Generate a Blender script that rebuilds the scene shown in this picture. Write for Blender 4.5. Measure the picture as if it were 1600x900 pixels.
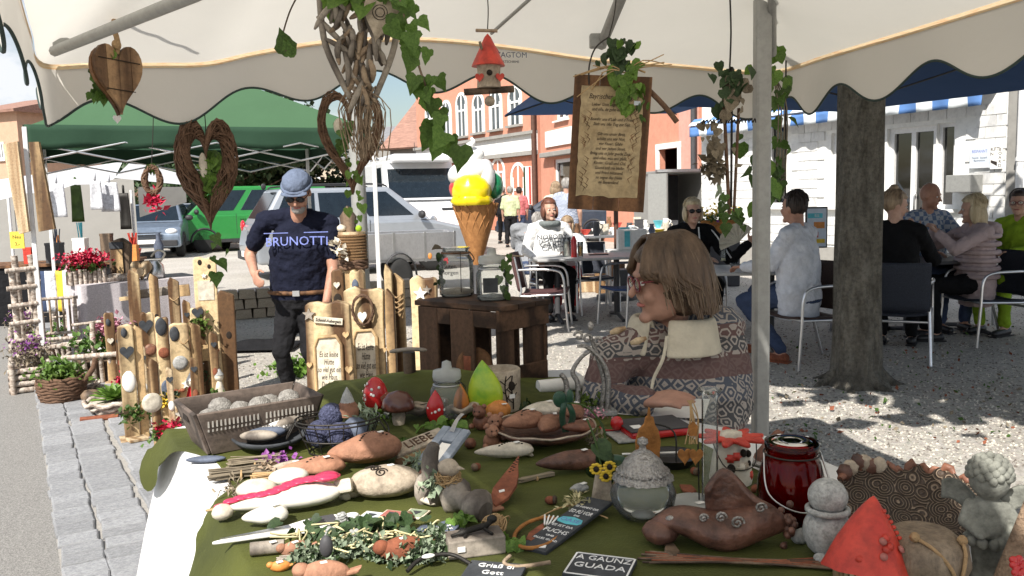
import bpy, math, random
from mathutils import Vector, Matrix, noise
random.seed(7)
R = math.radians; PI = math.pi
for o in list(bpy.data.objects): bpy.data.objects.remove(o)
SC = bpy.context.scene; COL = SC.collection
def V(*a): return Vector(a)
# ---------------------------------------------------------------- camera
F = 1331.0; CAMZ = 1.45; PITCH = R(6.2); ROLL = R(1.45)
_f = V(0, math.cos(PITCH), -math.sin(PITCH)); _r0 = V(1, 0, 0); _u0 = V(0, math.sin(PITCH), math.cos(PITCH))
_r = _r0*math.cos(ROLL) - _u0*math.sin(ROLL); _u = _r0*math.sin(ROLL) + _u0*math.cos(ROLL)
cd = bpy.data.cameras.new('camera'); cam = bpy.data.objects.new('camera', cd); COL.objects.link(cam)
cd.sensor_width = 36; cd.lens = 36*F/1600; cd.clip_start = .05; cd.clip_end = 3000
mw = Matrix.Identity(4)
for i in range(3): mw[i][0] = _r[i]; mw[i][1] = _u[i]; mw[i][2] = -_f[i]
mw[0][3], mw[1][3], mw[2][3] = 0, 0, CAMZ
cam.matrix_world = mw; SC.camera = cam
# ---------------------------------------------------------------- sky and sun
SUN_TO = V(.44, .92, -1.05).normalized()           # direction the sunlight travels
sun_el = math.asin(-SUN_TO.z); sun_az = math.atan2(-SUN_TO.x, -SUN_TO.y)
w = bpy.data.worlds.new('World'); SC.world = w; w.use_nodes = True
nt = w.node_tree; bg = nt.nodes['Background']; sky = nt.nodes.new('ShaderNodeTexSky'); sky.sky_type = 'NISHITA'
sky.sun_disc = False; sky.sun_elevation = sun_el; sky.sun_rotation = sun_az; sky.air_density = 1.2; sky.dust_density = 1.5
tc = nt.nodes.new('ShaderNodeTexCoord'); mp = nt.nodes.new('ShaderNodeMapping'); mp.inputs['Scale'].default_value = (1, 1, 2.2)
nz = nt.nodes.new('ShaderNodeTexNoise'); nz.inputs['Scale'].default_value = 3.1; nz.inputs['Detail'].default_value = 8; nz.inputs['Roughness'].default_value = .62
rp = nt.nodes.new('ShaderNodeValToRGB'); rp.color_ramp.elements[0].position = .46; rp.color_ramp.elements[1].position = .60
mx = nt.nodes.new('ShaderNodeMixRGB'); mx.inputs[2].default_value = (7.4, 7.6, 8.0, 1)
nt.links.new(tc.outputs['Generated'], mp.inputs[0]); nt.links.new(mp.outputs[0], nz.inputs['Vector']); nt.links.new(nz.outputs[0], rp.inputs[0])
nt.links.new(rp.outputs[0], mx.inputs[0]); nt.links.new(sky.outputs[0], mx.inputs[1]); nt.links.new(mx.outputs[0], bg.inputs[0])
bg.inputs[1].default_value = .085
sl = bpy.data.lights.new('sun', 'SUN'); so = bpy.data.objects.new('sun', sl); COL.objects.link(so)
sl.energy = 5.0; sl.angle = R(.53); sl.color = (1, .95, .87); so.rotation_euler = SUN_TO.to_track_quat('-Z', 'Y').to_euler()
SC.view_settings.view_transform = 'Standard'; SC.view_settings.look = 'None'; SC.view_settings.gamma = 1
SC.view_settings.use_curve_mapping = False; SC.view_settings.exposure = .6
SC.render.resolution_x = 1024; SC.render.resolution_y = 576
SC.render.engine = 'CYCLES'
SC.cycles.max_bounces = 8; SC.cycles.transparent_max_bounces = 10; SC.cycles.caustics_reflective = False; SC.cycles.caustics_refractive = False
# ---------------------------------------------------------------- pixels of the photograph to places
def ray(px, py): return _f + _r*((px-800)/F) - _u*((py-450)/F)
def P(px, py, Y): d = ray(px, py); return V(0, 0, CAMZ) + d*(Y/d.y)
def G(px, py, z=0.0): d = ray(px, py); return V(0, 0, CAMZ) + d*((z-CAMZ)/d.z)
# ---------------------------------------------------------------- materials
MATS = {}
def nodes(name):
    m = bpy.data.materials.new(name); m.use_nodes = True; t = m.node_tree
    b = t.nodes['Principled BSDF']; return m, t, b
def setin(b, k, v):
    if k in b.inputs: b.inputs[k].default_value = v
def c4(c): return (c[0], c[1], c[2], 1)
def mat(name, col, rough=.7, col2=None, var=.18, scale=8., stretch=(1, 1, 1), bump=.15, bscale=None, metal=0., rand=0., ramp=None, wave=None,
        trans=0., ior=1.45, alpha=1., coat=0., sheen=0., transl=0., detail=5., coord='Object', bdist=.01, spec=None, grime=None):
    if name in MATS: return MATS[name]
    if grime is None: grime = .32 if any(q in name for q in ('clay', 'terra', 'stone', 'hat_', 'wood', 'crate', 'bark', 'board', 'trough', 'birch', 'cement', 'pot', 'drift', 'slate', 'rust', 'flamed', 'poem', 'parch', 'sett')) else .0 if transl or coat else .08
    m, t, b = nodes(name); L = t.links; N = t.nodes
    tc = N.new('ShaderNodeTexCoord'); mp = N.new('ShaderNodeMapping'); mp.inputs['Scale'].default_value = stretch; L.new(tc.outputs[coord], mp.inputs[0])
    n1 = N.new('ShaderNodeTexNoise'); n1.inputs['Scale'].default_value = scale; n1.inputs['Detail'].default_value = detail; n1.inputs['Roughness'].default_value = .6
    if rand:
        oi = N.new('ShaderNodeObjectInfo'); vm = N.new('ShaderNodeVectorMath'); vm.operation = 'ADD'; mu = N.new('ShaderNodeMath'); mu.operation = 'MULTIPLY'; mu.inputs[1].default_value = 37.
        L.new(oi.outputs['Random'], mu.inputs[0]); L.new(mp.outputs[0], vm.inputs[0]); L.new(mu.outputs[0], vm.inputs[1]); vec = vm.outputs[0]
    else: vec = mp.outputs[0]
    L.new(vec, n1.inputs['Vector']); fac = n1.outputs[0]
    if wave:
        wv = N.new('ShaderNodeTexWave'); wv.inputs['Scale'].default_value = wave[0]; wv.inputs['Distortion'].default_value = wave[1]; wv.inputs['Detail'].default_value = 3; wv.inputs['Detail Scale'].default_value = 1.5
        wv.bands_direction = wave[2]; L.new(vec, wv.inputs['Vector'])
        av = N.new('ShaderNodeMath'); av.operation = 'MULTIPLY_ADD'; av.inputs[1].default_value = wave[3]; L.new(wv.outputs['Fac'], av.inputs[0])
        a2 = N.new('ShaderNodeMath'); a2.operation = 'MULTIPLY'; a2.inputs[1].default_value = 1-wave[3]; L.new(fac, a2.inputs[0]); L.new(a2.outputs[0], av.inputs[2]); fac = av.outputs[0]
    cr = N.new('ShaderNodeValToRGB'); L.new(fac, cr.inputs[0]); e = cr.color_ramp.elements
    if ramp:
        e[0].position, e[0].color = ramp[0][0], c4(ramp[0][1]); e[1].position, e[1].color = ramp[-1][0], c4(ramp[-1][1])
        for p, c in ramp[1:-1]: q = e.new(p); q.color = c4(c)
    else:
        lo = [x*(1-var) for x in col]; hi = col2 or [min(1, x*(1+var)) for x in col]
        e[0].position = .3; e[0].color = c4(lo); e[1].position = .7; e[1].color = c4(hi)
    out = cr.outputs[0]
    if rand:
        hs = N.new('ShaderNodeHueSaturation'); mr = N.new('ShaderNodeMapRange'); mr.inputs[3].default_value = 1-rand; mr.inputs[4].default_value = 1+rand
        L.new(oi.outputs['Random'], mr.inputs[0]); L.new(mr.outputs[0], hs.inputs['Value']); L.new(out, hs.inputs['Color']); out = hs.outputs[0]
    if grime:
        n4 = N.new('ShaderNodeTexNoise'); n4.inputs['Scale'].default_value = scale*2.7; n4.inputs['Detail'].default_value = 9; n4.inputs['Roughness'].default_value = .7; L.new(tc.outputs[coord], n4.inputs['Vector'])
        r4 = N.new('ShaderNodeMapRange'); r4.inputs[1].default_value = .36; r4.inputs[2].default_value = .56; r4.inputs[3].default_value = 1-grime; r4.inputs[4].default_value = 1.04; L.new(n4.outputs[0], r4.inputs[0])
        vv = N.new('ShaderNodeVectorMath'); vv.operation = 'SCALE'; L.new(out, vv.inputs[0]); L.new(r4.outputs[0], vv.inputs['Scale']); out = vv.outputs[0]
    L.new(out, b.inputs['Base Color'])
    setin(b, 'Roughness', rough); setin(b, 'Metallic', metal); setin(b, 'Transmission Weight', trans); setin(b, 'IOR', ior); setin(b, 'Alpha', alpha)
    setin(b, 'Coat Weight', coat); setin(b, 'Sheen Weight', sheen)
    if spec is not None: setin(b, 'Specular IOR Level', spec)
    if bump:
        n2 = N.new('ShaderNodeTexNoise'); n2.inputs['Scale'].default_value = bscale or scale*4; n2.inputs['Detail'].default_value = 6; L.new(vec, n2.inputs['Vector'])
        bp = N.new('ShaderNodeBump'); bp.inputs['Strength'].default_value = bump; bp.inputs['Distance'].default_value = bdist; L.new(n2.outputs[0], bp.inputs['Height']); L.new(bp.outputs[0], b.inputs['Normal'])
    if transl:
        tr = N.new('ShaderNodeBsdfTranslucent'); L.new(out, tr.inputs[0]); ms = N.new('ShaderNodeMixShader'); ms.inputs[0].default_value = transl
        L.new(b.outputs[0], ms.inputs[1]); L.new(tr.outputs[0], ms.inputs[2]); L.new(ms.outputs[0], N['Material Output'].inputs[0])
    MATS[name] = m; return m
def glassmat(name, col=(1, 1, 1), alpha=.25, rough=.03, milk=0.):
    """thin clear glass: a transparent sheet with glossy reflection"""
    if name in MATS: return MATS[name]
    m, t, b = nodes(name); L = t.links; N = t.nodes
    tr = N.new('ShaderNodeBsdfTransparent'); tr.inputs[0].default_value = c4(col); gl = N.new('ShaderNodeBsdfGlossy'); gl.inputs['Roughness'].default_value = rough
    fr = N.new('ShaderNodeLayerWeight'); fr.inputs[0].default_value = alpha; ms = N.new('ShaderNodeMixShader')
    df = N.new('ShaderNodeBsdfDiffuse'); df.inputs[0].default_value = c4(col); m0 = N.new('ShaderNodeMixShader'); m0.inputs[0].default_value = milk
    L.new(tr.outputs[0], m0.inputs[1]); L.new(df.outputs[0], m0.inputs[2]); L.new(fr.outputs['Fresnel'], ms.inputs[0]); L.new(m0.outputs[0], ms.inputs[1]); L.new(gl.outputs[0], ms.inputs[2]); L.new(ms.outputs[0], N['Material Output'].inputs[0])
    MATS[name] = m; return m
Wd = lambda d, l: [(.30, d), (.46, [a*.5+b*.5 for a, b in zip(d, l)]), (.66, l)]
def wood(name, dark, light, axis='Z', rough=.65, sc=1., rand=.1, bump=.35):
    st = {'Z': (1, 1, .07), 'X': (.07, 1, 1), 'Y': (1, .07, 1)}[axis]
    return mat(name, light, rough, scale=26*sc, stretch=st, ramp=Wd(dark, light), wave=(5*sc, 7, 'DIAGONAL', .45), bump=bump, bscale=60*sc, rand=rand, bdist=.004)
wood('flamed', (.10, .048, .018), (.68, .52, .30), sc=.5); wood('flamed2', (.10, .05, .02), (.54, .37, .19), sc=.5); wood('pale_wood', (.30, .19, .10), (.58, .45, .29))
wood('crate', (.035, .018, .010), (.115, .062, .036), rough=.8); wood('crate_x', (.035, .018, .010), (.115, .062, .036), 'X', rough=.8); wood('crate_y', (.035, .018, .010), (.115, .062, .036), 'Y', rough=.8)
wood('board_brown', (.075, .034, .014), (.20, .098, .045), rough=.75); wood('grey_wood', (.12, .10, .085), (.32, .28, .235)); wood('grey_wood_x', (.12, .10, .085), (.32, .28, .235), 'X')
wood('heart_wood', (.11, .055, .025), (.36, .22, .115), sc=.8); wood('bark', (.05, .032, .02), (.19, .13, .085), bump=.8); wood('trough', (.055, .042, .035), (.15, .115, .095), 'X')
mat('birch', (.5, .44, .38), .8, ramp=[(.3, (.07, .045, .03)), (.42, (.33, .26, .21)), (.6, (.62, .55, .48)), (.8, (.70, .64, .58))], scale=16, stretch=(1, 1, 3), bump=.5, rand=.12)
mat('birch_x', (.5, .44, .38), .8, ramp=[(.3, (.07, .045, .03)), (.42, (.33, .26, .21)), (.6, (.62, .55, .48)), (.8, (.70, .64, .58))], scale=16, stretch=(3, 1, 1), bump=.5, rand=.12)
mat('twig', (.085, .045, .025), .9, col2=(.19, .11, .07), scale=30, bump=.5, rand=.2); mat('twig_light', (.22, .15, .10), .9, col2=(.40, .31, .22), scale=30, bump=.5, rand=.15)
mat('raffia', (.42, .28, .14), .8, scale=40, rand=.1); mat('rope', (.38, .25, .13), .9, scale=60, bump=.6); mat('jute', (.26, .15, .07), .95, scale=80, stretch=(1, 1, 8), bump=.8, var=.35)
mat('steel', (.55, .55, .55), .32, metal=1, var=.06, bump=.03); mat('alu', (.72, .72, .73), .33, metal=1, var=.05, bump=.03); mat('tent_pole', (.33, .33, .315), .5, metal=.3, var=.08, scale=20, bump=.05)
mat('iron', (.03, .028, .026), .55, metal=.6, scale=30); mat('white_metal', (.78, .78, .78), .4, var=.05, bump=.02); mat('wire', (.05, .045, .04), .5, metal=.7)
mat('rust', (.30, .12, .03), .9, col2=(.46, .20, .055), scale=20, bump=.4); mat('rust_red', (.20, .06, .03), .85, col2=(.30, .10, .05), scale=20)
mat('terracotta', (.29, .135, .08), .8, col2=(.43, .22, .14), scale=9, bump=.5, bscale=60, rand=.12); mat('terracotta_dark', (.15, .062, .04), .55, col2=(.32, .14, .085), scale=14, bump=.35)
mat('clay_brown', (.07, .035, .028), .45, col2=(.22, .105, .072), scale=16, var=.4, bump=.45); mat('cream_clay', (.62, .55, .44), .55, col2=(.74, .68, .57), scale=10, bump=.15)
mat('cream_glaze', (.72, .69, .60), .3, col2=(.80, .78, .70), scale=8, bump=.1, coat=.2); mat('stone_tan', (.36, .29, .22), .8, col2=(.54, .46, .36), scale=20, bump=.3)
mat('hole', (.02, .014, .01), .95, bump=0); mat('hat_red', (.55, .045, .03), .5, col2=(.66, .07, .04), scale=10, bump=.2); mat('red_gloss', (.50, .02, .025), .25, col2=(.60, .03, .03), coat=.3)
mat('white_paint', (.78, .77, .74), .6, var=.06); mat('black_plastic', (.02, .02, .022), .4); mat('dark_grey', (.06, .06, .065), .6); mat('slate', (.045, .05, .058), .7, scale=14, bump=.15)
mat('slate_blue', (.10, .12, .17), .7, scale=14); mat('paper', (.82, .81, .78), .7, var=.03, bump=0); mat('ink', (.03, .022, .018), .8, bump=0); mat('white_ink', (.78, .78, .77), .8, bump=0); mat('blue_ink', (.16, .20, .50), .7, bump=0, var=.3, scale=30)
mat('cyan_ink', (.12, .52, .60), .7, bump=0); mat('moss', (.06, .11, .015), .95, col2=(.14, .21, .035), scale=60, bump=.9); mat('grey_stone', (.30, .31, .30), .85, col2=(.50, .50, .49), scale=60, bump=.25)
mat('cement', (.15, .155, .135), .9, col2=(.26, .265, .235), scale=26, bump=.25); mat('leaf', (.045, .10, .018), .5, col2=(.11, .20, .04), scale=9, rand=.35, bump=.1, transl=.3)
mat('leaf_lit', (.07, .15, .025), .5, col2=(.14, .25, .05), scale=9, rand=.3, transl=.45); mat('leaf_bright', (.10, .21, .03), .5, col2=(.20, .34, .06), scale=9, rand=.25, transl=.3); mat('leaf_dark', (.02, .045, .015), .6, col2=(.05, .09, .03), scale=9, rand=.3, transl=.15)  # ivy strand green: brighter leaf copy with sunlight painted into the colour
mat('leaf_dry', (.16, .13, .09), .85, col2=(.30, .25, .18), scale=12, rand=.2); mat('leaf_silver', (.16, .22, .14), .7, col2=(.36, .43, .30), scale=30, rand=.2)
mat('flower_red', (.45, .01, .04), .5, col2=(.62, .03, .09), scale=30, rand=.2); mat('flower_pink', (.62, .22, .33), .6, col2=(.75, .40, .48), scale=30); mat('flower_yellow', (.70, .48, .04), .6, scale=30); mat('flower_purple', (.22, .06, .25), .6, scale=30)
mat('orange', (.62, .24, .06), .55, scale=20); mat('glaze_green', (.34, .48, .03), .35, scale=10, ramp=[(.3, (.08, .30, .03)), (.5, (.38, .52, .03)), (.75, (.50, .60, .05))], coat=.2)
glassmat('clear_glass', (.95, .97, .96), .22, milk=.10); glassmat('window_glass', (.10, .13, .13), .55, .02); glassmat('red_glass', (.55, .01, .02), .25)
mat('frosted', (.82, .85, .83), .6, trans=.6, bump=.1); mat('silver_clay', (.40, .38, .36), .3, metal=.85, scale=60, bump=.6, grime=.5)
# ---------------------------------------------------------------- mesh builder
class MB:
    def __init__(s): s.v = []; s.f = []; s.m = []; s.s = []; s.mi = 0
    def add(s, vs, fs, M=None, smooth=False):
        o = len(s.v)
        for v in vs: v = Vector(v); s.v.append(M @ v if M else v)
        for f in fs: s.f.append([i+o for i in f]); s.m.append(s.mi); s.s.append(smooth)
        return s
    def box(s, c, z, M=None, rz=0, ry=0, rx=0, tp=1.):
        h = [a/2 for a in z]; T = Matrix.Translation(Vector(c)) @ Matrix.Rotation(rz, 4, 'Z') @ Matrix.Rotation(ry, 4, 'Y') @ Matrix.Rotation(rx, 4, 'X')
        if M: T = M @ T
        vs = [(x*h[0]*(tp if k > 0 else 1), y*h[1]*(tp if k > 0 else 1), k*h[2]) for k in (-1, 1) for x, y in ((-1, -1), (1, -1), (1, 1), (-1, 1))]
        return s.add(vs, [(3, 2, 1, 0), (4, 5, 6, 7), (0, 1, 5, 4), (1, 2, 6, 5), (2, 3, 7, 6), (3, 0, 4, 7)], T)
    def tube(s, pts, r, n=8, M=None, cap=True, sq=1., closed=False, smooth=True, up=None):
        pts = [Vector(p) for p in pts]; k = len(pts); rr = r if isinstance(r, (list, tuple)) else [r]*k
        vs = []; fs = []; pt = None; nrm = None
        for i, p in enumerate(pts):
            a = pts[(i-1) % k] if (closed or i) else p; b = pts[(i+1) % k] if (closed or i < k-1) else p
            t = (b-a); t = t.normalized() if t.length > 1e-9 else V(0, 0, 1)
            if nrm is None:
                nrm = Vector(up) if up else (V(0, 0, 1) if abs(t.z) < .9 else V(1, 0, 0))
            nrm = nrm - t*nrm.dot(t); nrm = nrm.normalized() if nrm.length > 1e-6 else t.orthogonal().normalized()
            bn = t.cross(nrm)
            for j in range(n):
                q = 2*PI*j/n; vs.append(p + nrm*(math.cos(q)*rr[i]*sq) + bn*(math.sin(q)*rr[i]))
        seg = k if closed else k-1
        for i in range(seg):
            i2 = (i+1) % k
            for j in range(n): fs.append((i*n+j, i*n+(j+1) % n, i2*n+(j+1) % n, i2*n+j))
        s.add(vs, fs, M, smooth)
        if cap and not closed: s.add(vs[:n], [list(range(n))[::-1]], M); s.add(vs[-n:], [list(range(n))], M)
        return s
    def lathe(s, prof, n=24, c=(0, 0, 0), M=None, fn=None, smooth=True):
        vs = []; k = len(prof); c = Vector(c)
        for i, (r, z) in enumerate(prof):
            for j in range(n):
                a = 2*PI*j/n; q = fn(a, i/(k-1)) if fn else 1.; vs.append(c+V(r*q*math.cos(a), r*q*math.sin(a), z))
        fs = [(i*n+j, i*n+(j+1) % n, (i+1)*n+(j+1) % n, (i+1)*n+j) for i in range(k-1) for j in range(n)]
        s.add(vs, fs, M, smooth)
        if prof[0][0] > 1e-4: s.add(vs[:n], [list(range(n))[::-1]], M)
        if prof[-1][0] > 1e-4: s.add(vs[-n:], [list(range(n))], M)
        return s
    def ell(s, c, r, M=None, n=16, k=10, fn=None, rot=None):
        c = Vector(c); r = (r, r, r) if isinstance(r, (int, float)) else r; vs = []
        for i in range(k+1):
            t = PI*i/k
            for j in range(n):
                a = 2*PI*j/n; d = V(math.sin(t)*math.cos(a), math.sin(t)*math.sin(a), math.cos(t)); p = V(d.x*r[0], d.y*r[1], d.z*r[2])
                if fn: p = fn(p, d)
                if rot: p = rot @ p
                vs.append(c+p)
        fs = [(i*n+j, (i+1)*n+j, (i+1)*n+(j+1) % n, i*n+(j+1) % n) for i in range(k) for j in range(n)]
        return s.add(vs, fs, M, True)
    def prism(s, out, t, M=None, y0=None, smooth=False):
        """outline in the local xz plane, thickness along y"""
        y0 = -t/2 if y0 is None else y0; n = len(out); vs = [(x, y0, z) for x, z in out]+[(x, y0+t, z) for x, z in out]
        A = sum(out[i][0]*out[(i+1) % n][1]-out[(i+1) % n][0]*out[i][1] for i in range(n))
        fr = list(range(n)); bk = list(range(n, 2*n))[::-1]; sd = [(i, i+n, (i+1) % n+n, (i+1) % n) for i in range(n)]
        if A < 0: fr.reverse(); bk.reverse(); sd = [q[::-1] for q in sd]
        return s.add(vs, [fr, bk]+sd, M, smooth)
    def sheet(s, fn, nu, nv, M=None, smooth=True, closed=False):
        vs = [fn(i/nu, j/nv) for j in range(nv+1) for i in range(nu+1)]; w = nu+1
        return s.add(vs, [(j*w+i, j*w+i+1, (j+1)*w+i+1, (j+1)*w+i) for j in range(nv) for i in range(nu)], M, smooth)
    def cap(s, p0, p1, r0, r1, n=12, M=None):
        """capsule that tapers"""
        p0 = Vector(p0); p1 = Vector(p1); d = p1-p0; l = d.length; d = d.normalized() if l > 1e-6 else V(0, 0, 1); pts = []; rr = []
        for a in (1.0, .85, .6, .3): pts.append(p0-d*r0*math.sin(a*PI/2)); rr.append(max(1e-4, r0*math.cos(a*PI/2)))
        pts += [p0, p1]; rr += [r0, r1]
        for a in (.3, .6, .85, 1.0): pts.append(p1+d*r1*math.sin(a*PI/2)); rr.append(max(1e-4, r1*math.cos(a*PI/2)))
        return s.tube(pts, rr, n, M)
    def build(s, name, m, parent=None, loc=None, rot=None, bevel=0, sub=0, solid=0, remesh=0, smooth_it=0, seg=2):
        me = bpy.data.meshes.new(name); me.from_pydata([tuple(v) for v in s.v], [], s.f)
        ms = m if isinstance(m, (list, tuple)) else [m]
        for q in ms: me.materials.append(MATS[q] if isinstance(q, str) else q)
        me.polygons.foreach_set('material_index', s.m); me.polygons.foreach_set('use_smooth', s.s); me.update()
        o = bpy.data.objects.new(name, me); COL.objects.link(o)
        if parent: o.parent = parent
        if loc is not None: o.location = loc
        if rot is not None: o.rotation_euler = rot
        if remesh:
            q = o.modifiers.new('remesh', 'REMESH'); q.mode = 'VOXEL'; q.voxel_size = remesh; q.use_smooth_shade = True
            if smooth_it: q = o.modifiers.new('smooth', 'SMOOTH'); q.factor = .5; q.iterations = smooth_it
        if solid: q = o.modifiers.new('solid', 'SOLIDIFY'); q.thickness = solid; q.offset = 0
        if bevel: q = o.modifiers.new('bevel', 'BEVEL'); q.width = bevel; q.segments = seg; q.limit_method = 'ANGLE'; q.angle_limit = R(40)
        if sub: q = o.modifiers.new('sub', 'SUBSURF'); q.levels = sub; q.render_levels = sub
        return o
def tag(o, label, cat, group=None):
    o['label'] = label; o['category'] = cat
    if group: o['group'] = group
    return o
def thing(name, label, cat, loc=(0, 0, 0), rz=0, group=None, rot=None):
    o = bpy.data.objects.new(name, None); COL.objects.link(o); o.location = loc; o.rotation_euler = rot or (0, 0, rz); o.empty_display_size = .1
    return tag(o, label, cat, group)
def solo(name, mb, m, label, cat, loc=(0, 0, 0), rz=0, group=None, rot=None, **k):
    return tag(mb.build(name, m, None, loc, rot or (0, 0, rz), **k), label, cat, group)
def struct(name, mb, m, kind='structure', **k):
    o = mb.build(name, m, **k); o['kind'] = kind; return o
def inst(src, parent, loc, rot=(0, 0, 0), sc=1., name=None):
    c = src.copy(); COL.objects.link(c); c.parent = parent; c.location = loc; c.rotation_euler = rot; c.scale = (sc,)*3 if isinstance(sc, (int, float)) else sc
    return c
def copy_tree(o, parent=None):
    c = o.copy(); COL.objects.link(c); c.parent = parent
    for ch in list(o.children): copy_tree(ch, c)
    return c
def mesh_part(name, me, parent, loc=(0, 0, 0), rot=(0, 0, 0), sc=1.):
    o = bpy.data.objects.new(name, me); COL.objects.link(o); o.parent = parent; o.location = loc; o.rotation_euler = rot; o.scale = (sc,)*3 if isinstance(sc, (int, float)) else sc
    return o
def meshdata(name, mb, m):
    o = mb.build(name, m); me = o.data; bpy.data.objects.remove(o); return me
def text(name, body, size, m, parent, loc, rot=(PI/2, 0, 0), ext=.0006, align='CENTER', shear=0., sx=1., space=1., fit=None, bend=0.):
    cu = bpy.data.curves.new(name, 'FONT'); cu.body = body; cu.size = size; cu.extrude = ext; cu.align_x = align; cu.align_y = 'CENTER'; cu.shear = shear; cu.resolution_u = 2; cu.space_line = space
    t = bpy.data.objects.new('tmp', cu); COL.objects.link(t); bpy.context.view_layer.update()
    me = bpy.data.meshes.new_from_object(t.evaluated_get(bpy.context.evaluated_depsgraph_get())); bpy.data.objects.remove(t)
    me.materials.clear(); me.materials.append(MATS[m]); o = bpy.data.objects.new(name, me); COL.objects.link(o)
    for v in me.vertices: v.co.z -= bend*v.co.x**2
    if fit: xs = [v.co.x for v in me.vertices]; sx = min(1., fit/max(1e-4, max(xs)-min(xs)))
    if parent: o.parent = parent
    o.location = loc; o.rotation_euler = rot; o.scale = (sx, 1, 1); return o
def blob(r, seed=0, amp=.12, fq=3.):
    def fn(p, d): return p*(1+amp*noise.noise(d*fq+V(seed, seed*1.7, 3)))
    return fn
def bez(pts, n=8):
    """smooth line through points"""
    pts = [Vector(p) for p in pts]; out = []
    for i in range(len(pts)-1):
        a = pts[max(0, i-1)]; b = pts[i]; c = pts[i+1]; d = pts[min(len(pts)-1, i+2)]
        for k in range(n):
            t = k/n; out.append(.5*((2*b)+(c-a)*t+(2*a-5*b+4*c-d)*t*t+(3*b-a-3*c+d)*t**3))
    out.append(pts[-1]); return out
def heart(w, h, n=40):
    o = []
    for i in range(n):
        t = 2*PI*i/n; x = 16*math.sin(t)**3; z = 13*math.cos(t)-5*math.cos(2*t)-2*math.cos(3*t)-math.cos(4*t); o.append((x/32*w, (z+2.5)/29*h))
    return o
# leaves: one mesh for each kind, shared by every leaf object
def leafmesh(name, m, kind):
    if kind == 'ivy': out = [(0, 0), (.2, -.1), (.40, -.02), (.50, .22), (.36, .38), (.30, .55), (.13, .76), (0, 1), (-.13, .76), (-.30, .55), (-.36, .38), (-.50, .22), (-.40, -.02), (-.2, -.1)]
    elif kind == 'heart': out = [(0, 0), (.25, -.12), (.48, .08), (.46, .42), (.22, .78), (0, 1), (-.22, .78), (-.46, .42), (-.48, .08), (-.25, -.12)]
    else: out = [(0, 0), (.13, .2), (.18, .5), (.1, .82), (0, 1), (-.1, .82), (-.18, .5), (-.13, .2)]
    mb = MB(); h = len(out)//2; mid = [(0, .0), (0, .35), (0, .7), (0, 1)]
    vs = [V(x, y, .30*abs(x)-.26*y*y+.05*math.sin(9*y+5*x)) for x, y in out]; n = len(out); vs.append(V(0, .4, -.05)); c = n
    mb.add(vs, [(i, (i+1) % n, c) for i in range(n)], None, True); return meshdata(name, mb, m)
LEAF = {k: leafmesh('leaf_'+k, m, s) for k, m, s in (('ivy', 'leaf', 'ivy'), ('ivy_lit', 'leaf_lit', 'ivy'), ('heart', 'leaf', 'heart'), ('bright', 'leaf_bright', 'heart'), ('long', 'leaf_bright', 'long'), ('dark', 'leaf_dark', 'heart'), ('dry', 'leaf_dry', 'heart'), ('silver', 'leaf_silver', 'long'), ('darklong', 'leaf', 'long'))}
def leaves(parent, pts, size, kind, spread=.02, face=V(0, -1, .2), rnd=.7, name='leaf'):
    for p in pts:
        p = Vector(p)+V(random.gauss(0, spread), random.gauss(0, spread), random.gauss(0, spread)); nrm = (face.normalized()+V(random.uniform(-rnd, rnd), random.uniform(-rnd, rnd), random.uniform(-rnd, rnd))).normalized()
        dn = V(random.uniform(-.7, .7), random.uniform(-.3, .3), -1); y = (dn-nrm*dn.dot(nrm)).normalized(); x = y.cross(nrm)
        Mx = Matrix((x, y, nrm)).transposed(); mesh_part(name, LEAF[kind], parent, p, Mx.to_euler(), size*random.uniform(.5, 1.3))
def leafmass(mb, pts, size, spread, kind='heart'):
    """many small leaves joined in one mesh"""
    for p in pts:
        c = Vector(p)+V(random.gauss(0, spread), random.gauss(0, spread), random.gauss(0, spread)); s = size*random.uniform(.6, 1.3)
        Mx = Matrix.Translation(c) @ Matrix.Rotation(random.uniform(0, 6.3), 4, 'Z') @ Matrix.Rotation(random.uniform(-1.2, 1.2), 4, 'X') @ Matrix.Rotation(random.uniform(-1, 1), 4, 'Y')
        w = .36 if kind == 'heart' else .16
        mb.add([(0, 0, 0), (w*s, .4*s, .08*s), (0, s, 0), (-w*s, .4*s, .08*s)], [(0, 1, 2), (0, 2, 3)], Mx)
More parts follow.
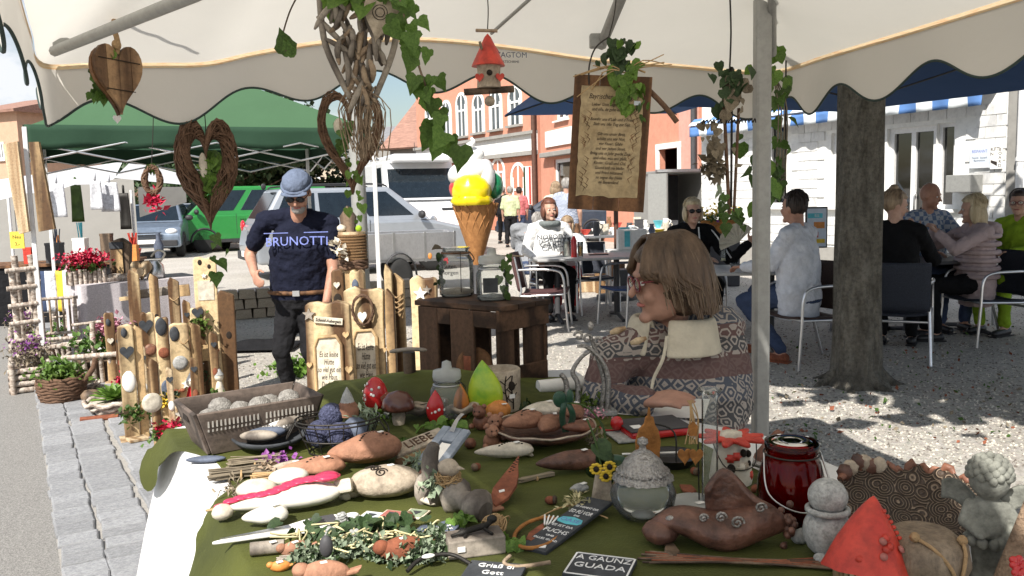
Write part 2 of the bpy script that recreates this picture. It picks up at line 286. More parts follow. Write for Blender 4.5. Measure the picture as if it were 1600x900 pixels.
# ================================================================ ground
def gravelmat():
    m, t, b = nodes('gravel'); L = t.links; N = t.nodes; tc = N.new('ShaderNodeTexCoord')
    big = N.new('ShaderNodeTexNoise'); big.inputs['Scale'].default_value = .7; big.inputs['Detail'].default_value = 6; L.new(tc.outputs['Object'], big.inputs['Vector'])
    vo = N.new('ShaderNodeTexVoronoi'); vo.inputs['Scale'].default_value = 55; L.new(tc.outputs['Object'], vo.inputs['Vector'])
    fn = N.new('ShaderNodeTexNoise'); fn.inputs['Scale'].default_value = 26; fn.inputs['Detail'].default_value = 9; fn.inputs['Roughness'].default_value = .75; L.new(tc.outputs['Object'], fn.inputs['Vector'])
    r1 = N.new('ShaderNodeValToRGB'); L.new(fn.outputs[0], r1.inputs[0]); e = r1.color_ramp.elements; e[0].position = .36; e[0].color = (.16, .14, .12, 1); e[1].position = .66; e[1].color = (.62, .575, .50, 1); q = e.new(.47); q.color = (.46, .42, .36, 1)
    r2 = N.new('ShaderNodeValToRGB'); L.new(big.outputs[0], r2.inputs[0]); e = r2.color_ramp.elements; e[0].position = .35; e[0].color = (.74, .72, .69, 1); e[1].position = .62; e[1].color = (1, 1, 1, 1)
    mu = N.new('ShaderNodeMixRGB'); mu.blend_type = 'MULTIPLY'; mu.inputs[0].default_value = 1; L.new(r1.outputs[0], mu.inputs[1]); L.new(r2.outputs[0], mu.inputs[2])
    m2 = N.new('ShaderNodeMixRGB'); m2.inputs[0].default_value = .3; L.new(mu.outputs[0], m2.inputs[1])
    hs = N.new('ShaderNodeHueSaturation'); hs.inputs['Saturation'].default_value = .12; hs.inputs['Value'].default_value = .6; L.new(vo.outputs['Color'], hs.inputs['Color']); L.new(hs.outputs[0], m2.inputs[2])
    L.new(m2.outputs[0], b.inputs['Base Color']); b.inputs['Roughness'].default_value = .95
    bp = N.new('ShaderNodeBump'); bp.inputs['Strength'].default_value = .9; bp.inputs['Distance'].default_value = .02; L.new(fn.outputs[0], bp.inputs['Height']); L.new(bp.outputs[0], b.inputs['Normal']); MATS['gravel'] = m
gravelmat()
mat('asphalt', (.22, .21, .20), .9, scale=160, col2=(.40, .385, .36), var=.35, bump=.8, bscale=260, detail=3)
mat('sett', (.30, .305, .32), .8, col2=(.40, .405, .415), scale=7, bump=.6, bscale=60, rand=.13)
mat('joint', (.36, .34, .31), .95, scale=60, bump=.6)
mb = MB(); mb.add([(-400, -60, 0), (400, -60, 0), (400, 700, 0), (-400, 700, 0)], [(0, 1, 2, 3)]); struct('ground', mb, 'gravel')
SD = V(-.505, .863, 0); SN = V(.863, .505, 0); SQ = V(-1.885, 3.36, 0)
def st(u, v, z=0): q = SQ+SN*u+SD*v; return V(q.x, q.y, z)
mb = MB(); mb.add([st(-9, -6, .004), st(.0, -6, .004), st(.0, 90, .004), st(-9, 90, .004)], [(0, 1, 2, 3)]); struct('street', mb, 'asphalt')
mb = MB(); mb.add([st(0, -6, .006), st(.60, -6, .006), st(.60, 60, .006), st(0, 60, .006)], [(0, 1, 2, 3)]); gut = struct('paved_gutter', mb, 'joint')
setts = []
for k in range(4):
    mb = MB(); L0 = 1; out = []
    for (x, y) in ((-.5, -.5), (.5, -.5), (.5, .5), (-.5, .5)): out.append((x+random.uniform(-.05, .05), y+random.uniform(-.06, .06)))
    top = [(x*.90, y*.88) for x, y in out]; vs = [(x, y, 0) for x, y in out]+[(x*.98, y*.98, .7+random.uniform(-.1, .1)) for x, y in out]+[(x, y, 1+random.uniform(-.12, .12)) for x, y in top]
    fs = [(i, (i+1) % 4, 4+(i+1) % 4, 4+i) for i in range(4)]+[(4+i, 4+(i+1) % 4, 8+(i+1) % 4, 8+i) for i in range(4)]+[(8, 9, 10, 11)]
    mb.add(vs, fs); setts.append(meshdata('sett', mb, 'sett'))
ang = math.atan2(SN.y, SN.x)
for u0, wd, vmax in ((.0, .165, 12), (.170, .195, 12), (.395, .19, 9)):
    v = -.5
    while v < vmax:
        l = random.uniform(.10, .15)
        o = mesh_part('sett', random.choice(setts), gut, st(u0+wd/2+random.uniform(-.006, .006), v+l/2, .005), (random.uniform(-.015, .015), random.uniform(-.015, .015), ang+random.uniform(-.03, .03)))
        o.scale = (wd-.004, l-.003, .016+random.uniform(-.002, .002)); v += l
# loose stones lying on the gravel
mb = MB(); mb.mi = 0
for k in range(26000):
    if k < 20000: px = random.uniform(560, 1640); py = 430+300*random.random()**1.2
    else: px = random.uniform(200, 700); py = random.uniform(450, 720)
    p = G(px, py)
    if (p-SQ).dot(SN) < .62: continue
    s = random.uniform(.004, .011); a = random.uniform(0, 6); c, n_ = math.cos(a)*s, math.sin(a)*s
    mb.v += [p+V(c, n_, 0), p+V(-n_, c, 0), p+V(-c*1.2, -n_*1.2, 0), p+V(n_, -c, 0), p+V(c*.2, n_*.3, s*.9)]; o = len(mb.v)-5; i = random.choice((0, 0, 1, 2))
    for q in ((0, 1, 4), (1, 2, 4), (2, 3, 4), (3, 0, 4)): mb.f.append([o+j for j in q]); mb.m.append(i); mb.s.append(False)
mat('peb1', (.52, .48, .42), .9, bump=0); mat('peb2', (.26, .24, .215), .9, bump=0); mat('peb3', (.14, .12, .105), .9, bump=0)
struct('loose_gravel', mb, ['peb1', 'peb2', 'peb3'], kind='stuff')
# ================================================================ buildings
class Wall:
    """a vertical wall between two plan points; features are given by photo pixels that meet its plane"""
    def __init__(s, a, b):
        s.a = V(a[0], a[1], 0); s.b = V(b[0], b[1], 0); s.d = (s.b-s.a).normalized(); s.L = (s.b-s.a).length; s.n = V(s.d.y, -s.d.x, 0); s.rz = math.atan2(s.d.y, s.d.x)
    def uv(s, px, py):
        d = ray(px, py); t = (s.a-V(0, 0, CAMZ)).dot(s.n)/d.dot(s.n); q = V(0, 0, CAMZ)+d*t; return (q-s.a).dot(s.d), q.z
def plate(w, h, t): return MB().box((0, 0, 0), (w, t, h))
mat('salmon', (.57, .26, .178), .9, scale=3, var=.08, bump=.1); mat('salmon_dark', (.48, .20, .13), .9, scale=4, var=.12, bump=.2); mat('salmon_pink', (.60, .33, .27), .9, scale=3, var=.06)
mat('plaster_white', (.80, .80, .78), .85, var=.04, scale=3, bump=.05); mat('tile_white', (.70, .70, .69), .45, scale=7, ramp=[(.3, (.52, .52, .52)), (.45, (.68, .68, .67)), (.7, (.78, .78, .77))], stretch=(1, 1, .45), bump=.25, rand=.06)
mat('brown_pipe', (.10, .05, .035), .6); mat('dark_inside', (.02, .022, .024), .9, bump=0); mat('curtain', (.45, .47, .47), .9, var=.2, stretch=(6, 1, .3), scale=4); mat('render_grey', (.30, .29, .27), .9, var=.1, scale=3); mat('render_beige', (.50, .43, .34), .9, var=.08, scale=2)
mat('roof_red', (.30, .17, .13), .85, var=.3, scale=2.2, stretch=(1, 6, 6)); mat('roof_grey', (.22, .22, .23), .8, var=.2, scale=3); mat('plaster_orange', (.50, .32, .22), .9, scale=3, var=.08)
def building(name, label, a, b, h, depth, m, ops=(), roof=None):
    W = Wall(a, b); t = thing(name, label, 'building', (a[0], a[1], 0), W.rz); mb = MB(); L = W.L
    us = sorted({0., L}|{o[k] for o in ops for k in (0, 1)}); zs = sorted({0., h}|{o[k] for o in ops for k in (2, 3)})
    for i in range(len(us)-1):
        for j in range(len(zs)-1):
            cu, cz = (us[i]+us[i+1])/2, (zs[j]+zs[j+1])/2
            if any(o[0] < cu < o[1] and o[2] < cz < o[3] for o in ops): continue
            mb.add([(us[i], 0, zs[j]), (us[i+1], 0, zs[j]), (us[i+1], 0, zs[j+1]), (us[i], 0, zs[j+1])], [(0, 1, 2, 3)])
    for o in ops:
        u0, u1, z0, z1 = o[:4]; r = .16
        mb.add([(u0, 0, z0), (u1, 0, z0), (u1, 0, z1), (u0, 0, z1), (u0, r, z0), (u1, r, z0), (u1, r, z1), (u0, r, z1)], [(0, 4, 5, 1), (1, 5, 6, 2), (2, 6, 7, 3), (3, 7, 4, 0)])
    mb.add([(0, 0, 0), (0, depth, 0), (L, depth, 0), (L, 0, 0), (0, 0, h), (0, depth, h), (L, depth, h), (L, 0, h)], [(0, 1, 5, 4), (1, 2, 6, 5), (2, 3, 7, 6), (4, 5, 6, 7)])
    mb.build('wall', m, t); return t, W
def window(t, u0, u1, z0, z1, y=.10, bars=(1, 0), fw=.06, fm='white_metal', glass='window_glass', sill=True, back='dark_inside', name='window'):
    w = u1-u0; h = z1-z0; mb = MB(); cu = (u0+u1)/2
    mb.box((u0+fw/2, y, z0+h/2), (fw, .07, h)); mb.box((u1-fw/2, y, z0+h/2), (fw, .07, h)); mb.box((cu, y, z0+fw/2), (w-2*fw, .07, fw)); mb.box((cu, y, z1-fw/2), (w-2*fw, .07, fw))
    for i in range(bars[0]): mb.box((u0+w*(i+1)/(bars[0]+1), y, z0+h/2), (fw*.9, .06, h-2*fw))
    for i in range(bars[1]): mb.box((cu, y+.002, z0+h*(.68 if bars[1] == 1 else (i+1)/(bars[1]+1))), (w-2*fw, .055, fw*.8))
    f = mb.build(name, fm, t); MB().box((cu, y+.02, z0+h/2), (w-2*fw+.01, .006, h-2*fw+.01)).build('pane', glass, f)
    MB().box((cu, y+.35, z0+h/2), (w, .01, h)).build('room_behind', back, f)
    if sill: MB().box((cu, -.03, z0-.03), (w+.14, .16, .05)).build('sill', 'plaster_white', f)
    return f
def arch_out(w, h, n=10, r=None):
    k = w/2; return [(-k, 0), (k, 0), (k, h-k)]+[(k*math.cos(PI*i/n), h-k+k*math.sin(PI*i/n)) for i in range(1, n)]+[(-k, h-k)]
def arch_window(t, cu, z0, w, h, door=False):
    """round-topped window that stands proud of the facade: surround, frame, panes, sill"""
    mb = MB(); T = Matrix.Translation((cu, 0, z0)); o = arch_out(w+.24, h+.12); i_ = arch_out(w, h)
    n = len(o); vs = [(x, -.05, z) for x, z in o]+[(x, -.05, z) for x, z in i_]+[(x, .0, z) for x, z in o]+[(x, .0, z) for x, z in i_]
    mb.add(vs, [(k, (k+1) % n, n+(k+1) % n, n+k) for k in range(n)]+[(k, 2*n+k, 2*n+(k+1) % n, (k+1) % n) for k in range(n)]+[(n+k, n+(k+1) % n, 3*n+(k+1) % n, 3*n+k) for k in range(n)], T)
    f = mb.build('door' if door else 'window', 'plaster_white', t)
    MB().prism(i_, .012, T, y0=-.014).build('pane', 'pane_dark', f)
    m2 = MB(); m2.box((cu, -.03, z0+h*.5), (.09, .03, h-.04)); m2.box((cu, -.032, z0+h*.62), (w, .03, .09))
    for s in (-1, 1): m2.box((cu+s*(w/2-.05), -.031, z0+(h-w/2)/2), (.1, .03, h-w/2))
    m2.build('frame', 'white_metal', f)
    if not door: MB().box((cu, -.09, z0-.05), (w+.3, .18, .09)).build('sill', 'render_grey', f)
mat('pane_dark', (.06, .075, .08), .08, var=.3, scale=3, bump=0, spec=.8)
# white tiled house
wa = P(1097, 300, 18.); wb = P(1600, 300, 12.)
W = Wall((wa.x, wa.y), (wb.x, wb.y))
def rect(W, x0, y0, x1, y1):
    a = W.uv(x0, (y0+y1)/2); b = W.uv(x1, (y0+y1)/2); cx = (x0+x1)/2; return a[0], b[0], W.uv(cx, y1)[1], W.uv(cx, y0)[1]
O1 = rect(W, 1198, 190, 1228, 322); O2 = rect(W, 1298, 205, 1372, 322); O3 = rect(W, 1384, 198, 1460, 430); O3 = (O3[0], O3[1], .05, O3[3]); O4 = rect(W, 1462, 192, 1491, 326)
tw, _ = building('white_tiled_house', 'white tiled corner house with striped awning behind the cafe tables', (wa.x, wa.y), (wb.x, wb.y), 7, 8, 'plaster_white', [O1, O2, O3, O4])
window(tw, *O1, bars=(0, 0), back='curtain'); window(tw, *O2, bars=(1, 0), back='curtain'); window(tw, *O4, bars=(0, 0), back='dark_inside')
d = window(tw, *O3, bars=(1, 0), name='door', sill=False, fw=.09)
hw = (O3[0]+O3[1])/2; mb = MB(); mb.tube([(hw+.08, .04, 1.0), (hw+.08, .0, 1.05), (hw+.08, .0, 1.3), (hw+.08, .04, 1.35)], .015); mb.build('handle', 'alu', d)
ztop = W.uv(1565, 188)[1]; th, tl = .165, .31; tm = MB().box((0, 0, 0), (tl-.012, .03, th-.010)); 
tme = tm.build('tile', 'tile_white', None, bevel=.008); tile_me = tme.data; bpy.data.objects.remove(tme)
ntile = 0; j = 0; z = .45
while z+th < 2.65:
    u = -(j % 2)*tl/2
    while u < W.L:
        a0, a1 = max(u, 0), min(u+tl, W.L-.22)
        if a1-a0 > .08 and not any(o[0]-.06 < a1 and o[1]+.06 > a0 and o[2]-.05 < z+th and o[3]+.04 > z for o in (O1, O2, O3, O4)) and ntile < 300:
            o = mesh_part('tile', tile_me, tw, ((a0+a1)/2, -.006+random.uniform(-.004, .004), z+th/2), (0, 0, random.uniform(-.004, .004))); o.scale = ((a1-a0-.012)/(tl-.012), 1, 1); ntile += 1
        u += tl
    z += th; j += 1
MB().box((W.L/2, .0, .2), (W.L-.1, .08, .42)).build('plinth', 'render_grey', tw)
za = W.uv(1330, 183)[1]; u1 = W.uv(1558, 150)[0]
mb = MB(); mb.box((u1/2, -.10, za+.20), (u1, .22, .18)); mb.build('awning_case', 'white_metal', tw, bevel=.02)
mat('awning_cloth', (.7, .7, .7), .9)
def checker(name, c1, c2, sc):
    m, t, b = nodes(name); tc = t.nodes.new('ShaderNodeTexCoord'); ck = t.nodes.new('ShaderNodeTexChecker'); ck.inputs[1].default_value = c4(c1); ck.inputs[2].default_value = c4(c2); ck.inputs['Scale'].default_value = sc
    t.links.new(tc.outputs['Object'], ck.inputs[0]); t.links.new(ck.outputs[0], b.inputs['Base Color']); b.inputs['Roughness'].default_value = .9; MATS[name] = m
checker('awning_stripe', (.10, .22, .50), (.72, .76, .78), 3.6)
mb = MB(); mb.sheet(lambda a, b: (a*u1, -.33-.03*math.sin(a*90)*b, za+.13-.20*b), 160, 3); mb.build('awning_valance', 'awning_stripe', tw, solid=.006)
mb = MB(); mb.add([(0, -.20, za+.29), (u1, -.20, za+.29), (u1, -.36, za+.15), (0, -.36, za+.15)], [(0, 1, 2, 3)]); mb.build('awning_cloth', 'awning_stripe', tw, solid=.01)
mb = MB(); mb.box((W.L-.12, -.02, 3.5), (.20, .10, 7)); mb.build('corner_strip', 'render_grey', tw)
mb = MB(); mb.tube([(W.L-.0, -.12, 0), (W.L-.0, -.12, 7)], .05); [mb.tube([(W.L, -.12, q), (W.L, -.12, q+.05)], .062) for q in (.9, 1.75, 3.1)]; mb.build('downpipe', 'white_metal', tw)
def wallsign(W, t, x0, y0, x1, y1, m, name, off=-.045, th=.03):
    u0, u1, z0, z1 = rect(W, x0, y0, x1, y1); o = MB().box((0, 0, 0), (u1-u0, th, z1-z0)).build(name, m, t, ((u0+u1)/2, off, (z0+z1)/2), bevel=.003); return o, u1-u0, z1-z0
mat('sign_blue', (.60, .66, .74), .4, var=.05)
o, w_, h_ = wallsign(W, tw, 1519, 230, 1550, 263, 'sign_blue', 'sign')
text('lettering', 'BESPANNT', h_*.2, 'blue_ink', o, (0, -.0165, h_*.3), sx=.8); text('lettering', 'Tennis  Squash\nBadminton', h_*.13, 'slate_blue', o, (0, -.0165, -.02)); MB().box((0, -.017, -h_*.42), (w_*.98, .004, h_*.1)).build('sign_rim', 'white_metal', o)
o, w_, h_ = wallsign(W, tw, 1551, 229, 1569, 264, 'paper', 'sign')
text('lettering', 'KFT', h_*.24, 'ink', o, (-w_*.08, -.0165, h_*.38)); text('lettering', 'N', h_*.2, 'ink', o, (-w_*.34, -.0165, h_*.17)); text('lettering', 'B\nO\nA\nR\nD', h_*.2, 'ink', o, (w_*.36, -.0165, 0), space=.9)
MB().prism([(-w_*.42, -.03), (w_*.12, -h_*.18), (w_*.12, -h_*.36), (-w_*.42, -h_*.2)], .003, y0=-.019).build('picture', 'ink', o)
u0, u1_, z0, z1 = rect(W, 1498, 273, 1537, 300); mb = MB().box(((u0+u1_)/2, -.16, (z0+z1)/2), (u1_-u0, .3, z1-z0)); mb.build('wall_box', 'tent_pole', tw, bevel=.01)
# salmon houses
c0 = P(1094, 300, 20.5); c1 = P(846, 300, 31.)
W = Wall((c1.x, c1.y), (c0.x, c0.y)); OW = rect(W, 866, 247, 903, 316); OD = rect(W, 1031, 232, 1061, 330); OS = rect(W, 868, 166, 888, 187); OD = (OD[0], OD[1], .1, OD[3])
ts, _ = building('salmon_house', 'salmon house with wide shop window behind the hanging poem board', (c1.x, c1.y), (c0.x, c0.y), 8, 9, 'salmon', [OW, OD, OS])
window(ts, *OW, bars=(0, 0), fw=.12); window(ts, *OS, bars=(1, 0), fw=.1); window(ts, OD[0]+.9, OD[1], OD[2], OD[3], bars=(0, 1), fw=.1, name='door', sill=False)
mb = MB(); mb.box(((OD[0]+OD[1])/2, -.02, OD[3]+.07), (OD[1]-OD[0]+.3, .06, .14)); mb.box((OD[0]-.07, -.02, OD[3]/2), (.14, .06, OD[3])); mb.box((OD[1]+.07, -.02, OD[3]/2), (.14, .06, OD[3])); mb.build('door_surround', 'plaster_white', ts)
MB().box(((OW[0]+OW[1])/2, -.12, OW[3]+.18), (OW[1]-OW[0]+1.6, .26, .16)).build('awning_case', 'render_grey', ts, bevel=.02)
a = rect(W, 866, 200, 897, 226); MB().box(((a[0]+a[1])/2, -.03, (a[2]+a[3])/2), (a[1]-a[0]+1.5, .06, a[3]-a[2])).build('sign_board', 'plaster_white', ts)
mb = MB(); mb.tube([(W.L-.1, -.12, 0), (W.L-.1, -.12, 8)], .07); mb.build('downpipe', 'dark_grey', ts)
a = rect(W, 1062, 230, 1092, 330); MB().box(((a[0]+a[1])/2, -.012, 4), (a[1]-a[0], .02, 7.9)).build('pink_panel', 'salmon_pink', ts)
d0 = P(655, 300, 43.); d1 = P(842, 300, 33.)
W = Wall((d0.x, d0.y), (d1.x, d1.y)); to, _ = building('arched_salmon_house', 'old salmon house with round-topped white windows and white band', (d0.x, d0.y), (d1.x, d1.y), 9, 10, 'salmon')
for x, y0, y1 in ((674, 164, 221), (699, 160, 219), (723, 148, 213), (749, 149, 207), (776, 143, 202), (806, 137, 195)):
    u, zb = W.uv(x, y1); zt = W.uv(x, y0)[1]; arch_window(to, u, zb, .85, zt-zb)
zb = W.uv(800, 239)[1]; zt = W.uv(800, 214)[1]
MB().box((W.L/2, -.05, (zb+zt)/2), (W.L, .10, zt-zb)).build('white_band', 'plaster_white', to); mb = MB(); mb.box((W.L/2, -.12, zt+.06), (W.L, .26, .12)); mb.box((W.L/2, -.10, zb-.08), (W.L, .2, .16)); mb.build('cornice', 'render_grey', to)
MB().box((W.L/2, -.012, zb/2-.08), (W.L, .022, zb-.2)).build('brick_base', 'salmon_dark', to)
for x, y0, y1, dr in ((780, 250, 300, 0), (812, 258, 330, 1)):
    u, zz = W.uv(x, y1); zt = W.uv(x, y0)[1]; z0 = .1 if dr else zz; arch_window(to, u, z0, .95, zt-z0, bool(dr))
u, z = W.uv(827, 290); o = MB().box((u, -.06, z), (.5, .06, 1.5)).build('menu_sign', 'plaster_white', to); MB().box((u-.2, -.095, z), (.12, .012, 1.45)).build('stripe', 'leaf_dark', o); MB().box((u+.2, -.095, z), (.12, .012, 1.45)).build('stripe', 'hat_red', o)
mb = MB(); mb.tube([(W.L-.05, -.15, 0), (W.L-.05, -.15, 9)], .10); mb.build('downpipe', 'brown_pipe', to)
# far houses on the left
def house(name, label, px0, px1, Y, Y2, h, m, rm, ridge, wins=(), depth=8):
    a = P(px0, 300, Y); b = P(px1, 300, Y2); W = Wall((a.x, a.y), (b.x, b.y)); t, _ = building(name, label, (a.x, a.y), (b.x, b.y), h, depth, m)
    mb = MB(); L = W.L; e = .4
    mb.add([(-e, -e, h-.1), (L+e, -e, h-.1), (L+e, depth/2, h+ridge), (-e, depth/2, h+ridge), (L+e, depth+e, h-.1), (-e, depth+e, h-.1)], [(0, 1, 2, 3), (3, 2, 4, 5), (0, 3, 5), (1, 4, 2)]); mb.build('roof', rm, t, solid=.12)
    for x0, y0, x1, y1 in wins: r = rect(W, x0, y0, x1, y1); f = window(t, *r, y=-.02, fw=.1, bars=(1, 0))
    return t
house('old_house', 'old low house with brownish tiled roof beside the salmon house', 612, 654, 47, 46, 4.2, 'render_grey', 'roof_red', 3.6)
house('grey_house', 'grey house with slate roof behind the white van', 548, 618, 52, 50, 4.8, 'render_grey', 'roof_grey', 1.2)
house('beige_house', 'beige house with two upright windows behind the parked silver car', 462, 540, 44, 44, 3.6, 'render_beige', 'roof_grey', .9, ((481, 258, 488, 280), (493, 260, 500, 280)))
house('orange_house', 'orange plastered house at the left edge of the picture', -60, 36, 42, 40, 6.0, 'plaster_orange', 'roof_red', 1.0, ((-2, 222, 8, 250),))
t = house('brown_house', 'peach house with brown shutters above the white market tent', 60, 330, 50, 50, 5.0, 'plaster_orange', 'roof_red', .4, ((186, 256, 202, 268),))
# street lamp far left, bollard
p = P(66, 300, 20); t = thing('street_lamp', 'street lamp with two yellow globes behind the white market tent', 'street lamp', (p.x, p.y, 0)); mb = MB(); mb.tube([(0, 0, 0), (0, 0, 2.2)], .04); mb.tube([(-.12, 0, 2.12), (.12, 0, 2.12)], .02); mb.build('post', 'iron', t)
mat('yellow_globe', (.70, .55, .08), .3)
for s in (-1, 1): MB().ell((s*.12, 0, 2.2), .08).build('globe', 'yellow_globe', t)
p = G(206, 402); mb = MB(); mb.tube([(0, 0, 0), (0, 0, .95)], .085, 16); mb.ell((0, 0, .95), (.085, .085, .05)); solo('bollard', mb, 'tent_pole', 'grey round bollard in front of the parked cars', 'bollard', (p.x, p.y, 0))
# dark trees behind the green gazebo
def crown(c, r, n, size, seed=1):
    random.seed(seed); mb = MB(); pts = []
    cl = [Vector(c)+V(random.gauss(0, .45)*r[0], random.gauss(0, .45)*r[1], random.gauss(0, .42)*r[2]) for _ in range(26)]
    for _ in range(n):
        q = random.choice(cl); pts.append(q+V(random.gauss(0, .16)*r[0], random.gauss(0, .16)*r[1], random.gauss(0, .16)*r[2]))
    leafmass(mb, pts, size, .05); return mb
def tree(name, label, loc, h, r, n, size, m, tr=.15, seed=1, base=.4):
    t = thing(name, label, 'tree', loc); mb = MB(); mb.tube(bez([(0, 0, 0), (.05, 0, h*.3), (-.03, 0, h*.6), (0, 0, h*.9)], 4), [tr*(1-.7*i/12) for i in range(13)], 10)
    for k in range(7):
        a = k*2.4; z = h*(base+.06*k); mb.tube(bez([(0, 0, z), (math.cos(a)*r[0]*.4, math.sin(a)*r[1]*.4, z+.5), (math.cos(a)*r[0]*.8, math.sin(a)*r[1]*.8, z+1.0)], 3), [tr*.4*(1-.1*i) for i in range(7)], 6)
    mb.build('trunk', 'bark', t); crown((0, 0, h), r, n, size, seed).build('crown', m, t); return t
for k, (x, Y) in enumerate(((352, 31), (420, 34), (300, 36))):
    p = P(x, 300, Y); tree('dark_tree', ['dense dark tree right behind the big hanging vine heart', 'dark leafy tree beyond the green van roof', 'dark tree left of the vine heart under the gazebo roof'][k], (p.x, p.y, 0), 3.3, (2.8, 2.0, 1.9), 12000, .26, 'leaf_dark', seed=k+3)
# ================================================================ vehicles
mat('van_white', (.80, .81, .82), .25, var=.03, bump=0, coat=.5); mat('car_silver', (.42, .45, .49), .3, metal=.5, var=.05, bump=0, coat=.6); mat('car_green', (.025, .21, .045), .3, var=.05, bump=0, coat=.5); mat('car_dark', (.03, .04, .06), .25, bump=0, coat=.5); mat('car_glass', (.012, .018, .024), .06, bump=0, spec=.7)
mat('tyre', (.02, .02, .02), .85); mat('lamp_red', (.45, .01, .02), .2, coat=.5); mat('lamp_clear', (.75, .77, .80), .15, coat=.5); mat('car_trim', (.03, .03, .033), .6); mat('car_bluegrey', (.22, .27, .34), .3, metal=.5, bump=0, coat=.5); mat('rim', (.5, .5, .52), .35, metal=.9, bump=0)
def quadpanel(mb, q, u0, u1, v0, v1, off):
    a, b, c, d = [Vector(x) for x in q]
    pt = lambda u, v: a*(1-u)*(1-v)+b*u*(1-v)+c*u*v+d*(1-u)*v
    n = (b-a).cross(d-a).normalized()*off; p = [pt(u0, v0), pt(u1, v0), pt(u1, v1), pt(u0, v1)]
    mb.add([x-n*.4 for x in p]+[x+n for x in p], [(4, 5, 6, 7), (0, 1, 5, 4), (1, 2, 6, 5), (2, 3, 7, 6), (3, 0, 4, 7)])
def wheel(t, x, y, r, wd=.2):
    o = MB(); T = Matrix.Translation((x, y, r)) @ Matrix.Rotation(PI/2, 4, 'X'); o.lathe([(r*.62, -wd/2), (r*.94, -wd/2), (r, -wd*.3), (r, wd*.3), (r*.94, wd/2), (r*.62, wd/2)], 28, M=T); tt = o.build('wheel', 'tyre', t)
    o = MB(); o.lathe([(0.01, -wd*.42), (r*.2, -wd*.42), (r*.56, -wd*.3), (r*.64, -wd*.48)], 28, M=T); o.lathe([(0.01, wd*.42), (r*.2, wd*.42), (r*.56, wd*.3), (r*.64, wd*.48)], 28, M=T); o.build('rim', 'rim', tt)
def vehicle(name, label, loc, rz, W, low, gh, paint, side_w, wr, wx, lamps, front_w=(.06, .94, .08, .92), rear_w=(.08, .92, .15, .9), extra=None, cat='car', grille=None, plate_f=True):
    """low: side outline of the body; gh: cabin x0b,x1b,x0t,x1t,zb,zt,inset (x forward)"""
    t = thing(name, label, cat, loc, rz); h = W/2; mb = MB(); mb.prism(low, W, smooth=False); mb.build('body', paint, t, bevel=.07, seg=3)
    x0b, x1b, x0t, x1t, zb, zt, ins = gh; mb = MB(); B = [(x0b, -h+.02, zb), (x1b, -h+.02, zb), (x1b, h-.02, zb), (x0b, h-.02, zb)]; T = [(x0t, -h+ins, zt), (x1t, -h+ins, zt), (x1t, h-ins, zt), (x0t, h-ins, zt)]
    mb.add(B+T, [(4, 5, 6, 7), (0, 1, 5, 4), (1, 2, 6, 5), (2, 3, 7, 6), (3, 0, 4, 7)]); mb.build('cabin', paint, t, bevel=.05, seg=3)
    for s, q in ((-1, (B[0], B[1], T[1], T[0])), (1, (B[2], B[3], T[3], T[2]))):
        for (u0, u1) in side_w:
            m2 = MB(); quadpanel(m2, q, *((u0, u1) if s < 0 else (1-u1, 1-u0)), .14, .86, .008); m2.build('side_window', 'car_glass', t, bevel=.004)
    m2 = MB(); quadpanel(m2, (B[1], B[2], T[2], T[1]), *front_w, .010); m2.build('windscreen', 'car_glass', t)
    m2 = MB(); quadpanel(m2, (B[3], B[0], T[0], T[3]), *rear_w, .010); m2.build('rear_window', 'car_glass', t)
    for x in wx:
        for s in (-1, 1):
            wheel(t, x, s*(h-.10), wr)
            m2 = MB(); m2.tube([(x+math.cos(a)*(wr+.05), s*(h+.004), wr+math.sin(a)*(wr+.05)) for a in [PI*k/12 for k in range(13)]], .03, 6); m2.build('wheel_arch', 'car_trim', t)
    for nm, m, x, y, z, sx, sy, sz in lamps:
        for s in (-1, 1): MB().ell((x, s*y, z), (sx, sy, sz)).build(nm, m, t)
    xf = max(p[0] for p in low); xr = min(p[0] for p in low)
    for s in (-1, 1):
        m2 = MB(); m2.ell((x1b-.25, s*(h+.12), zb+.10), (.07, .11, .08)); m2.build('mirror', 'car_trim', t)
        m2 = MB(); m2.box(((wx[0]+wx[1])/2, s*(h+.003), .34), (wx[1]-wx[0]-2*wr-.1, .03, .10)); m2.build('side_skirt', 'car_trim', t)
        for dx in side_w[:-1]:
            xx = x0b+(x1b-x0b)*(dx[1]+.015); m2 = MB(); m2.box((xx, s*(h+.0005), (zb+.45)/2+.05), (.012, .004, zb-.5)); m2.build('door_gap', 'car_trim', t)
            m2 = MB(); m2.box((xx-.16, s*(h+.015), zb-.12), (.16, .03, .03)); m2.build('door_handle', paint, t)
    for x, nm in ((xr-.006, 'bumper'), (xf+.006, 'bumper')): MB().box((x, 0, .42), (.08, W*.9, .16)).build(nm, 'car_trim', t, bevel=.02)
    for x in ((xr-.055), (xf+.055)): MB().box((x, 0, .47), (.012, .52, .11)).build('number_plate', 'paper', t)
    if grille: g = MB(); [g.box((xf+.02, 0, grille+.05*k), (.03, W*.45, .025)) for k in range(4)]; g.build('grille', 'car_trim', t)
    if extra: extra(t)
    return t
low = [(-2.15, .30), (-2.18, .62), (-2.1, 1.0), (-2.0, 1.06), (1.0, 1.05), (1.35, 1.0), (1.95, .86), (2.15, .70), (2.18, .3)]
def rails(t):
    for s in (-1, 1): m = MB(); m.tube(bez([(-1.6, s*.62, 1.68), (-1.4, s*.62, 1.74), (.2, s*.62, 1.74), (.45, s*.62, 1.66)], 4), .018, 6); m.build('roof_rail', 'car_trim', t)
    MB().box((-2.19, 0, .95), (.02, .25, .06)).build('badge', 'alu', t); MB().ell((-1.75, .3, 1.74), (.05, .02, .06)).build('antenna', 'car_trim', t)
p = G(555, 402); cz = P(556, 300, 17.2)
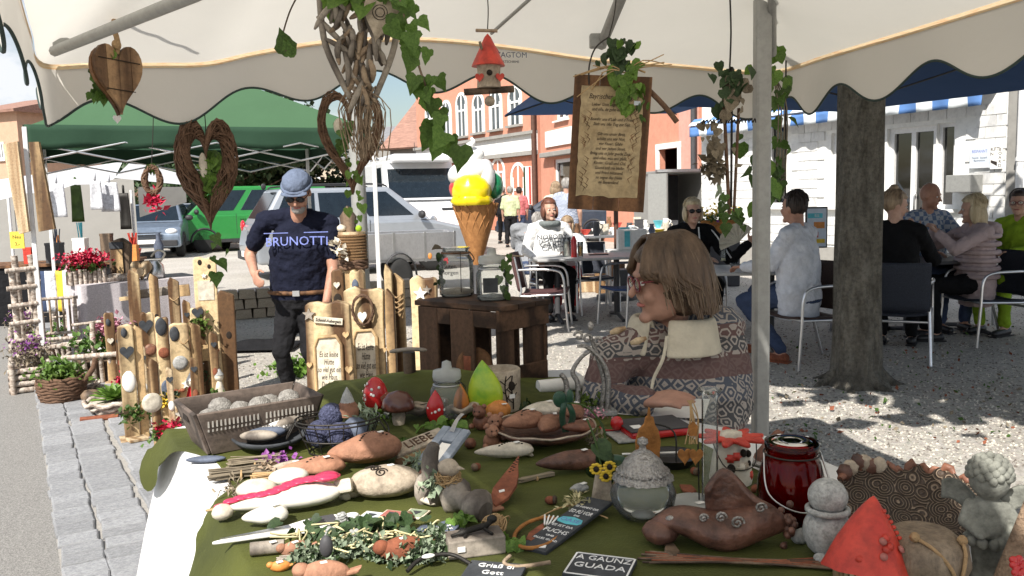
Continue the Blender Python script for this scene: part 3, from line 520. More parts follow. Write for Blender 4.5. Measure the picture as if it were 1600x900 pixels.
vehicle('silver_suv', 'silver estate car with roof rails parked behind the man in navy shirt', (cz.x, cz.y, 0), R(27), 1.82, low, (-2.05, 1.25, -1.65, .45, 1.03, 1.68, .22), 'car_silver', ((.06, .3), (.33, .60), (.63, .92)), .34, (-1.35, 1.3), (('tail_lamp', 'lamp_red', -2.10, .76, .98, .05, .14, .12), ('headlamp', 'lamp_clear', 2.02, .66, .74, .16, .16, .09)), extra=rails)
low = [(-2.9, .32), (-2.95, .6), (-2.95, 1.3), (-2.9, 1.42), (2.05, 1.42), (2.35, 1.2), (2.72, .98), (2.85, .7), (2.85, .32)]
def vanx(t):
    m = MB(); m.box((-.4, 0, 2.42), (4.8, 1.55, .22)); m.build('high_roof', 'van_white', t, bevel=.1, seg=3)
    MB().tube([(1.2, 0, 2.53), (1.15, 0, 2.85)], .008, 5).build('antenna', 'car_trim', t)
    for s in (-1, 1): MB().box((2.47, s*.5, 1.17), (.06, .34, .03), ry=.5).build('air_vent', 'car_trim', t)
    MB().ell((2.83, 0, .92), (.03, .11, .11)).build('badge', 'alu', t)
cz = P(655, 300, 21.5)
vehicle('white_van', 'tall white delivery van parked behind the silver estate car', (cz.x-.5, cz.y+1.5, 0), R(-71), 2.0, low, (-2.93, 2.2, -2.8, 1.45, 1.40, 2.36, .12), 'van_white', ((.70, .93),), .36, (-1.9, 1.75), (('headlamp', 'lamp_clear', 2.62, .8, .95, .18, .16, .14), ('tail_lamp', 'lamp_red', -2.93, .9, 1.0, .04, .08, .3)), front_w=(.05, .95, .05, .80), extra=vanx, cat='van', grille=.6)
low = [(-2.3, .32), (-2.35, 1.05), (-2.3, 1.12), (1.75, 1.12), (2.2, .95), (2.38, .75), (2.38, .32)]
cz = P(388, 300, 26.5)
vehicle('green_van', 'bright green minibus parked left of the silver estate car', (cz.x, cz.y, 0), R(-152), 1.84, low, (-2.3, 1.95, -2.2, 1.1, 1.10, 1.93, .14), 'car_green', ((.05, .33), (.37, .66), (.71, .93)), .33, (-1.5, 1.5), (('headlamp', 'lamp_clear', 2.3, .65, .85, .08, .16, .09), ('tail_lamp', 'lamp_red', -2.33, .8, .9, .04, .08, .2)), cat='van', grille=.7)
low = [(-1.95, .3), (-2.0, .8), (-1.85, .98), (.8, .98), (1.7, .84), (1.98, .66), (2.0, .3)]
for k, (x, Y, rz, m, l) in enumerate(((240, 24.5, -75, 'car_bluegrey', 'blue grey car facing the viewer behind the bollard'), (296, 27.5, -60, 'car_silver', 'silver car parked between the blue grey car and the green minibus'), (880, 27, 160, 'car_dark', 'dark blue car parked before the salmon shop window'))):
    cz = P(x, 300, Y); vehicle('parked_car', l, (cz.x, cz.y, 0), R(rz), 1.72, low, (-1.8, 1.0, -1.3, .2, .96, 1.46, .2), m, ((.06, .45), (.48, .9)), .31, (-1.2, 1.25), (('tail_lamp', 'lamp_red', -1.95, .7, .8, .06, .12, .12), ('headlamp', 'lamp_clear', 1.85, .62, .72, .14, .16, .09)), grille=.55)
# low silver trailer
q = G(600, 458); t = thing('open_trailer', 'low silver open trailer with side boards beside the wooden stelae', 'trailer', (q.x+.30, q.y+.5, 0), R(14)); t.scale = (.68, .9, 1); mb = MB(); mb.box((0, 0, .50), (2.1, 1.15, .05)); mb.build('bed', 'steel', t)
for s, nm in ((-1, 'side_board'), (1, 'side_board')): MB().box((0, s*.575, .72), (2.1, .025, .40)).build(nm, 'alu', t, bevel=.006)
for x in (-1.05, 1.05): MB().box((x, 0, .72), (.025, 1.12, .40)).build('end_board', 'alu', t, bevel=.006)
for x in (-1.03, -.35, .35, 1.03): MB().box((x, -.60, .70), (.05, .03, .46)).build('stanchion', 'steel', t)
wheel(t, -.25, -.70, .27, .16); wheel(t, -.25, .70, .27, .16)
for s in (-1, 1): mb = MB(); mb.sheet(lambda a, b: (-.25-.36*math.cos(a*PI), s*(.60+.2*b), .28+.34*math.sin(a*PI)), 14, 1); mb.build('mudguard', 'car_trim', t, solid=.015)
mb = MB(); mb.tube([(1.05, 0, .45), (2.1, 0, .42)], .04); mb.build('drawbar', 'steel', t); MB().box((.75, -.61, .47), (.2, .03, .09)).build('lamp', 'lamp_red', t); MB().ell((.45, -.59, .55), (.05, .02, .05)).build('reflector', 'orange', t)
# grey box trailer, open at the back
cz = P(1060, 300, 19.); t = thing('box_trailer', 'grey box trailer standing open with black inside beside the salmon house', 'trailer', (cz.x, cz.y, 0), R(14)); mb = MB(); mb.box((-.55, .5, 1.2), (.04, 1.4, 1.3)); mb.box((.55, .5, 1.2), (.04, 1.4, 1.3)); mb.box((0, .5, 1.87), (1.2, 1.45, .06)); mb.box((0, .5, .53), (1.14, 1.4, .05)); mb.build('box', 'tent_pole', t, bevel=.01)
MB().box((0, 1.15, 1.2), (1.05, .02, 1.25)).build('inner_wall', 'dark_grey', t); MB().box((-.6, -.25, 1.2), (.05, .5, 1.28), rz=.5).build('door', 'tent_pole', t); wheel(t, -.62, .6, .28, .16); wheel(t, .62, .6, .28, .16); MB().box((-.02, -.22, 1.9), (1.2, .12, .06)).build('lintel', 'alu', t)
# ================================================================ the stall's canopy
def clothmat(name, col, tl, rough=.9, fold=3.):
    return mat(name, col, rough, var=.03, scale=2, transl=tl, bump=.25, bscale=fold, bdist=.05)
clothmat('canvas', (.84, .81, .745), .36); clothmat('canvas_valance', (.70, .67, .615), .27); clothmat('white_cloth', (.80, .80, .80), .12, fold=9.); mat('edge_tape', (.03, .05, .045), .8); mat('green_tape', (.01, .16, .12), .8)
mat('seam_tape', (.62, .44, .22), .8, scale=60, stretch=(2, 1, 1), ramp=[(.40, (.58, .36, .20)), (.50, (.62, .48, .30)), (.62, (.62, .52, .34))], coord='Generated', bump=.1)
STRIP = [(68, 98), (150, 98), (250, 98), (325, 96), (400, 80), (520, 61), (640, 58), (720, 62), (820, 74), (930, 90), (1060, 100), (1200, 110)]
def zx(x): return 2.72+(x-68)/1132*.85
FAR = [P(x, y, zx(x)) for x, y in STRIP]
RIGHT = [P(1300, 82, 3.05), P(1420, 46, 2.68), P(1560, 2, 2.36), P(1800, -75, 1.95)]
RIGHT += [RIGHT[-1]+V(.25, -1.0, .02), RIGHT[-1]+V(.4, -1.6, .02), V(1.6, -.9, 1.98), V(.9, -.95, 1.98)]
l0 = FAR[0]; LEFT = [l0+V(.20, -.42, .01), l0+V(.42, -.86, .02), l0+V(.66, -1.33, .02), l0+V(.95, -1.95, .02), l0+V(1.35, -2.8, .02), l0+V(1.8, -3.5, .02)]
ring = LEFT[::-1]+FAR+RIGHT; APEX = V(.10, 1.35, 2.75)
ctent = thing('market_canopy', 'cream market canopy with scalloped valance over the craft stall', 'canopy', (0, 0, 0))
rs = bez(ring, 6); mb = MB(); n = len(rs)
mb.sheet(lambda a, b: rs[min(n-1, int(round(a*(n-1))))].lerp(APEX, b) - V(0, 0, .10*math.sin(b*PI)), n-1, 14); mb.build('roof', 'canvas', ctent)
def arclen(ps):
    d = [0]
    for i in range(1, len(ps)): d.append(d[-1]+(ps[i]-ps[i-1]).length)
    return d
dl = arclen(rs); c_ = V(.1, 1.6, 0)
def valp(a, b):
    s = a*dl[-1]; i = 0
    while i < n-2 and dl[i+1] < s: i += 1
    f = (s-dl[i])/max(1e-6, dl[i+1]-dl[i]); p = rs[i].lerp(rs[i+1], f); o = (V(p.x, p.y, 0)-c_).normalized()
    ph = s/.44*PI*2; drop = .155+.042*math.cos(ph+.6); return p+o*(.012+.012*math.sin(ph)*b+.02*b*math.sin(s*3.1))-V(0, 0, drop*b)
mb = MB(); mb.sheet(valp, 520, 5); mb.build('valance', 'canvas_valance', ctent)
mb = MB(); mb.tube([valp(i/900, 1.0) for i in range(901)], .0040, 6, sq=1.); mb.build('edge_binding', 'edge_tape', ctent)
mb = MB(); cen = V(.1, 1.35, 0)
mb.sheet(lambda a, b: (lambda p: p+(V(cen.x, cen.y, p.z)-p).normalized()*.006-V(0, 0, .020*(b-.2)))(valp(a, .0)), 520, 1); mb.build('seam_tape', 'seam_tape', ctent)
def pole(px, py0, py1, Y, r, nm='pole', zb=0.):
    a = P(px, py0, Y); mb = MB(); mb.box((a.x, a.y, (zb+a.z)/2), (r*2, r*2, a.z-zb)); return mb.build(nm, 'tent_pole', ctent, bevel=r*.35)
pole(1192, -45, 660, 2.92, .0265)
for q in (([P(85, 80, 2.6), P(300, -6, 1.9), P(420, -60, 1.6)], .016), ([P(940, 70, 3.2), P(985, -40, 2.6)], .020), ([P(1207, 85, 3.05), P(1206, -30, 2.8)], .014), ([P(768, 52, 3.1), P(835, -8, 2.7)], .006)): MB().tube(q[0], q[1], 8).build('roof_strut', 'tent_pole', ctent)
MB().box(P(932, 64, 3.15), (.05, .04, .05)).build('bracket', 'tent_pole', ctent, bevel=.006); MB().box(P(98, 68, 2.58), (.05, .03, .03)).build('bracket', 'tent_pole', ctent, bevel=.006)
q = P(793, 86, 3.20); t_ = text('printed_mark', 'ALTAGTOM', .028, 'slate_blue', ctent, q, rot=(PI/2, 0, R(16))); MB().prism([(-.025, 0), (.03, 0), (.0, .045)], .001).build('printed_mark', 'hat_red', ctent, q+V(-.055, -.012, .005), (0, 0, R(16)))
text('printed_mark', 'MARKTSCHIRME', .012, 'slate', ctent, q+V(.0, .0, -.024), rot=(PI/2, 0, R(16)))
# ================================================================ green folding gazebo
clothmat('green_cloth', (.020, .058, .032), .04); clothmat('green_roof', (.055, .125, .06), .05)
g0 = P(38, 200, 7.0); gz = g0.z; e1 = V(.83, .40, 0).normalized(); e2 = V(-e1.y, e1.x, 0); gl = 2.95
t = thing('green_gazebo', 'dark green folding gazebo over the wooden crafts on the left', 'gazebo', (g0.x, g0.y, 0)); A = [V(0, 0, 0), e1*gl, e1*gl+e2*2.9, e2*2.9]; ez = 2.10; top = (e1*gl+e2*2.9)/2+V(0, 0, 2.85)
mb = MB()
for i in range(4): mb.add([A[i]+V(0, 0, ez), A[(i+1) % 4]+V(0, 0, ez), top], [(0, 1, 2)])
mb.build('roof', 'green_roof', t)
mb = MB()
for i in range(4):
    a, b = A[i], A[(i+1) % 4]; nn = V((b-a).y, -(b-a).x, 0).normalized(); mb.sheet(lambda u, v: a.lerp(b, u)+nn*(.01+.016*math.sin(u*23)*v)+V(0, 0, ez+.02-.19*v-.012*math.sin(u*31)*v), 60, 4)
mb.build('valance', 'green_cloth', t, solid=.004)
for i in range(4): a = A[i]*.985+top*.0; MB().box((a.x, a.y, ez/2), (.035, .035, ez), rz=math.atan2(e1.y, e1.x)).build('leg', 'white_metal', t, bevel=.005)
for i in range(4):
    a, b = A[i], A[(i+1) % 4]
    for k in range(4):
        u0, u1_ = k/4, (k+1)/4; s0, s1 = (.0, -.16) if k % 2 else (-.16, .0)
        for q0, q1 in ((s0, s1), (s1, s0)): MB().tube([a.lerp(b, u0)+V(0, 0, ez-.12+q0), a.lerp(b, u1_)+V(0, 0, ez-.12+q1)], .009, 6).build('scissor_bar', 'alu', t)
# ================================================================ parasols
clothmat('blue_cloth', (.035, .085, .21), .08)
def parasol(name, label, loc, rz, half, ez, hz, pm='brown_pipe', cm='blue_cloth'):
    t = thing(name, label, 'parasol', loc, rz, None); mb = MB(); q = [(-half, -half, ez), (half, -half, ez), (half, half, ez), (-half, half, ez)]
    for i in range(4):
        a, b = Vector(q[i]), Vector(q[(i+1) % 4]); ap = V(0, 0, hz); mb.sheet(lambda u, v: a.lerp(b, u).lerp(ap, v)-V(0, 0, .16*math.sin(u*PI)*(1-v)*0+.05*math.sin(u*PI)*v*(1-v)), 10, 6)
    mb.build('cover', cm, t)
    MB().tube([(0, 0, 0), (0, 0, hz)], .032, 12).build('pole', pm, t)
    for i in range(4): MB().tube([(0, 0, hz-.03), (q[i][0]*.99, q[i][1]*.99, ez-.015)], .011, 6).build('rib', 'dark_grey', t); MB().tube([(0, 0, ez-.12), (q[i][0]*.5, q[i][1]*.5, (ez+hz)/2-.03)], .009, 6).build('strut', 'dark_grey', t)
    MB().lathe([(.28, 0), (.28, .06), (.05, .09), (.05, .3)], 20).build('base', 'dark_grey', t); return t
p = P(1346, 300, 8.6); parasol('blue_parasol', 'large blue parasol above the tables beside the tree trunk', (p.x, p.y, 0), R(28), 1.95, 2.42, 3.05)
p = P(962, 300, 11.6); parasol('blue_parasol', 'blue parasol behind the hanging poem board', (p.x, p.y, 0), R(8), 1.32, 2.62, 3.0)
# ================================================================ the tree by the tables
b0 = G(1338, 600); ht = thing('plane_tree', 'thick grey tree trunk between the cafe tables', 'tree', (b0.x, b0.y, 0)); mb = MB()
def bark(a, f): return 1+.035*math.sin(a*7+f*3)+.05*noise.noise(V(math.cos(a)*3, math.sin(a)*3, f*9))+.03*noise.noise(V(math.cos(a)*9, math.sin(a)*9, f*14))+(.30*max(0, .08-f)/.08)*(1+.3*math.sin(a*5))
mb.lathe([(.185, 0), (.178, .1), (.172, .25), (.166, .5), (.163, .9), (.162, 1.4), (.158, 2.), (.155, 2.6), (.15, 3.2), (.11, 4.2), (.07, 5.4)], 40, fn=bark)
for k in range(8):
    a = k*.8; mb.tube(bez([(0, 0, 3.0+.1*k), (math.cos(a)*1.0, math.sin(a)*1.0, 3.7+.1*k), (math.cos(a)*2.4, math.sin(a)*2.4, 4.3+.15*k)], 4), [.08*(1-.07*i) for i in range(9)], 8)
mat('tree_bark', (.085, .075, .058), .95, col2=(.20, .185, .155), scale=14, stretch=(1, 1, .35), bump=1., bscale=34, bdist=.06, grime=.4); mb.build('trunk', 'tree_bark', ht)
for k in range(7):
    a = k*.95+.3; r_ = MB(); r_.tube(bez([(math.cos(a)*.15, math.sin(a)*.15, .10), (math.cos(a)*.24, math.sin(a)*.23, .02), (math.cos(a+.2)*.36, math.sin(a+.2)*.35, -.03)], 5), [.045*(1-.05*i) for i in range(11)], 8); r_.build('root', 'tree_bark', ht)
random.seed(11); mb = MB(); pts = []
for k in range(1150):
    a = random.uniform(0, 6.3); rr = 3.75*math.sqrt(random.random()); pts += [V(math.cos(a)*rr, math.sin(a)*rr, 3.45+random.uniform(0, 2.4)*(1-(rr/4.2)**2))]*22
pts = [q+V(.95, -.3, 0) for q in pts]; leafmass(mb, pts, .36, .30); mb.build('crown', 'leaf', ht)
mb = MB(); random.seed(4)
for k in range(420): p = G(random.uniform(1180, 1620), random.uniform(500, 700)); mb.mi = k % 3; leafmass(mb, [V(p.x, p.y, .012)], .035, .002)
struct('fallen_leaves', mb, ['leaf_dry', 'rust_red', 'leaf'], kind='stuff')
# ================================================================ people
mat('skin', (.52, .30, .22), .55, col2=(.58, .36, .27), scale=12, bump=.08, spec=.4); mat('skin_tan', (.42, .21, .14), .5, col2=(.50, .27, .19), scale=12, bump=.08); mat('skin_pink', (.40, .21, .15), .55, col2=(.47, .265, .195), scale=14, bump=.08)
mat('eye_white', (.75, .74, .72), .3, bump=0); mat('eye_dark', (.02, .015, .01), .2, bump=0); mat('lips', (.38, .13, .11), .5, bump=0); mat('sunglass', (.01, .01, .012), .1, bump=0)
def hairmat(n, a, b): return mat(n, a, .5, col2=b, scale=30, stretch=(1, 1, .12), bump=.6, bscale=90)
hairmat('hair_brown', (.055, .034, .022), (.175, .115, .075)); hairmat('hair_highlight', (.12, .08, .05), (.30, .22, .15)); hairmat('hair_dark', (.018, .012, .01), (.05, .03, .022)); hairmat('hair_red', (.09, .03, .018), (.19, .075, .045)); hairmat('hair_blond', (.42, .32, .18), (.68, .57, .38)); hairmat('hair_grey', (.24, .22, .20), (.42, .40, .38)); hairmat('hair_fair', (.20, .13, .08), (.42, .31, .20))
def fabric(n, c, **k): return mat(n, c, .9, var=.14, scale=k.pop('scale', 7), bump=.6, bscale=14, bdist=.035, spec=.2, **k)
fabric('navy', (.010, .012, .026)); fabric('black_cloth', (.008, .008, .009)); fabric('white_shirt', (.66, .68, .74)); fabric('white_top', (.72, .72, .72)); fabric('lime', (.26, .40, .03)); fabric('lime_pale', (.48, .53, .33)); fabric('grey_cloth', (.25, .26, .28)); fabric('charcoal', (.014, .014, .016)); fabric('puffer', (.46, .36, .36)); fabric('pink_cloth', (.5, .16, .17)); fabric('denim', (.05, .07, .13)); fabric('cap_blue', (.13, .16, .23), scale=40); fabric('scarf', (.16, .18, .18), scale=30); fabric('khaki', (.24, .19, .13)); fabric('cream_cloth', (.55, .50, .40)); fabric('red_cloth', (.5, .02, .025))
checker('plaid', (.12, .17, .28), (.42, .44, .48), 22); checker('check_shirt', (.20, .24, .34), (.42, .45, .52), 40)
def knit():
    m, t, b = nodes('knit'); L = t.links; N = t.nodes; tc = N.new('ShaderNodeTexCoord'); sp = N.new('ShaderNodeSeparateXYZ'); L.new(tc.outputs['Object'], sp.inputs[0])
    nn = N.new('ShaderNodeTexNoise'); nn.inputs['Scale'].default_value = 5; L.new(tc.outputs['Object'], nn.inputs['Vector'])
    ad = N.new('ShaderNodeMath'); ad.operation = 'MULTIPLY_ADD'; ad.inputs[1].default_value = .03; L.new(nn.outputs[0], ad.inputs[0]); L.new(sp.outputs[2], ad.inputs[2])
    mr = N.new('ShaderNodeMapRange'); mr.inputs[1].default_value = .60; mr.inputs[2].default_value = 1.14; L.new(ad.outputs[0], mr.inputs[0])
    r = N.new('ShaderNodeValToRGB'); r.color_ramp.interpolation = 'CONSTANT'; L.new(mr.outputs[0], r.inputs[0]); e = r.color_ramp.elements
    g = (.065, .065, .07, 1); mv = (.12, .070, .066, 1); bl = (.075, .085, .11, 1); e[0].color = g; e[0].position = 0; e[1].position = .16; e[1].color = mv
    for p_, c in ((.27, g), (.40, bl), (.53, mv), (.66, g), (.74, mv), (.82, bl), (.92, g)): q = e.new(p_); q.color = c
    vo = N.new('ShaderNodeTexVoronoi'); vo.inputs['Scale'].default_value = 24; vo.inputs['Randomness'].default_value = 0.; vo.distance = 'MANHATTAN'; L.new(tc.outputs['Object'], vo.inputs['Vector'])
    wv = N.new('ShaderNodeTexWave'); wv.inputs['Scale'].default_value = 15; wv.inputs['Distortion'].default_value = 5.; wv.bands_direction = 'X'; L.new(tc.outputs['Object'], wv.inputs['Vector'])
    mx_ = N.new('ShaderNodeMath'); mx_.operation = 'MULTIPLY'; L.new(vo.outputs['Distance'], mx_.inputs[0]); mx_.inputs[1].default_value = 30.; sn = N.new('ShaderNodeMath'); sn.operation = 'SINE'; mq = N.new('ShaderNodeMath'); mq.operation = 'MULTIPLY'; mq.inputs[1].default_value = 8.
    L.new(vo.outputs['Distance'], mq.inputs[0]); mq.inputs[1].default_value = 13.; L.new(mq.outputs[0], sn.inputs[0]); gt = N.new('ShaderNodeMath'); gt.operation = 'GREATER_THAN'; gt.inputs[1].default_value = .22; 
    mm = N.new('ShaderNodeMath'); mm.operation = 'MULTIPLY'; L.new(sn.outputs[0], mm.inputs[0]); L.new(wv.outputs['Fac'], mm.inputs[1]); L.new(sn.outputs[0], gt.inputs[0])
    # plain bands carry no motif
    pb = N.new('ShaderNodeValToRGB'); pb.color_ramp.interpolation = 'CONSTANT'; L.new(mr.outputs[0], pb.inputs[0]); q = pb.color_ramp.elements; q[0].color = (1, 1, 1, 1); q[1].position = .16; q[1].color = (.25, .25, .25, 1)
    for p_, c in ((.24, 1.), (.53, .12), (.64, 1.)): z = q.new(p_); z.color = (c, c, c, 1)
    m3 = N.new('ShaderNodeMath'); m3.operation = 'MULTIPLY'; L.new(gt.outputs[0], m3.inputs[0]); L.new(pb.outputs[0], m3.inputs[1])
    mix = N.new('ShaderNodeMixRGB'); L.new(m3.outputs[0], mix.inputs[0]); L.new(r.outputs[0], mix.inputs[1]); mix.inputs[2].default_value = (.34, .30, .27, 1); L.new(mix.outputs[0], b.inputs['Base Color']); b.inputs['Roughness'].default_value = .95
    w2 = N.new('ShaderNodeTexNoise'); w2.inputs['Scale'].default_value = 130; bp = N.new('ShaderNodeBump'); bp.inputs['Strength'].default_value = .7; bp.inputs['Distance'].default_value = .004; L.new(tc.outputs['Object'], w2.inputs['Vector']); L.new(w2.outputs[0], bp.inputs['Height']); L.new(bp.outputs[0], b.inputs['Normal']); MATS['knit'] = m
knit()
def hand(mb, wr, d, nrm, s=1., curl=.35, thumb=1):
    """palm, four unequal bent fingers and a thumb leaving the side of the palm; nrm points out of the palm"""
    d = Vector(d).normalized(); nrm = Vector(nrm); nrm = (nrm-d*nrm.dot(d)).normalized(); sd = d.cross(nrm)*thumb; wr = Vector(wr)
    for k in range(4):
        o = (k-1.5)*.0195*s; mb.cap(wr+d*.012*s+sd*o*.6, wr+d*.085*s+sd*o, .0145*s, .0125*s, 8)
    for k, l in enumerate((.066, .076, .071, .055)):
        o = (1.5-k)*.0200*s; b = wr+d*.088*s+sd*o; dd = d.copy(); r0 = .0098*s
        for j in range(3):
            dd = (dd*math.cos(curl)+nrm*math.sin(curl)).normalized(); e = b+dd*l*s*(.45, .32, .26)[j]; mb.cap(b, e, r0, r0*.9, 8); b = e; r0 *= .9
    b = wr+d*.025*s+sd*.028*s; dd = (d*.55+sd*.8+nrm*.25).normalized(); e = b+dd*.042*s; mb.cap(b, e, .0135*s, .011*s, 8); dd = (d*.9+sd*.25+nrm*.35).normalized(); mb.cap(e, e+dd*.048*s, .011*s, .009*s, 8)
STAND = dict(pel=(0, 0, .93), chest=(0, -.01, 1.24), neck=(0, .0, 1.46), head=(0, -.02, 1.60), sL=(.18, 0, 1.40), sR=(-.18, 0, 1.40), eL=(.24, .03, 1.13), eR=(-.24, .03, 1.13), wL=(.24, -.06, .88), wR=(-.24, -.06, .88), hL=(.09, 0, .90), hR=(-.09, 0, .90), kL=(.10, -.03, .50), kR=(-.10, -.03, .50), aL=(.11, .03, .09), aR=(-.11, .03, .09))
SIT = dict(pel=(0, 0, .54), chest=(0, -.01, .86), neck=(0, -.02, 1.08), head=(0, -.05, 1.215), sL=(.18, -.01, 1.01), sR=(-.18, -.01, 1.01), eL=(.25, -.12, .78), eR=(-.25, -.12, .78), wL=(.14, -.36, .78), wR=(-.14, -.36, .78), hL=(.09, -.02, .53), hR=(-.09, -.02, .53), kL=(.13, -.45, .52), kR=(-.13, -.45, .52), aL=(.12, -.40, .09), aR=(-.12, -.40, .09))
CT = bpy.data.textures.new('creases', 'CLOUDS'); CT.noise_scale = .075; CT.noise_depth = 2
def crease(o): q = o.modifiers.new('crease', 'DISPLACE'); q.texture = CT; q.texture_coords = 'LOCAL'; q.strength = .028; q.mid_level = .5; return o
def person(label, base, face, pose, J=None, Jw=None, top='white_top', sleeve='long', bottom='black_cloth', shoes='black_plastic', skin='skin', hair=('short', 'hair_dark'), yaw=0, pitch=0, roll=0, fat=1., voxel=.011, hs=1., glasses=None, hands=True, curl=.4, legs=True, hem=0., group=None, palm=None, sc=1.):
    t = thing('person', label, 'person', (base[0], base[1], 0), R(face), group)
    j = {k: Vector(v)*sc for k, v in pose.items()}; Ri = Matrix.Rotation(-R(face), 3, 'Z')
    for k, v in (J or {}).items(): j[k] = Vector(v)
    for k, v in (Jw or {}).items(): q = Ri @ (Vector(v)-V(base[0], base[1], 0)); j[k] = q
    body = MB(); fr = V(0, -1, 0); pel, ch, nk = j['pel'], j['chest'], j['neck']; sm = (j['sL']+j['sR'])/2
    def torso(mb, o, lo=0.):
        pts = [pel-V(0, 0, .10+lo), pel-V(0, 0, .02), pel.lerp(ch, .5), ch, ch.lerp(sm, .6)+V(0, .01, 0), sm.lerp(nk, .45), nk]
        mb.tube(pts, [(.145+o)*fat, (.172+o)*fat, (.165+o)*fat, (.178+o)*fat**.6, .165+o, .10+o, .052+o*.6], 20, sq=.70, up=fr)
        for s in ('L', 'R'): mb.cap(sm.lerp(nk, .5).lerp(j['s'+s], .35), j['s'+s], .062+o, .060+o)
    def arm(mb, s, o, f0=0., f1=1., r=1.):
        S, E, Wr = j['s'+s], j['e'+s], j['w'+s]; mb.cap(S, S.lerp(E, min(1, f1*2)), (.056+o)*r, (.044+o)*r if f1 >= .5 else (.050+o)*r)
        if f1 > .5: mb.cap(E, E.lerp(Wr, (f1-.5)*2), (.043+o)*r, (.030+o)*r)
    torso(body, 0)
    body.cap(nk-V(0, 0, .05), nk.lerp(j['head'], .6)+V(0, .015, 0), .055*hs, .052*hs)
    for s in 'LR':
        arm(body, s, 0); d = (j['w'+s]-j['e'+s]).normalized()
        if hands: hand(body, j['w'+s], d, (palm or {}).get(s, V(0, -.3, -1)), 1.0, curl, thumb=1 if s == 'R' else -1)
        if legs: body.cap(j['h'+s], j['k'+s], .082*fat**.5, .056); body.cap(j['k'+s], j['a'+s], .054, .036); body.cap(j['a'+s]-V(0, -.03, .035), j['a'+s]+V(0, -.13, -.05), .036, .028)
    H = Matrix.Translation(j['head']) @ Matrix.Rotation(R(yaw), 4, 'Z') @ Matrix.Rotation(R(pitch), 4, 'X') @ Matrix.Rotation(R(roll), 4, 'Y') @ Matrix.Scale(hs, 4)
    body.ell((0, .008, .025), (.074, .094, .10), H, 20, 14); body.ell((0, -.022, -.05), (.058, .066, .072), H); body.cap((0, -.088, .008), (0, -.110, -.022), .009, .0135, 8, H); body.ell((0, -.078, -.100), (.026, .02, .018), H)
    body.cap((-.03, -.082, .030), (.03, -.082, .030), .010, .010, 8, H)
    for s in (-1, 1): body.ell((s*.076, .005, -.006), (.011, .020, .032), H); body.ell((s*.034, -.064, -.032), (.027, .024, .028), H)
    body.build('body', skin, t, remesh=voxel, smooth_it=2)
    for s in (-1, 1):
        if glasses != 'sun': MB().ell((s*.031, -.082, .008), (.0125, .008, .0075), H, 10, 6).build('eye', 'eye_white', t); MB().ell((s*.031, -.0885, .008), (.0058, .003, .0058), H, 8, 6).build('iris', 'eye_dark', t)
    mo = MB(); mo.tube(bez([V(-.024, -.082, -.060), V(-.01, -.0905, -.0585), V(.01, -.0905, -.0585), V(.024, -.082, -.060)], 3), [.002, .004, .0055, .006, .0062, .006, .0062, .0055, .004, .002], 8, H); mo.build('lips', 'lips', t)
    if glasses:
        g = MB(); 
        for s in (-1, 1):
            if glasses == 'sun': g.ell((s*.033, -.093, .008), (.030, .010, .021), H, 14, 8)
            else: g.tube([(s*.033+.027*math.cos(a), -.098, .006+.020*math.sin(a)) for a in [2*PI*k/16 for k in range(16)]], .0028, 6, H, closed=True)
            g.tube([(s*.060, -.092, .014), (s*.078, -.05, .016), (s*.079, .01, .010)], .0028, 6, H)
        g.tube([(-.01, -.101, .012), (.01, -.101, .012)], .0025, 6, H); g.build('sunglasses' if glasses == 'sun' else 'glasses', 'sunglass' if glasses == 'sun' else 'glass_frame', t)
        if glasses == 'clear':
            g = MB(); [g.ell((s*.033, -.098, .006), (.025, .001, .018), H, 12, 6) for s in (-1, 1)]; g.build('lens', 'clear_glass', t)
    kind, hm = hair; hb = MB()
    def cut(p, d):
        k = 1+.06*noise.noise(d*5+V(base[0], 1, 2))
        if d.y < -.25 and d.z < .42: k *= .80
        return p*k
    if kind != 'bald':
        hb.ell((0, .010, .036), (.086, .108, .105), H, 28, 18, fn=cut)
        if kind in ('long', 'bob', 'bun'):
            if kind == 'long':
                hb.ell((0, .052, -.065), (.088, .062, .135), H, 20, 12, fn=blob(1, 2, .12, 4)); [hb.ell((s*.075, .015, -.04), (.024, .055, .10), H, 12, 8) for s in (-1, 1)]
            elif kind == 'bob': hb.ell((0, .04, -.03), (.092, .078, .10), H, 20, 12, fn=blob(1, 2, .1, 4)); [hb.ell((s*.079, .0, -.02), (.022, .06, .075), H, 12, 8) for s in (-1, 1)]
            else: hb.ell((0, .045, .135), (.040, .040, .036), H, 14, 8, fn=blob(1, 5, .2, 4))
        random.seed(int(abs(base[0]*100))+1)
        for k in range(70):
            a = random.uniform(.2, PI-.2); b_ = random.uniform(-.3, 2.2); r0 = 1.03
            def on(th, ph, q): return V(.088*math.cos(th)*math.sin(ph), .012+.110*math.sin(th)*math.sin(ph), .036+.108*math.cos(ph))*q
            th = random.uniform(-.15, PI+.15); ph0 = random.uniform(.0, .9); ph1 = ph0+random.uniform(.5, .9)
            hb.tube([on(th, ph0, 1.0), on(th+.05, (ph0+ph1)/2, 1.035), on(th+.02, ph1, 1.015)], [.004, .006, .002], 5, H)
        hb.build('hair', hm, t)
    sh = MB(); torso(sh, .016, hem)
    for s in 'LR':
        f = {'long': .97, 'short': .33, 'half': .5, 'none': .04}[sleeve]; arm(sh, s, .016, 0, f, 1.0)
        if sleeve == 'short': S, E = j['s'+s], j['e'+s]; sh.cap(S, S.lerp(E, .60), .074, .070)
    crease(sh.build('shirt', top, t, remesh=voxel*.95, smooth_it=2))
    tr = MB(); tr.tube([pel-V(0, 0, .12), pel-V(0, 0, .05), pel+V(0, 0, .06)], [.15*fat, .182*fat, .172*fat], 20, sq=.72, up=fr)
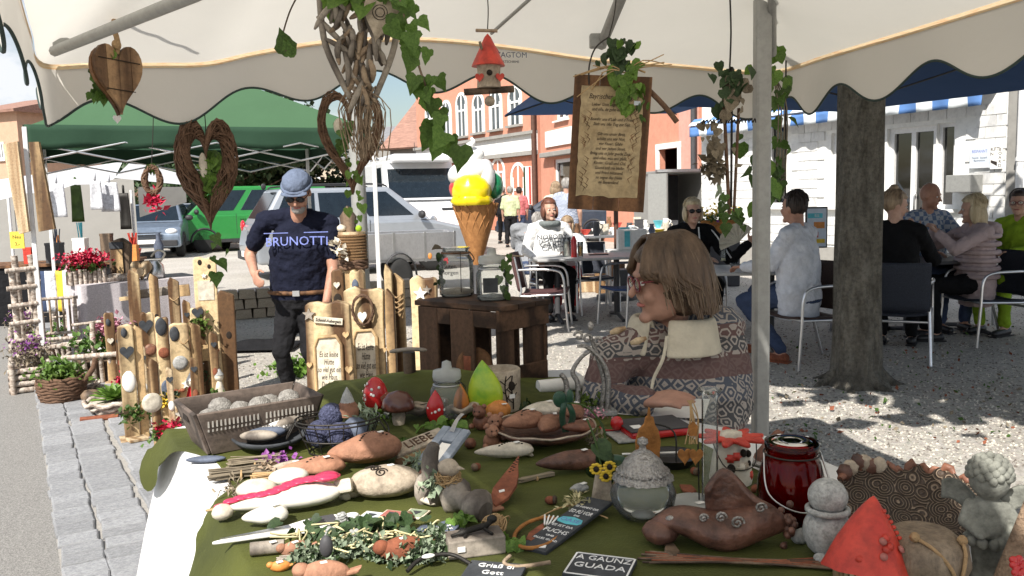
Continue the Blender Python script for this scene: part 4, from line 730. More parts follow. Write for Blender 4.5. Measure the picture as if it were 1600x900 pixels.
    for s in 'LR': tr.cap(j['h'+s], j['k'+s], .100*fat**.5, .070); tr.cap(j['k'+s], j['a'+s]+V(0, 0, .03), .068, .055)
    crease(tr.build('trousers', bottom, t, remesh=voxel*1.1, smooth_it=2))
    for s in 'LR':
        m = MB(); a = j['a'+s]; m.cap(a+V(0, .035, -.048), a+V(0, -.14, -.058), .045, .036, 10); m.box(a+V(0, -.05, -.082), (.085, .27, .014)); m.build('shoe', shoes, t)
    t['_j'] = 0; del t['_j']
    return t, j, H
mat('glass_frame', (.16, .02, .03), .3, bump=0)
# --- the man in the navy shirt
Z0 = 6.25; bp = P(470, 400, Z0); w3 = lambda px, py, Y: P(px, py, Y)
man, j, H = person('man in navy T-shirt, flat cap and sunglasses sorting wooden boards', (bp.x, bp.y), 4, STAND, Jw=dict(pel=w3(474, 455, Z0+.08), chest=w3(470, 385, Z0-.02), neck=w3(466, 328, Z0-.06), head=w3(465, 301, Z0-.14), sR=w3(414, 345, Z0), sL=w3(514, 350, Z0), eR=w3(390, 398, Z0+.06), wR=w3(398, 428, Z0-.18), eL=w3(521, 420, Z0-.06), wL=w3(510, 472, Z0-.25), hR=w3(455, 470, Z0+.06), hL=w3(490, 470, Z0+.06), kR=w3(440, 548, Z0-.02), kL=w3(484, 550, Z0+.02), aR=V(bp.x-.16, Z0+.05, .09), aL=V(bp.x+.07, Z0+.12, .09)), top='navy', sleeve='short', bottom='charcoal', skin='skin_tan', hair=('bald', ''), pitch=35, yaw=-3, glasses='sun', fat=1.30, voxel=.009, hs=1.10, palm={'R': V(.8, 0, -.4), 'L': V(-1, 0, 0)})
c = MB(); c.ell((0, .016, .074), (.091, .112, .070), H, 24, 12, fn=blob(1, 3, .06, 4)); c.tube([(.09*math.cos(a), .016+.110*math.sin(a), .056) for a in [2*PI*k/28 for k in range(28)]], .013, 8, H, closed=True); c.build('flat_cap', 'cap_blue', man)
c = MB(); c.sheet(lambda a, b: V(.085*math.sin((a-.5)*2.6), -.083-.032*math.cos((a-.5)*2.6)*b*1.0, .058-.012*b), 14, 4, H); c.build('cap_visor', 'cap_blue', man, solid=.008)
c = MB(); c.ell((0, -.062, -.082), (.046, .042, .036), H, 14, 8, fn=blob(1, 3, .12, 8)); c.build('beard', 'hair_grey', man)
c = MB(); pl = j['pel']; c.tube([pl+V(.245*math.cos(a), .176*math.sin(a), .005) for a in [2*PI*k/36 for k in range(36)]], .017, 8, closed=True); b_ = c.build('belt', 'board_brown', man); MB().box(pl+V(-.02, -.192, .005), (.05, .014, .04)).build('buckle', 'alu', b_)
cc = j['chest']+V(.0, -.168, .045); tx = text('lettering', 'BRUNOTTI', .092, 'blue_ink', man, cc, rot=(R(78), 0, 0), ext=.003, sx=.98, bend=.55)
for s in (-1, 1): MB().box(cc+V(s*.14, .002, .062), (.17, .002, .006), rx=-.2).build('print_line', 'blue_ink', man)
# --- the seller
sx = V(.53, 2.74, 0)
sel, j, H = person('seller in patterned knit jacket and red glasses looking aside behind the stall', (sx.x, sx.y), -32, SIT, Jw=dict(pel=V(.53, 2.78, .55), chest=w3(1062, 600, 2.72), neck=w3(1052, 500, 2.70), head=w3(1040, 438, 2.64), sR=w3(958, 562, 2.66), sL=w3(1128, 512, 2.74), eR=w3(935, 632, 2.56), wR=w3(1008, 626, 2.42), eL=w3(1150, 632, 2.66), wL=w3(1120, 690, 2.50), kR=V(.30, 2.62, .50), kL=V(.62, 2.40, .50), aR=V(.30, 2.60, .09), aL=V(.66, 2.36, .09)), top='knit', bottom='denim', skin='skin_pink', hair=('bald', ''), yaw=-50, pitch=8, glasses='clear', fat=1.22, voxel=.0075, hs=1.04, palm={'R': V(.2, .3, -1)}, curl=.16, hem=.06)

def headpt(x, y, z): return H @ V(x, y, z)
random.seed(5); hb = MB(); hb.ell((0, .012, .030), (.090, .112, .108), H, 28, 18, fn=lambda p, d: p*(.80 if (d.y < -.35 and d.z < .50) else 1.)); hb.ell((0, .042, -.028), (.086, .072, .088), H, 20, 12, fn=blob(1, 2, .1, 4))
for k in range(620):
    th = random.uniform(-.95, PI+.95); s0 = V(random.uniform(-.03, .03), random.uniform(-.04, .06), .138)
    x, y = math.cos(th), math.sin(th); ln = random.uniform(.7, 1.0); low = -.085*ln-(.02 if y > .2 else 0)+random.uniform(-.02, .02)
    if y < -.45: low = max(low, random.uniform(.035, .055)) if abs(x) < .62 else random.uniform(.0, .03)
    elif y < .12: low = random.uniform(-.045, -.01); 
    fl = 1+random.uniform(-.03, .05); pts = [s0, V(x*.060, .012+y*.075, .128), V(x*.094*fl, .012+y*.116*fl, .055), V(x*.104*fl, .016+y*.122*fl, (low+.05)*.5), V(x*.100*fl+random.uniform(-.01, .01), .02+y*.116*fl+(.035 if y < .12 else 0), low)]
    hb.tube(bez(pts, 4), [.004+.0045*math.sin(PI*min(1, i/14)) for i in range(17)], 5, H, cap=False)
hb.build('hair', 'hair_brown', sel)
random.seed(8); hb = MB()
for k in range(260):
    th = random.uniform(-.5, PI+.5); x, y = math.cos(th), math.sin(th); fl = 1.03+random.uniform(-.02, .06); lo = random.uniform(-.10, .0)-(.02 if y > .2 else 0); hb.tube(bez([V(x*.03, .01+y*.03, .142), V(x*.066, .012+y*.08, .126), V(x*.097*fl, .012+y*.119*fl, .05), V(x*.105*fl+random.gauss(0, .006), .02+y*.12*fl+random.gauss(0, .006), lo)], 4), .0011, 4, H, cap=False)
hb.build('loose_hair', 'hair_highlight', sel)  # loose strands vary the hair; their paler colour paints in its highlight
# cream collar, zip band, toggles, cuff
nk = j['neck']; Rf = Matrix.Identity(4)
co = MB()
def collar(a, b):
    q = -PI/2+(.22+a*(2*PI-.44)); r = .098+.042*b; return nk+V(math.cos(q)*r*1.12, math.sin(q)*r*.95-.02*b, -.020+.06*math.sin(PI*min(1, b*1.2))-.075*b)
co.sheet(collar, 40, 8); co.build('collar', 'cream_cloth', sel, solid=.014, sub=1)
fx = lambda px, py, Y: Matrix.Rotation(R(32), 3, 'Z') @ (P(px, py, Y)-V(sx.x, sx.y, 0))
zb = MB(); zb.tube(bez([fx(1042, 525, 2.47), fx(1036, 560, 2.46), fx(1022, 590, 2.45), fx(1018, 610, 2.43)], 5), .0085, 8, sq=.5); zb.build('zip_band', 'cream_cloth', sel)
for px, py in ((964, 517), (996, 533)):
    tg = MB(); tg.tube([fx(px-10, py+3, 2.43), fx(px, py, 2.42), fx(px+14, py-5, 2.42)], [.006, .011, .005], 8); tg.build('toggle', 'pale_wood', sel)

# ================================================================ cafe tables, chairs and guests
def chair(label, loc, rz, m='weave_dark', group='metal cafe chairs'):
    t = thing('cafe_chair', label, 'chair', loc, rz, group)
    for s in (-1, 1):
        mb = MB(); mb.tube(bez([(s*.27, -.27, 0), (s*.265, -.24, .35), (s*.26, -.22, .58), (s*.26, -.14, .655), (s*.26, .10, .665), (s*.235, .25, .66)], 5), .0125, 8); mb.build('front_leg', 'alu', t)
        mb = MB(); mb.tube(bez([(s*.25, .36, 0), (s*.235, .24, .38), (s*.225, .24, .50), (s*.22, .30, .80)], 5), .0125, 8); mb.build('rear_leg', 'alu', t)
        mb = MB(); mb.tube([(s*.262, -.235, .40), (s*.24, .23, .38)], .011, 8); mb.build('side_rail', 'alu', t)
    mb = MB(); mb.tube([(-.262, -.235, .40), (.262, -.235, .40)], .011, 8); mb.build('front_rail', 'alu', t)
    mb = MB(); mb.tube([(-.24, .245, .34), (.24, .245, .34)], .011, 8); mb.build('rear_rail', 'alu', t)
    mb = MB(); mb.sheet(lambda a, b: (-.235+.47*a, -.25+.48*b, .425-.02*math.sin(a*PI)-.015*math.sin(b*PI)-.02*b), 8, 8); mb.build('seat', m, t, solid=.02)
    mb = MB(); mb.sheet(lambda a, b: (-.235+.47*a, .235+.085*b+.05*math.sin(a*PI), .43+.40*b), 8, 8); mb.build('backrest', m, t, solid=.02); return t
mat('weave_dark', (.025, .030, .045), .6, scale=120, var=.4, bump=.8, bscale=160); mat('weave_maroon', (.10, .045, .045), .6, scale=120, var=.3, bump=.8, bscale=160); mat('weave_blue', (.03, .06, .16), .6, scale=120, var=.3, bump=.8, bscale=160); mat('weave_brown', (.06, .035, .03), .6, scale=120, var=.4, bump=.8, bscale=160)
mat('table_top', (.42, .42, .42), .45, scale=40, var=.1)
def cafe_table(label, loc, rz, w, d, m='table_top'):
    t = thing('cafe_table', label, 'table', loc, rz, 'cafe tables'); mb = MB(); mb.box((0, 0, .725), (w, d, .03)); mb.build('tabletop', m, t, bevel=.01)
    for x in (-w*.28, w*.28):
        mb = MB(); mb.tube([(x, 0, .04), (x, 0, .71)], .035, 12); mb.build('column', 'dark_grey', t); mb = MB(); mb.tube(bez([(x, -d*.42, .015), (x, -d*.2, .04), (x, 0, .06), (x, d*.2, .04), (x, d*.42, .015)], 3), .022, 8); mb.build('foot', 'dark_grey', t)
    return t
def at(px, Y): p = P(px, 300, Y); return (p.x, p.y, 0)
def ontable(px, py, z): p = G(px, py, z); return (p.x, p.y, z)
cafe_table('grey cafe table with beer glass and drinks in front of the woman in white', at(915, 9.8), R(6), 1.25, .8); cafe_table('grey cafe table left of the man in the white shirt', at(1160, 7.7), R(-8), .9, .8); cafe_table('dark cafe table shared by the group right of the tree', at(1470, 8.3), R(12), 1.2, .8, 'dark_grey')
chair('empty maroon cafe chair at the table with the beer glass', at(848, 9.2), R(82), 'weave_maroon'); chair('empty cafe chair with blue seat behind the seller', at(985, 9.3), R(-62), 'weave_blue'); chair('cafe chair carrying the man in the white shirt', at(1262, 7.0), R(-72), 'weave_brown'); chair('dark cafe chair right beside the tree trunk', at(1408, 7.15), R(155)); chair('dark cafe chair under the woman in the pink jacket', at(1545, 7.75), R(-82)); chair('dark empty cafe chair on the far side of the beer table', at(925, 10.6), R(8)); chair('cafe chair carrying the woman in the white top', at(862, 10.25), R(12), 'weave_brown'); chair('cafe chair under the blond woman with sunglasses', at(1085, 8.7), R(2)); chair('cafe chair under the person in lime green', at(1592, 8.25), R(-40)); chair('cafe chair of the bald man in the plaid shirt', at(1446, 9.0), R(10))
pa = at(856, 10.2); t, j, H = person('smiling woman in white printed top and grey scarf at the cafe table', (pa[0], pa[1]), 12, SIT, sc=1.04, J=dict(wR=(-.22, -.28, .70), eR=(-.30, -.05, .80), wL=(.12, -.38, .80)), top='white_top', bottom='black_cloth', hair=('bob', 'hair_red'), yaw=6, fat=1.15, hs=1.05)
c = MB(); nk = j['neck']; c.tube([nk+V(.105*math.cos(a), .095*math.sin(a)-.01, -.02) for a in [2*PI*k/24 for k in range(24)]], .038, 10, closed=True); c.build('scarf', 'scarf', t)
text('lettering', 'NOBODY', .085, 'slate', t, j['chest']+V(0, -.164, .055), rot=(R(84), 0, 0), ext=.004, bend=.7); text('lettering', 'CARES', .105, 'slate', t, j['chest']+V(0, -.170, -.035), rot=(R(88), 0, 0), ext=.004, bend=.7)
pa = at(886, 10.9); t, j, H = person('small child with light brown hair between the two women', (pa[0], pa[1]), -10, SIT, sc=.86, top='white_top', hair=('bob', 'hair_fair'), bottom='red_cloth', hs=.92, pitch=18, J=dict(wR=(-.06, -.20, .93), eR=(-.2, -.12, .72)))
pa = at(1080, 8.75); t, j, H = person('blond woman in black jacket and sunglasses facing the viewer', (pa[0], pa[1]), 4, SIT, sc=1.02, top='black_cloth', bottom='black_cloth', hair=('bob', 'hair_blond'), glasses='sun', J=dict(eL=(.36, -.16, .74), wL=(.50, -.30, .92), wR=(.02, -.40, .79)), palm={'L': V(-.5, -.5, 0)}, hs=1.04)
c = MB(); c.tube(bez([j['sL']+V(-.07, -.05, .045), j['sL']+V(.02, -.078, .0), j['eL']+V(-.02, -.075, .03)], 4), .008, 6); c.tube(bez([j['neck']+V(.05, -.07, -.02), j['chest']+V(.05, -.135, 0)], 4), .008, 6); c.build('white_piping', 'white_top', t)
pf = P(1148, 366, 8.35); t = thing('paper_fan', 'cream folding fan held up by the blond woman', 'fan', pf, rot=(0, R(-25), 0))
for k in range(9): a = R(20+k*17.5); b = a+R(17); MB().add([(0, 0, -.09), (math.cos(a)*.19, -.006, -.09+math.sin(a)*.19), (math.cos((a+b)/2)*.19, .008, -.09+math.sin((a+b)/2)*.19), (math.cos(b)*.19, -.006, -.09+math.sin(b)*.19)], [(0, 1, 2), (0, 2, 3)]).build('fold', 'cream_cloth', t, solid=.002)
pa = at(1250, 7.05); t, j, H = person('man in white long-sleeved shirt seated with his back turned', (pa[0], pa[1]), -135, SIT, sc=1.06, top='white_shirt', bottom='denim', skin='skin_tan', hair=('short', 'hair_dark'), yaw=-8, fat=1.28, hs=1.06, hem=.10, J=dict(wR=(-.2, -.42, .80), wL=(.2, -.4, .80), aL=(.12, -.1, .09), kL=(.13, -.44, .5)), shoes='rust_red')
pa = at(1398, 7.35); t, j, H = person('woman with hair bun in black sweater seated beside the tree', (pa[0], pa[1]), 150, SIT, sc=1.05, top='black_cloth', hair=('bun', 'hair_fair'), yaw=-62, pitch=14, fat=1.15, J=dict(eR=(-.30, -.24, .80), wR=(-.16, -.30, 1.02), wL=(.12, -.4, .79)), palm={'R': V(0, .5, .3)}, hs=1.04)
pa = at(1448, 8.75); t, j, H = person('bald man in plaid shirt pointing across the cafe table', (pa[0], pa[1]), 10, SIT, sc=1.10, top='plaid', sleeve='half', bottom='denim', hair=('bald', ''), yaw=30, pitch=12, fat=1.2, J=dict(eL=(.28, -.25, .85), wL=(.22, -.42, 1.0), wR=(-.16, -.35, .80)), palm={'L': V(-1, 0, 0)}, hs=1.06, skin='skin_tan')
pa = at(1530, 7.9); t, j, H = person('woman with blond hair in pale pink padded jacket', (pa[0], pa[1]), -95, SIT, sc=1.0, top='puffer', bottom='black_cloth', hair=('long', 'hair_blond'), yaw=-18, pitch=6, fat=1.18, J=dict(eR=(-.24, -.28, .88), wR=(-.10, -.36, 1.02), eL=(.2, -.28, .86), wL=(.08, -.38, 1.0)), hem=.12, hs=1.04)
for k in range(6): z = .60+k*.075; c = MB(); c.tube([(math.cos(a)*.222, math.sin(a)*.165+.0, z) for a in [2*PI*q/26 for q in range(26)]], .024, 8, closed=True); c.build('quilt_ring', 'puffer', t)
c = MB(); c.ell((0, .12, 1.02), (.12, .09, .08), fn=blob(1, 3, .15, 4)); c.build('hood', 'puffer', t)
pa = at(1598, 8.3); t, j, H = person('dark haired person in lime green jacket at the right edge', (pa[0], pa[1]), -62, SIT, sc=1.03, top='lime', bottom='lime', hair=('short', 'hair_dark'), glasses='clear', yaw=20, fat=1.15, J=dict(eR=(-.28, -.22, .85), wR=(-.18, -.44, .98)))
pa = at(885, 15.5); person('man in checked short-sleeved shirt standing with his back turned', (pa[0], pa[1]), 175, STAND, top='check_shirt', sleeve='short', bottom='charcoal', hair=('short', 'hair_grey'), fat=1.15, voxel=.016)
pa = at(797, 24.); person('woman in pale lime shirt walking away in the square', (pa[0], pa[1]), 170, STAND, sc=.98, top='lime_pale', sleeve='half', bottom='charcoal', hair=('short', 'hair_grey'), voxel=.02)
pa = at(811, 25.); person('person in pink top walking beside the pale lime shirt', (pa[0], pa[1]), 190, STAND, sc=.97, top='pink_cloth', sleeve='half', bottom='denim', hair=('short', 'hair_dark'), voxel=.02)
pa = at(785, 26.); person('person in dark grey jacket left of the pale lime shirt', (pa[0], pa[1]), 160, STAND, sc=1.0, top='charcoal', bottom='black_cloth', hair=('short', 'hair_grey'), voxel=.02)
pa = at(868, 16.); person('fair haired person in cream top beside the checked shirt', (pa[0], pa[1]), 200, STAND, sc=.97, top='cream_cloth', bottom='khaki', hair=('bob', 'hair_fair'), voxel=.02)
pa = at(822, 11.2); person('person in grey hooded jacket bending forward behind the woman in white', (pa[0], pa[1]), 150, SIT, sc=1.0, top='grey_cloth', bottom='denim', hair=('short', 'hair_grey'), voxel=.014, fat=1.2, J=dict(chest=(0, -.12, .83), neck=(0, -.24, 1.0), head=(0, -.34, 1.08)))
# drinks on the beer table
mat('beer', (.75, .36, .02), .15, trans=.5, bump=0); mat('foam', (.85, .82, .72), .8); mat('juice', (.55, .52, .30), .3, bump=0)
def glass(name, label, loc, r, h, m, fill, cat='glass', top=None):
    t = thing(name, label, cat, loc); MB().lathe([(r*.8, 0), (r*.82, .006), (r, h), (r*.96, h), (r*.78, .01)], 18).build('glass', 'clear_glass', t); MB().lathe([(r*.76, .008), (r*.76+r*.16*fill, h*fill)], 18).build('drink', m, t)
    if top: MB().lathe([(r*.9, h*fill+.001), (r*.92, h*fill+.02), (r*.6, h*fill+.03)], 18).build('froth', top, t)
    return t
glass('beer_glass', 'glass of amber beer on the cafe table', ontable(907, 401, .74), .035, .17, 'beer', .72, top='foam'); glass('milkshake_glass', 'tall glass of pale milkshake on the cafe table', ontable(886, 401, .74), .05, .22, 'foam', .8); glass('water_glass', 'tall clear glass in front of the blond woman', ontable(1130, 408, .74), .035, .2, 'juice', .15); glass('ashtray', 'low glass ashtray on the table left of the white shirt', ontable(1152, 418, .74), .07, .04, 'dark_grey', .3, 'ashtray'); glass('lemonade_glass', 'glass of pale lemonade before the woman with the bun', ontable(1432, 396, .74), .045, .18, 'juice', .6)
mb = MB(); mb.tube([(0, 0, 0), (0, 0, .19), (0, 0, .24)], [.033, .033, .012], 14); solo('ketchup_bottle', mb, 'red_gloss', 'red bottle standing between milkshake and beer', 'bottle', ontable(897, 402, .74))
mb = MB(); mb.box((0, 0, .006), (.22, .15, .012)); solo('black_wallet', mb, 'black_plastic', 'flat black wallet lying on the cafe table', 'wallet', ontable(935, 398, .74), bevel=.003)
mb = MB(); mb.box((0, 0, .006), (.16, .08, .012)); solo('dark_phone', mb, 'black_plastic', 'dark phone on the table by the white shirt', 'phone', ontable(1176, 416, .74), bevel=.003)
# ================================================================ giant ice-cream cone
ic = at(742, 9.0); t = thing('ice_cream_sculpture', 'giant ice-cream cone sculpture with yellow scoop and cream swirl', 'sculpture', ic)
mat('waffle', (.36, .16, .055), .55, col2=(.46, .22, .08), scale=20); mat('scoop_yellow', (.80, .62, .01), .3, var=.05, coat=.4, bump=.1); mat('scoop_red', (.62, .06, .06), .3, coat=.4); mat('scoop_green', (.02, .20, .09), .3, coat=.4); mat('cream_white', (.82, .82, .82), .3, var=.02, coat=.3)
mb = MB(); mb.lathe([(.30, 0), (.30, .05), (.05, .08), (.04, .75)], 20); mb.build('stand', 'dark_grey', t)
mb = MB(); mb.lathe([(.02, .70), (.10, .90), (.235, 1.36), (.24, 1.38)], 32); co = mb.build('cone', 'waffle', t)
mb = MB()
for k in range(14):
    for s in (-1, 1):
        pts = []
        for i in range(17):
            f = i/16; a = 2*PI*k/14+s*f*1.5; r = .02+.218*f+.004; pts.append((r*math.cos(a), r*math.sin(a), .70+.67*f))
        mb.tube(pts, .0075, 5)
mb.build('waffle_ridge', 'waffle', co)
mb = MB(); mb.ell((-.03, -.10, 1.50), (.205, .19, .19), fn=blob(1, 3, .10, 3.5), n=28, k=18); mb.lathe([(.19, 1.36), (.225, 1.40), (.2, 1.45)], 28, c=(-.03, -.09, 0), fn=lambda a, f: 1+.06*math.sin(9*a)); mb.build('yellow_scoop', 'scoop_yellow', t)
mb = MB(); mb.ell((-.175, .06, 1.53), (.10, .12, .12), fn=blob(1, 4, .1, 3)); mb.build('red_scoop', 'scoop_red', t); mb = MB(); mb.ell((.20, .08, 1.55), (.10, .12, .14), fn=blob(1, 5, .1, 3)); mb.build('green_scoop', 'scoop_green', t)
mb = MB(); pts = []; rr = []
for i in range(90): f = i/89; a = f*2*PI*3.2; r = .17*(1-f)**.9; pts.append((r*math.cos(a)-.02, .06+r*math.sin(a), 1.60+f*.46)); rr.append(.125*(1-f)+.014)
mb.tube(pts, rr, 14); mb.ell((.12, -.03, 1.64), (.10, .12, .17), fn=blob(1, 6, .1, 3)); mb.build('cream_swirl', 'cream_white', t)
# ================================================================ flea-market tables in the square
def box_item(name, label, cat, loc, s, m, rz=0, group=None, **k): return solo(name, MB().box((0, 0, s[2]/2), s), m, label, cat, loc, rz, group, bevel=min(s)*.05, **k)
def market_table(label, loc, rz, w, d, h=.74):
    t = thing('folding_table', label, 'table', loc, rz, 'flea market tables'); MB().box((0, 0, h-.015), (w, d, .03)).build('tabletop', 'white_paint', t)
    for x in (-w*.42, w*.42):
        for s in (-1, 1): MB().tube([(x, -s*d*.42, 0), (x, s*d*.42, h-.03)], .014, 6).build('leg', 'alu', t)
    return t
ma = at(965, 14.5); market_table('white folding table of bric-a-brac behind the beer table', ma, R(5), 1.9, .7); mc = at(1003, 17.); market_table('far folding table of bric-a-brac by the box trailer', mc, R(-4), 2.0, .7)
cols = ['paper', 'hat_red', 'slate_blue', 'cream_clay', 'cyan_ink', 'board_brown', 'dark_grey', 'flower_yellow', 'white_paint']; random.seed(21)
cn = ['white', 'red', 'blue grey', 'cream', 'turquoise', 'brown', 'dark grey', 'yellow', 'off-white']; kd = ['carton', 'vase', 'bowl', 'jug']
for k in range(22):
    base = ma if k < 12 else mc; n_ = 12 if k < 12 else 10; i = k if k < 12 else k-12; x = base[0]-.85+1.7*i/(n_-1); y = base[1]-.2+.4*((i*7) % 3)/2; ci = (k*5+k//4) % 9; q = kd[k % 4]; h = .12+.03*((k*3) % 5)
    lab = f'{cn[ci]} {q} on the '+('nearer' if k < 12 else 'far')+' bric-a-brac table, '+('leftmost end' if i == 0 else 'rightmost end' if i == n_-1 else f'number {i+1} from the left')
    mb = MB()
    if q == 'carton': mb.box((0, 0, h/2), (.14, .12, h)); mb.box((0, 0, h+.004), (.148, .128, .01))
    elif q == 'vase': mb.lathe([(.035, 0), (.06, h*.4), (.03, h*.8), (.045, h), (.035, h), (.025, h*.8)], 14)
    elif q == 'bowl': mb.lathe([(.04, 0), (.10, h*.6), (.11, h*.62), (.095, h*.6), (.03, .02)], 16)
    else: mb.lathe([(.045, 0), (.065, h*.3), (.05, h*.8), (.055, h), (.045, h), (.042, h*.8)], 14); mb.tube(bez([(.05, 0, h*.85), (.11, 0, h*.7), (.06, 0, h*.3)], 4), .008, 6)
    solo(q, mb, cols[ci], lab, q, (x, y, .74), random.uniform(-.4, .4), 'bric-a-brac')
for k, (px, py, s, m, lab) in enumerate(((910, 385, (.34, .25, .22), 'pale_wood', 'light brown carton under the bric-a-brac table'), (985, 345, (.5, .3, .28), 'dark_grey', 'dark crate on the far side of the bric-a-brac'), (927, 395, (.3, .2, .16), 'black_plastic', 'black box on the ground behind the beer table'), (960, 360, (.26, .2, .3), 'board_brown', 'brown case beside the flea market tables'))):
    p = at(px, 12.6+k*.5); box_item('carton', lab, 'box', p, s, m, .2*k)
p = at(940, 12.4); mb = MB(); mb.lathe([(.11, 0), (.12, .3), (.13, .62), (.115, .62), (.10, .02)], 18, fn=lambda a, f: 1+.03*math.sin(14*a)); solo('wicker_basket', mb, 'jute', 'tall wicker basket standing behind the beer table', 'basket', p)
for k, (px, lab) in enumerate(((975, 'white carton with blue print on the cool box'), (996, 'plain white carton right of the blue printed one'))):
    p = P(px, 394, 11.); t = box_item('milk_carton', lab, 'carton', (p.x, p.y, .72), (.17 if k == 0 else .22, .2, .26), 'paper')
    if k == 0: MB().box((.03, -.102, .14), (.07, .003, .2)).build('blue_print', 'cyan_ink', t)
p = P(985, 394, 11.); t = thing('side_stand', 'low white stand carrying the white cartons', 'stand', (p.x, p.y+.05, 0)); MB().box((0, 0, .70), (.62, .4, .03)).build('top', 'white_paint', t); [MB().box((x, y, .345), (.03, .03, .69)).build('leg', 'alu', t) for x in (-.28, .28) for y in (-.17, .17)]
# flower planter and menu board by the white house
p = at(1122, 13.); t = thing('flower_planter', 'grey planter of yellow and purple flowers by the white house', 'planter', p, R(-10)); MB().box((0, 0, .40), (.62, .4, .8)).build('trough', 'dark_grey', t, bevel=.02); MB().box((.02, .0, .90), (.56, .34, .2)).build('wooden_box', 'rust', t)
for m, z, n_ in (('leaf', 1.02, 260), ('flower_yellow', 1.12, 120), ('flower_purple', .93, 90)):
    mb = MB(); leafmass(mb, [V(random.uniform(-.28, .28), random.uniform(-.2, .1), z+random.uniform(-.06, .06)) for _ in range(n_)], .06, .02); mb.build('foliage' if m == 'leaf' else 'blossoms', m, t)
p = at(1276, 10.8); t = thing('menu_board', 'framed colour menu board behind the man in white', 'sign', p, R(-6)); MB().box((0, 0, .95), (.27, .04, .52)).build('frame', 'dark_grey', t, bevel=.006); MB().box((0, -.024, .95), (.235, .006, .48)).build('poster', 'sign_blue', t); MB().tube([(0, .0, 0), (0, 0, .7)], .02).build('post', 'dark_grey', t)
for k, (x, z, w_, h_, m) in enumerate(((-.02, 1.1, .18, .06, 'cyan_ink'), (.03, .98, .13, .08, 'orange'), (-.04, .86, .12, .07, 'hat_red'), (.05, .78, .1, .05, 'flower_yellow'))): MB().box((x, -.030, z), (w_, .004, h_)).build('picture', m, t)
text('lettering', 'EIS', .05, 'white_ink', t, (0, -.034, 1.1))
# ================================================================ stall of the neighbour at the far left
t = thing('white_market_tent', 'white market tent with grey side sheet at the left', 'tent', (0, 0, 0)); clothmat('tent_white', (.74, .75, .78), .35); clothmat('tent_grey', (.33, .32, .30), .15)
f0, f1 = P(-60, 318, 9.4), P(178, 278, 11.6); f2 = P(300, 290, 12.6); mb = MB(); ru = V(0, 0, .26)
mb.sheet(lambda a, b: f0.lerp(f1, a)+ru*b*1.0+V(-.3, 1.0, 0)*b*.9-V(0, 0, .035*abs(math.sin(a*9))*(1-b)), 40, 4); mb.sheet(lambda a, b: f1.lerp(f2, a)+ru*b*(1-a*.6)+V(-.1, .8, 0)*b, 20, 4); mb.build('roof', 'tent_white', t)
mb = MB(); mb.sheet(lambda a, b: P(215+75*a, 292, 11.9+.5*a)-V(0, 0, (.42-.2*a)*b), 14, 5); mb.build('side_sheet', 'tent_grey', t)
mb = MB(); mb.sheet(lambda a, b: P(-40+250*a, 300, 13.0)+V(0, 0, .2-1.3*b), 10, 4); mb.build('back_sheet', 'tent_grey', t)
for px in (12, 205): q = P(px, 300, 11.5); MB().tube([(q.x, q.y, 0), (q.x, q.y, 1.65)], .02, 8).build('pole', 'white_metal', t)
for k, (px, py, w_, h_, m) in enumerate(((90, 313, 26, 52, 'bag'), (150, 305, 20, 45, 'bag'), (172, 308, 30, 46, 'bag'), (72, 320, 16, 40, 'charcoal'), (120, 318, 20, 60, 'leaf'), (195, 330, 18, 60, 'iron'))):
    if m == 'bag': mat('bag', (.55, .56, .60), .25, var=.3, scale=30)
    q = P(px, py, 10.6+.15*k); w2, h2 = w_*10.6/F, h_*10.6/F; mb = MB(); mb.sheet(lambda a, b: ((a-.5)*w2*(.8+.2*b), .03*math.sin(a*PI)*math.sin(b*3), (.5-b)*h2), 8, 8); mb.tube([(0, 0, h2*.5), (0, 0, h2*.5+.1)], .006, 5)
    solo('hanging_bag' if m == 'bag' else 'hanging_cloth', mb, m, ['pale plastic goods bag hanging left under the white tent', 'tilted pale goods bag hanging in the middle of the white tent', 'wide pale goods bag hanging right under the white tent', 'dark bag hanging beside the gazebo post', 'dark green scarf hanging between the pale bags', 'black iron ornament hanging at the right of the white tent'][k], 'bag' if m == 'bag' else 'goods', q, solid=.02)
q = P(110, 420, 10.9); t = thing('goods_counter', 'counter of small goods under the white tent', 'counter', (q.x-.3, q.y, 0), R(12)); MB().box((0, 0, .36), (2.2, .8, .72)).build('cloth', 'charcoal', t, bevel=.02); MB().box((0, 0, .735), (2.25, .85, .03)).build('top', 'board_brown', t)
cn2 = [('hat_red', 'red'), ('bark', 'brown'), ('cyan_ink', 'turquoise'), ('dark_grey', 'dark'), ('orange', 'orange'), ('leaf_dark', 'deep green'), ('paper', 'white'), ('flamed2', 'honey brown'), ('slate_blue', 'blue')]
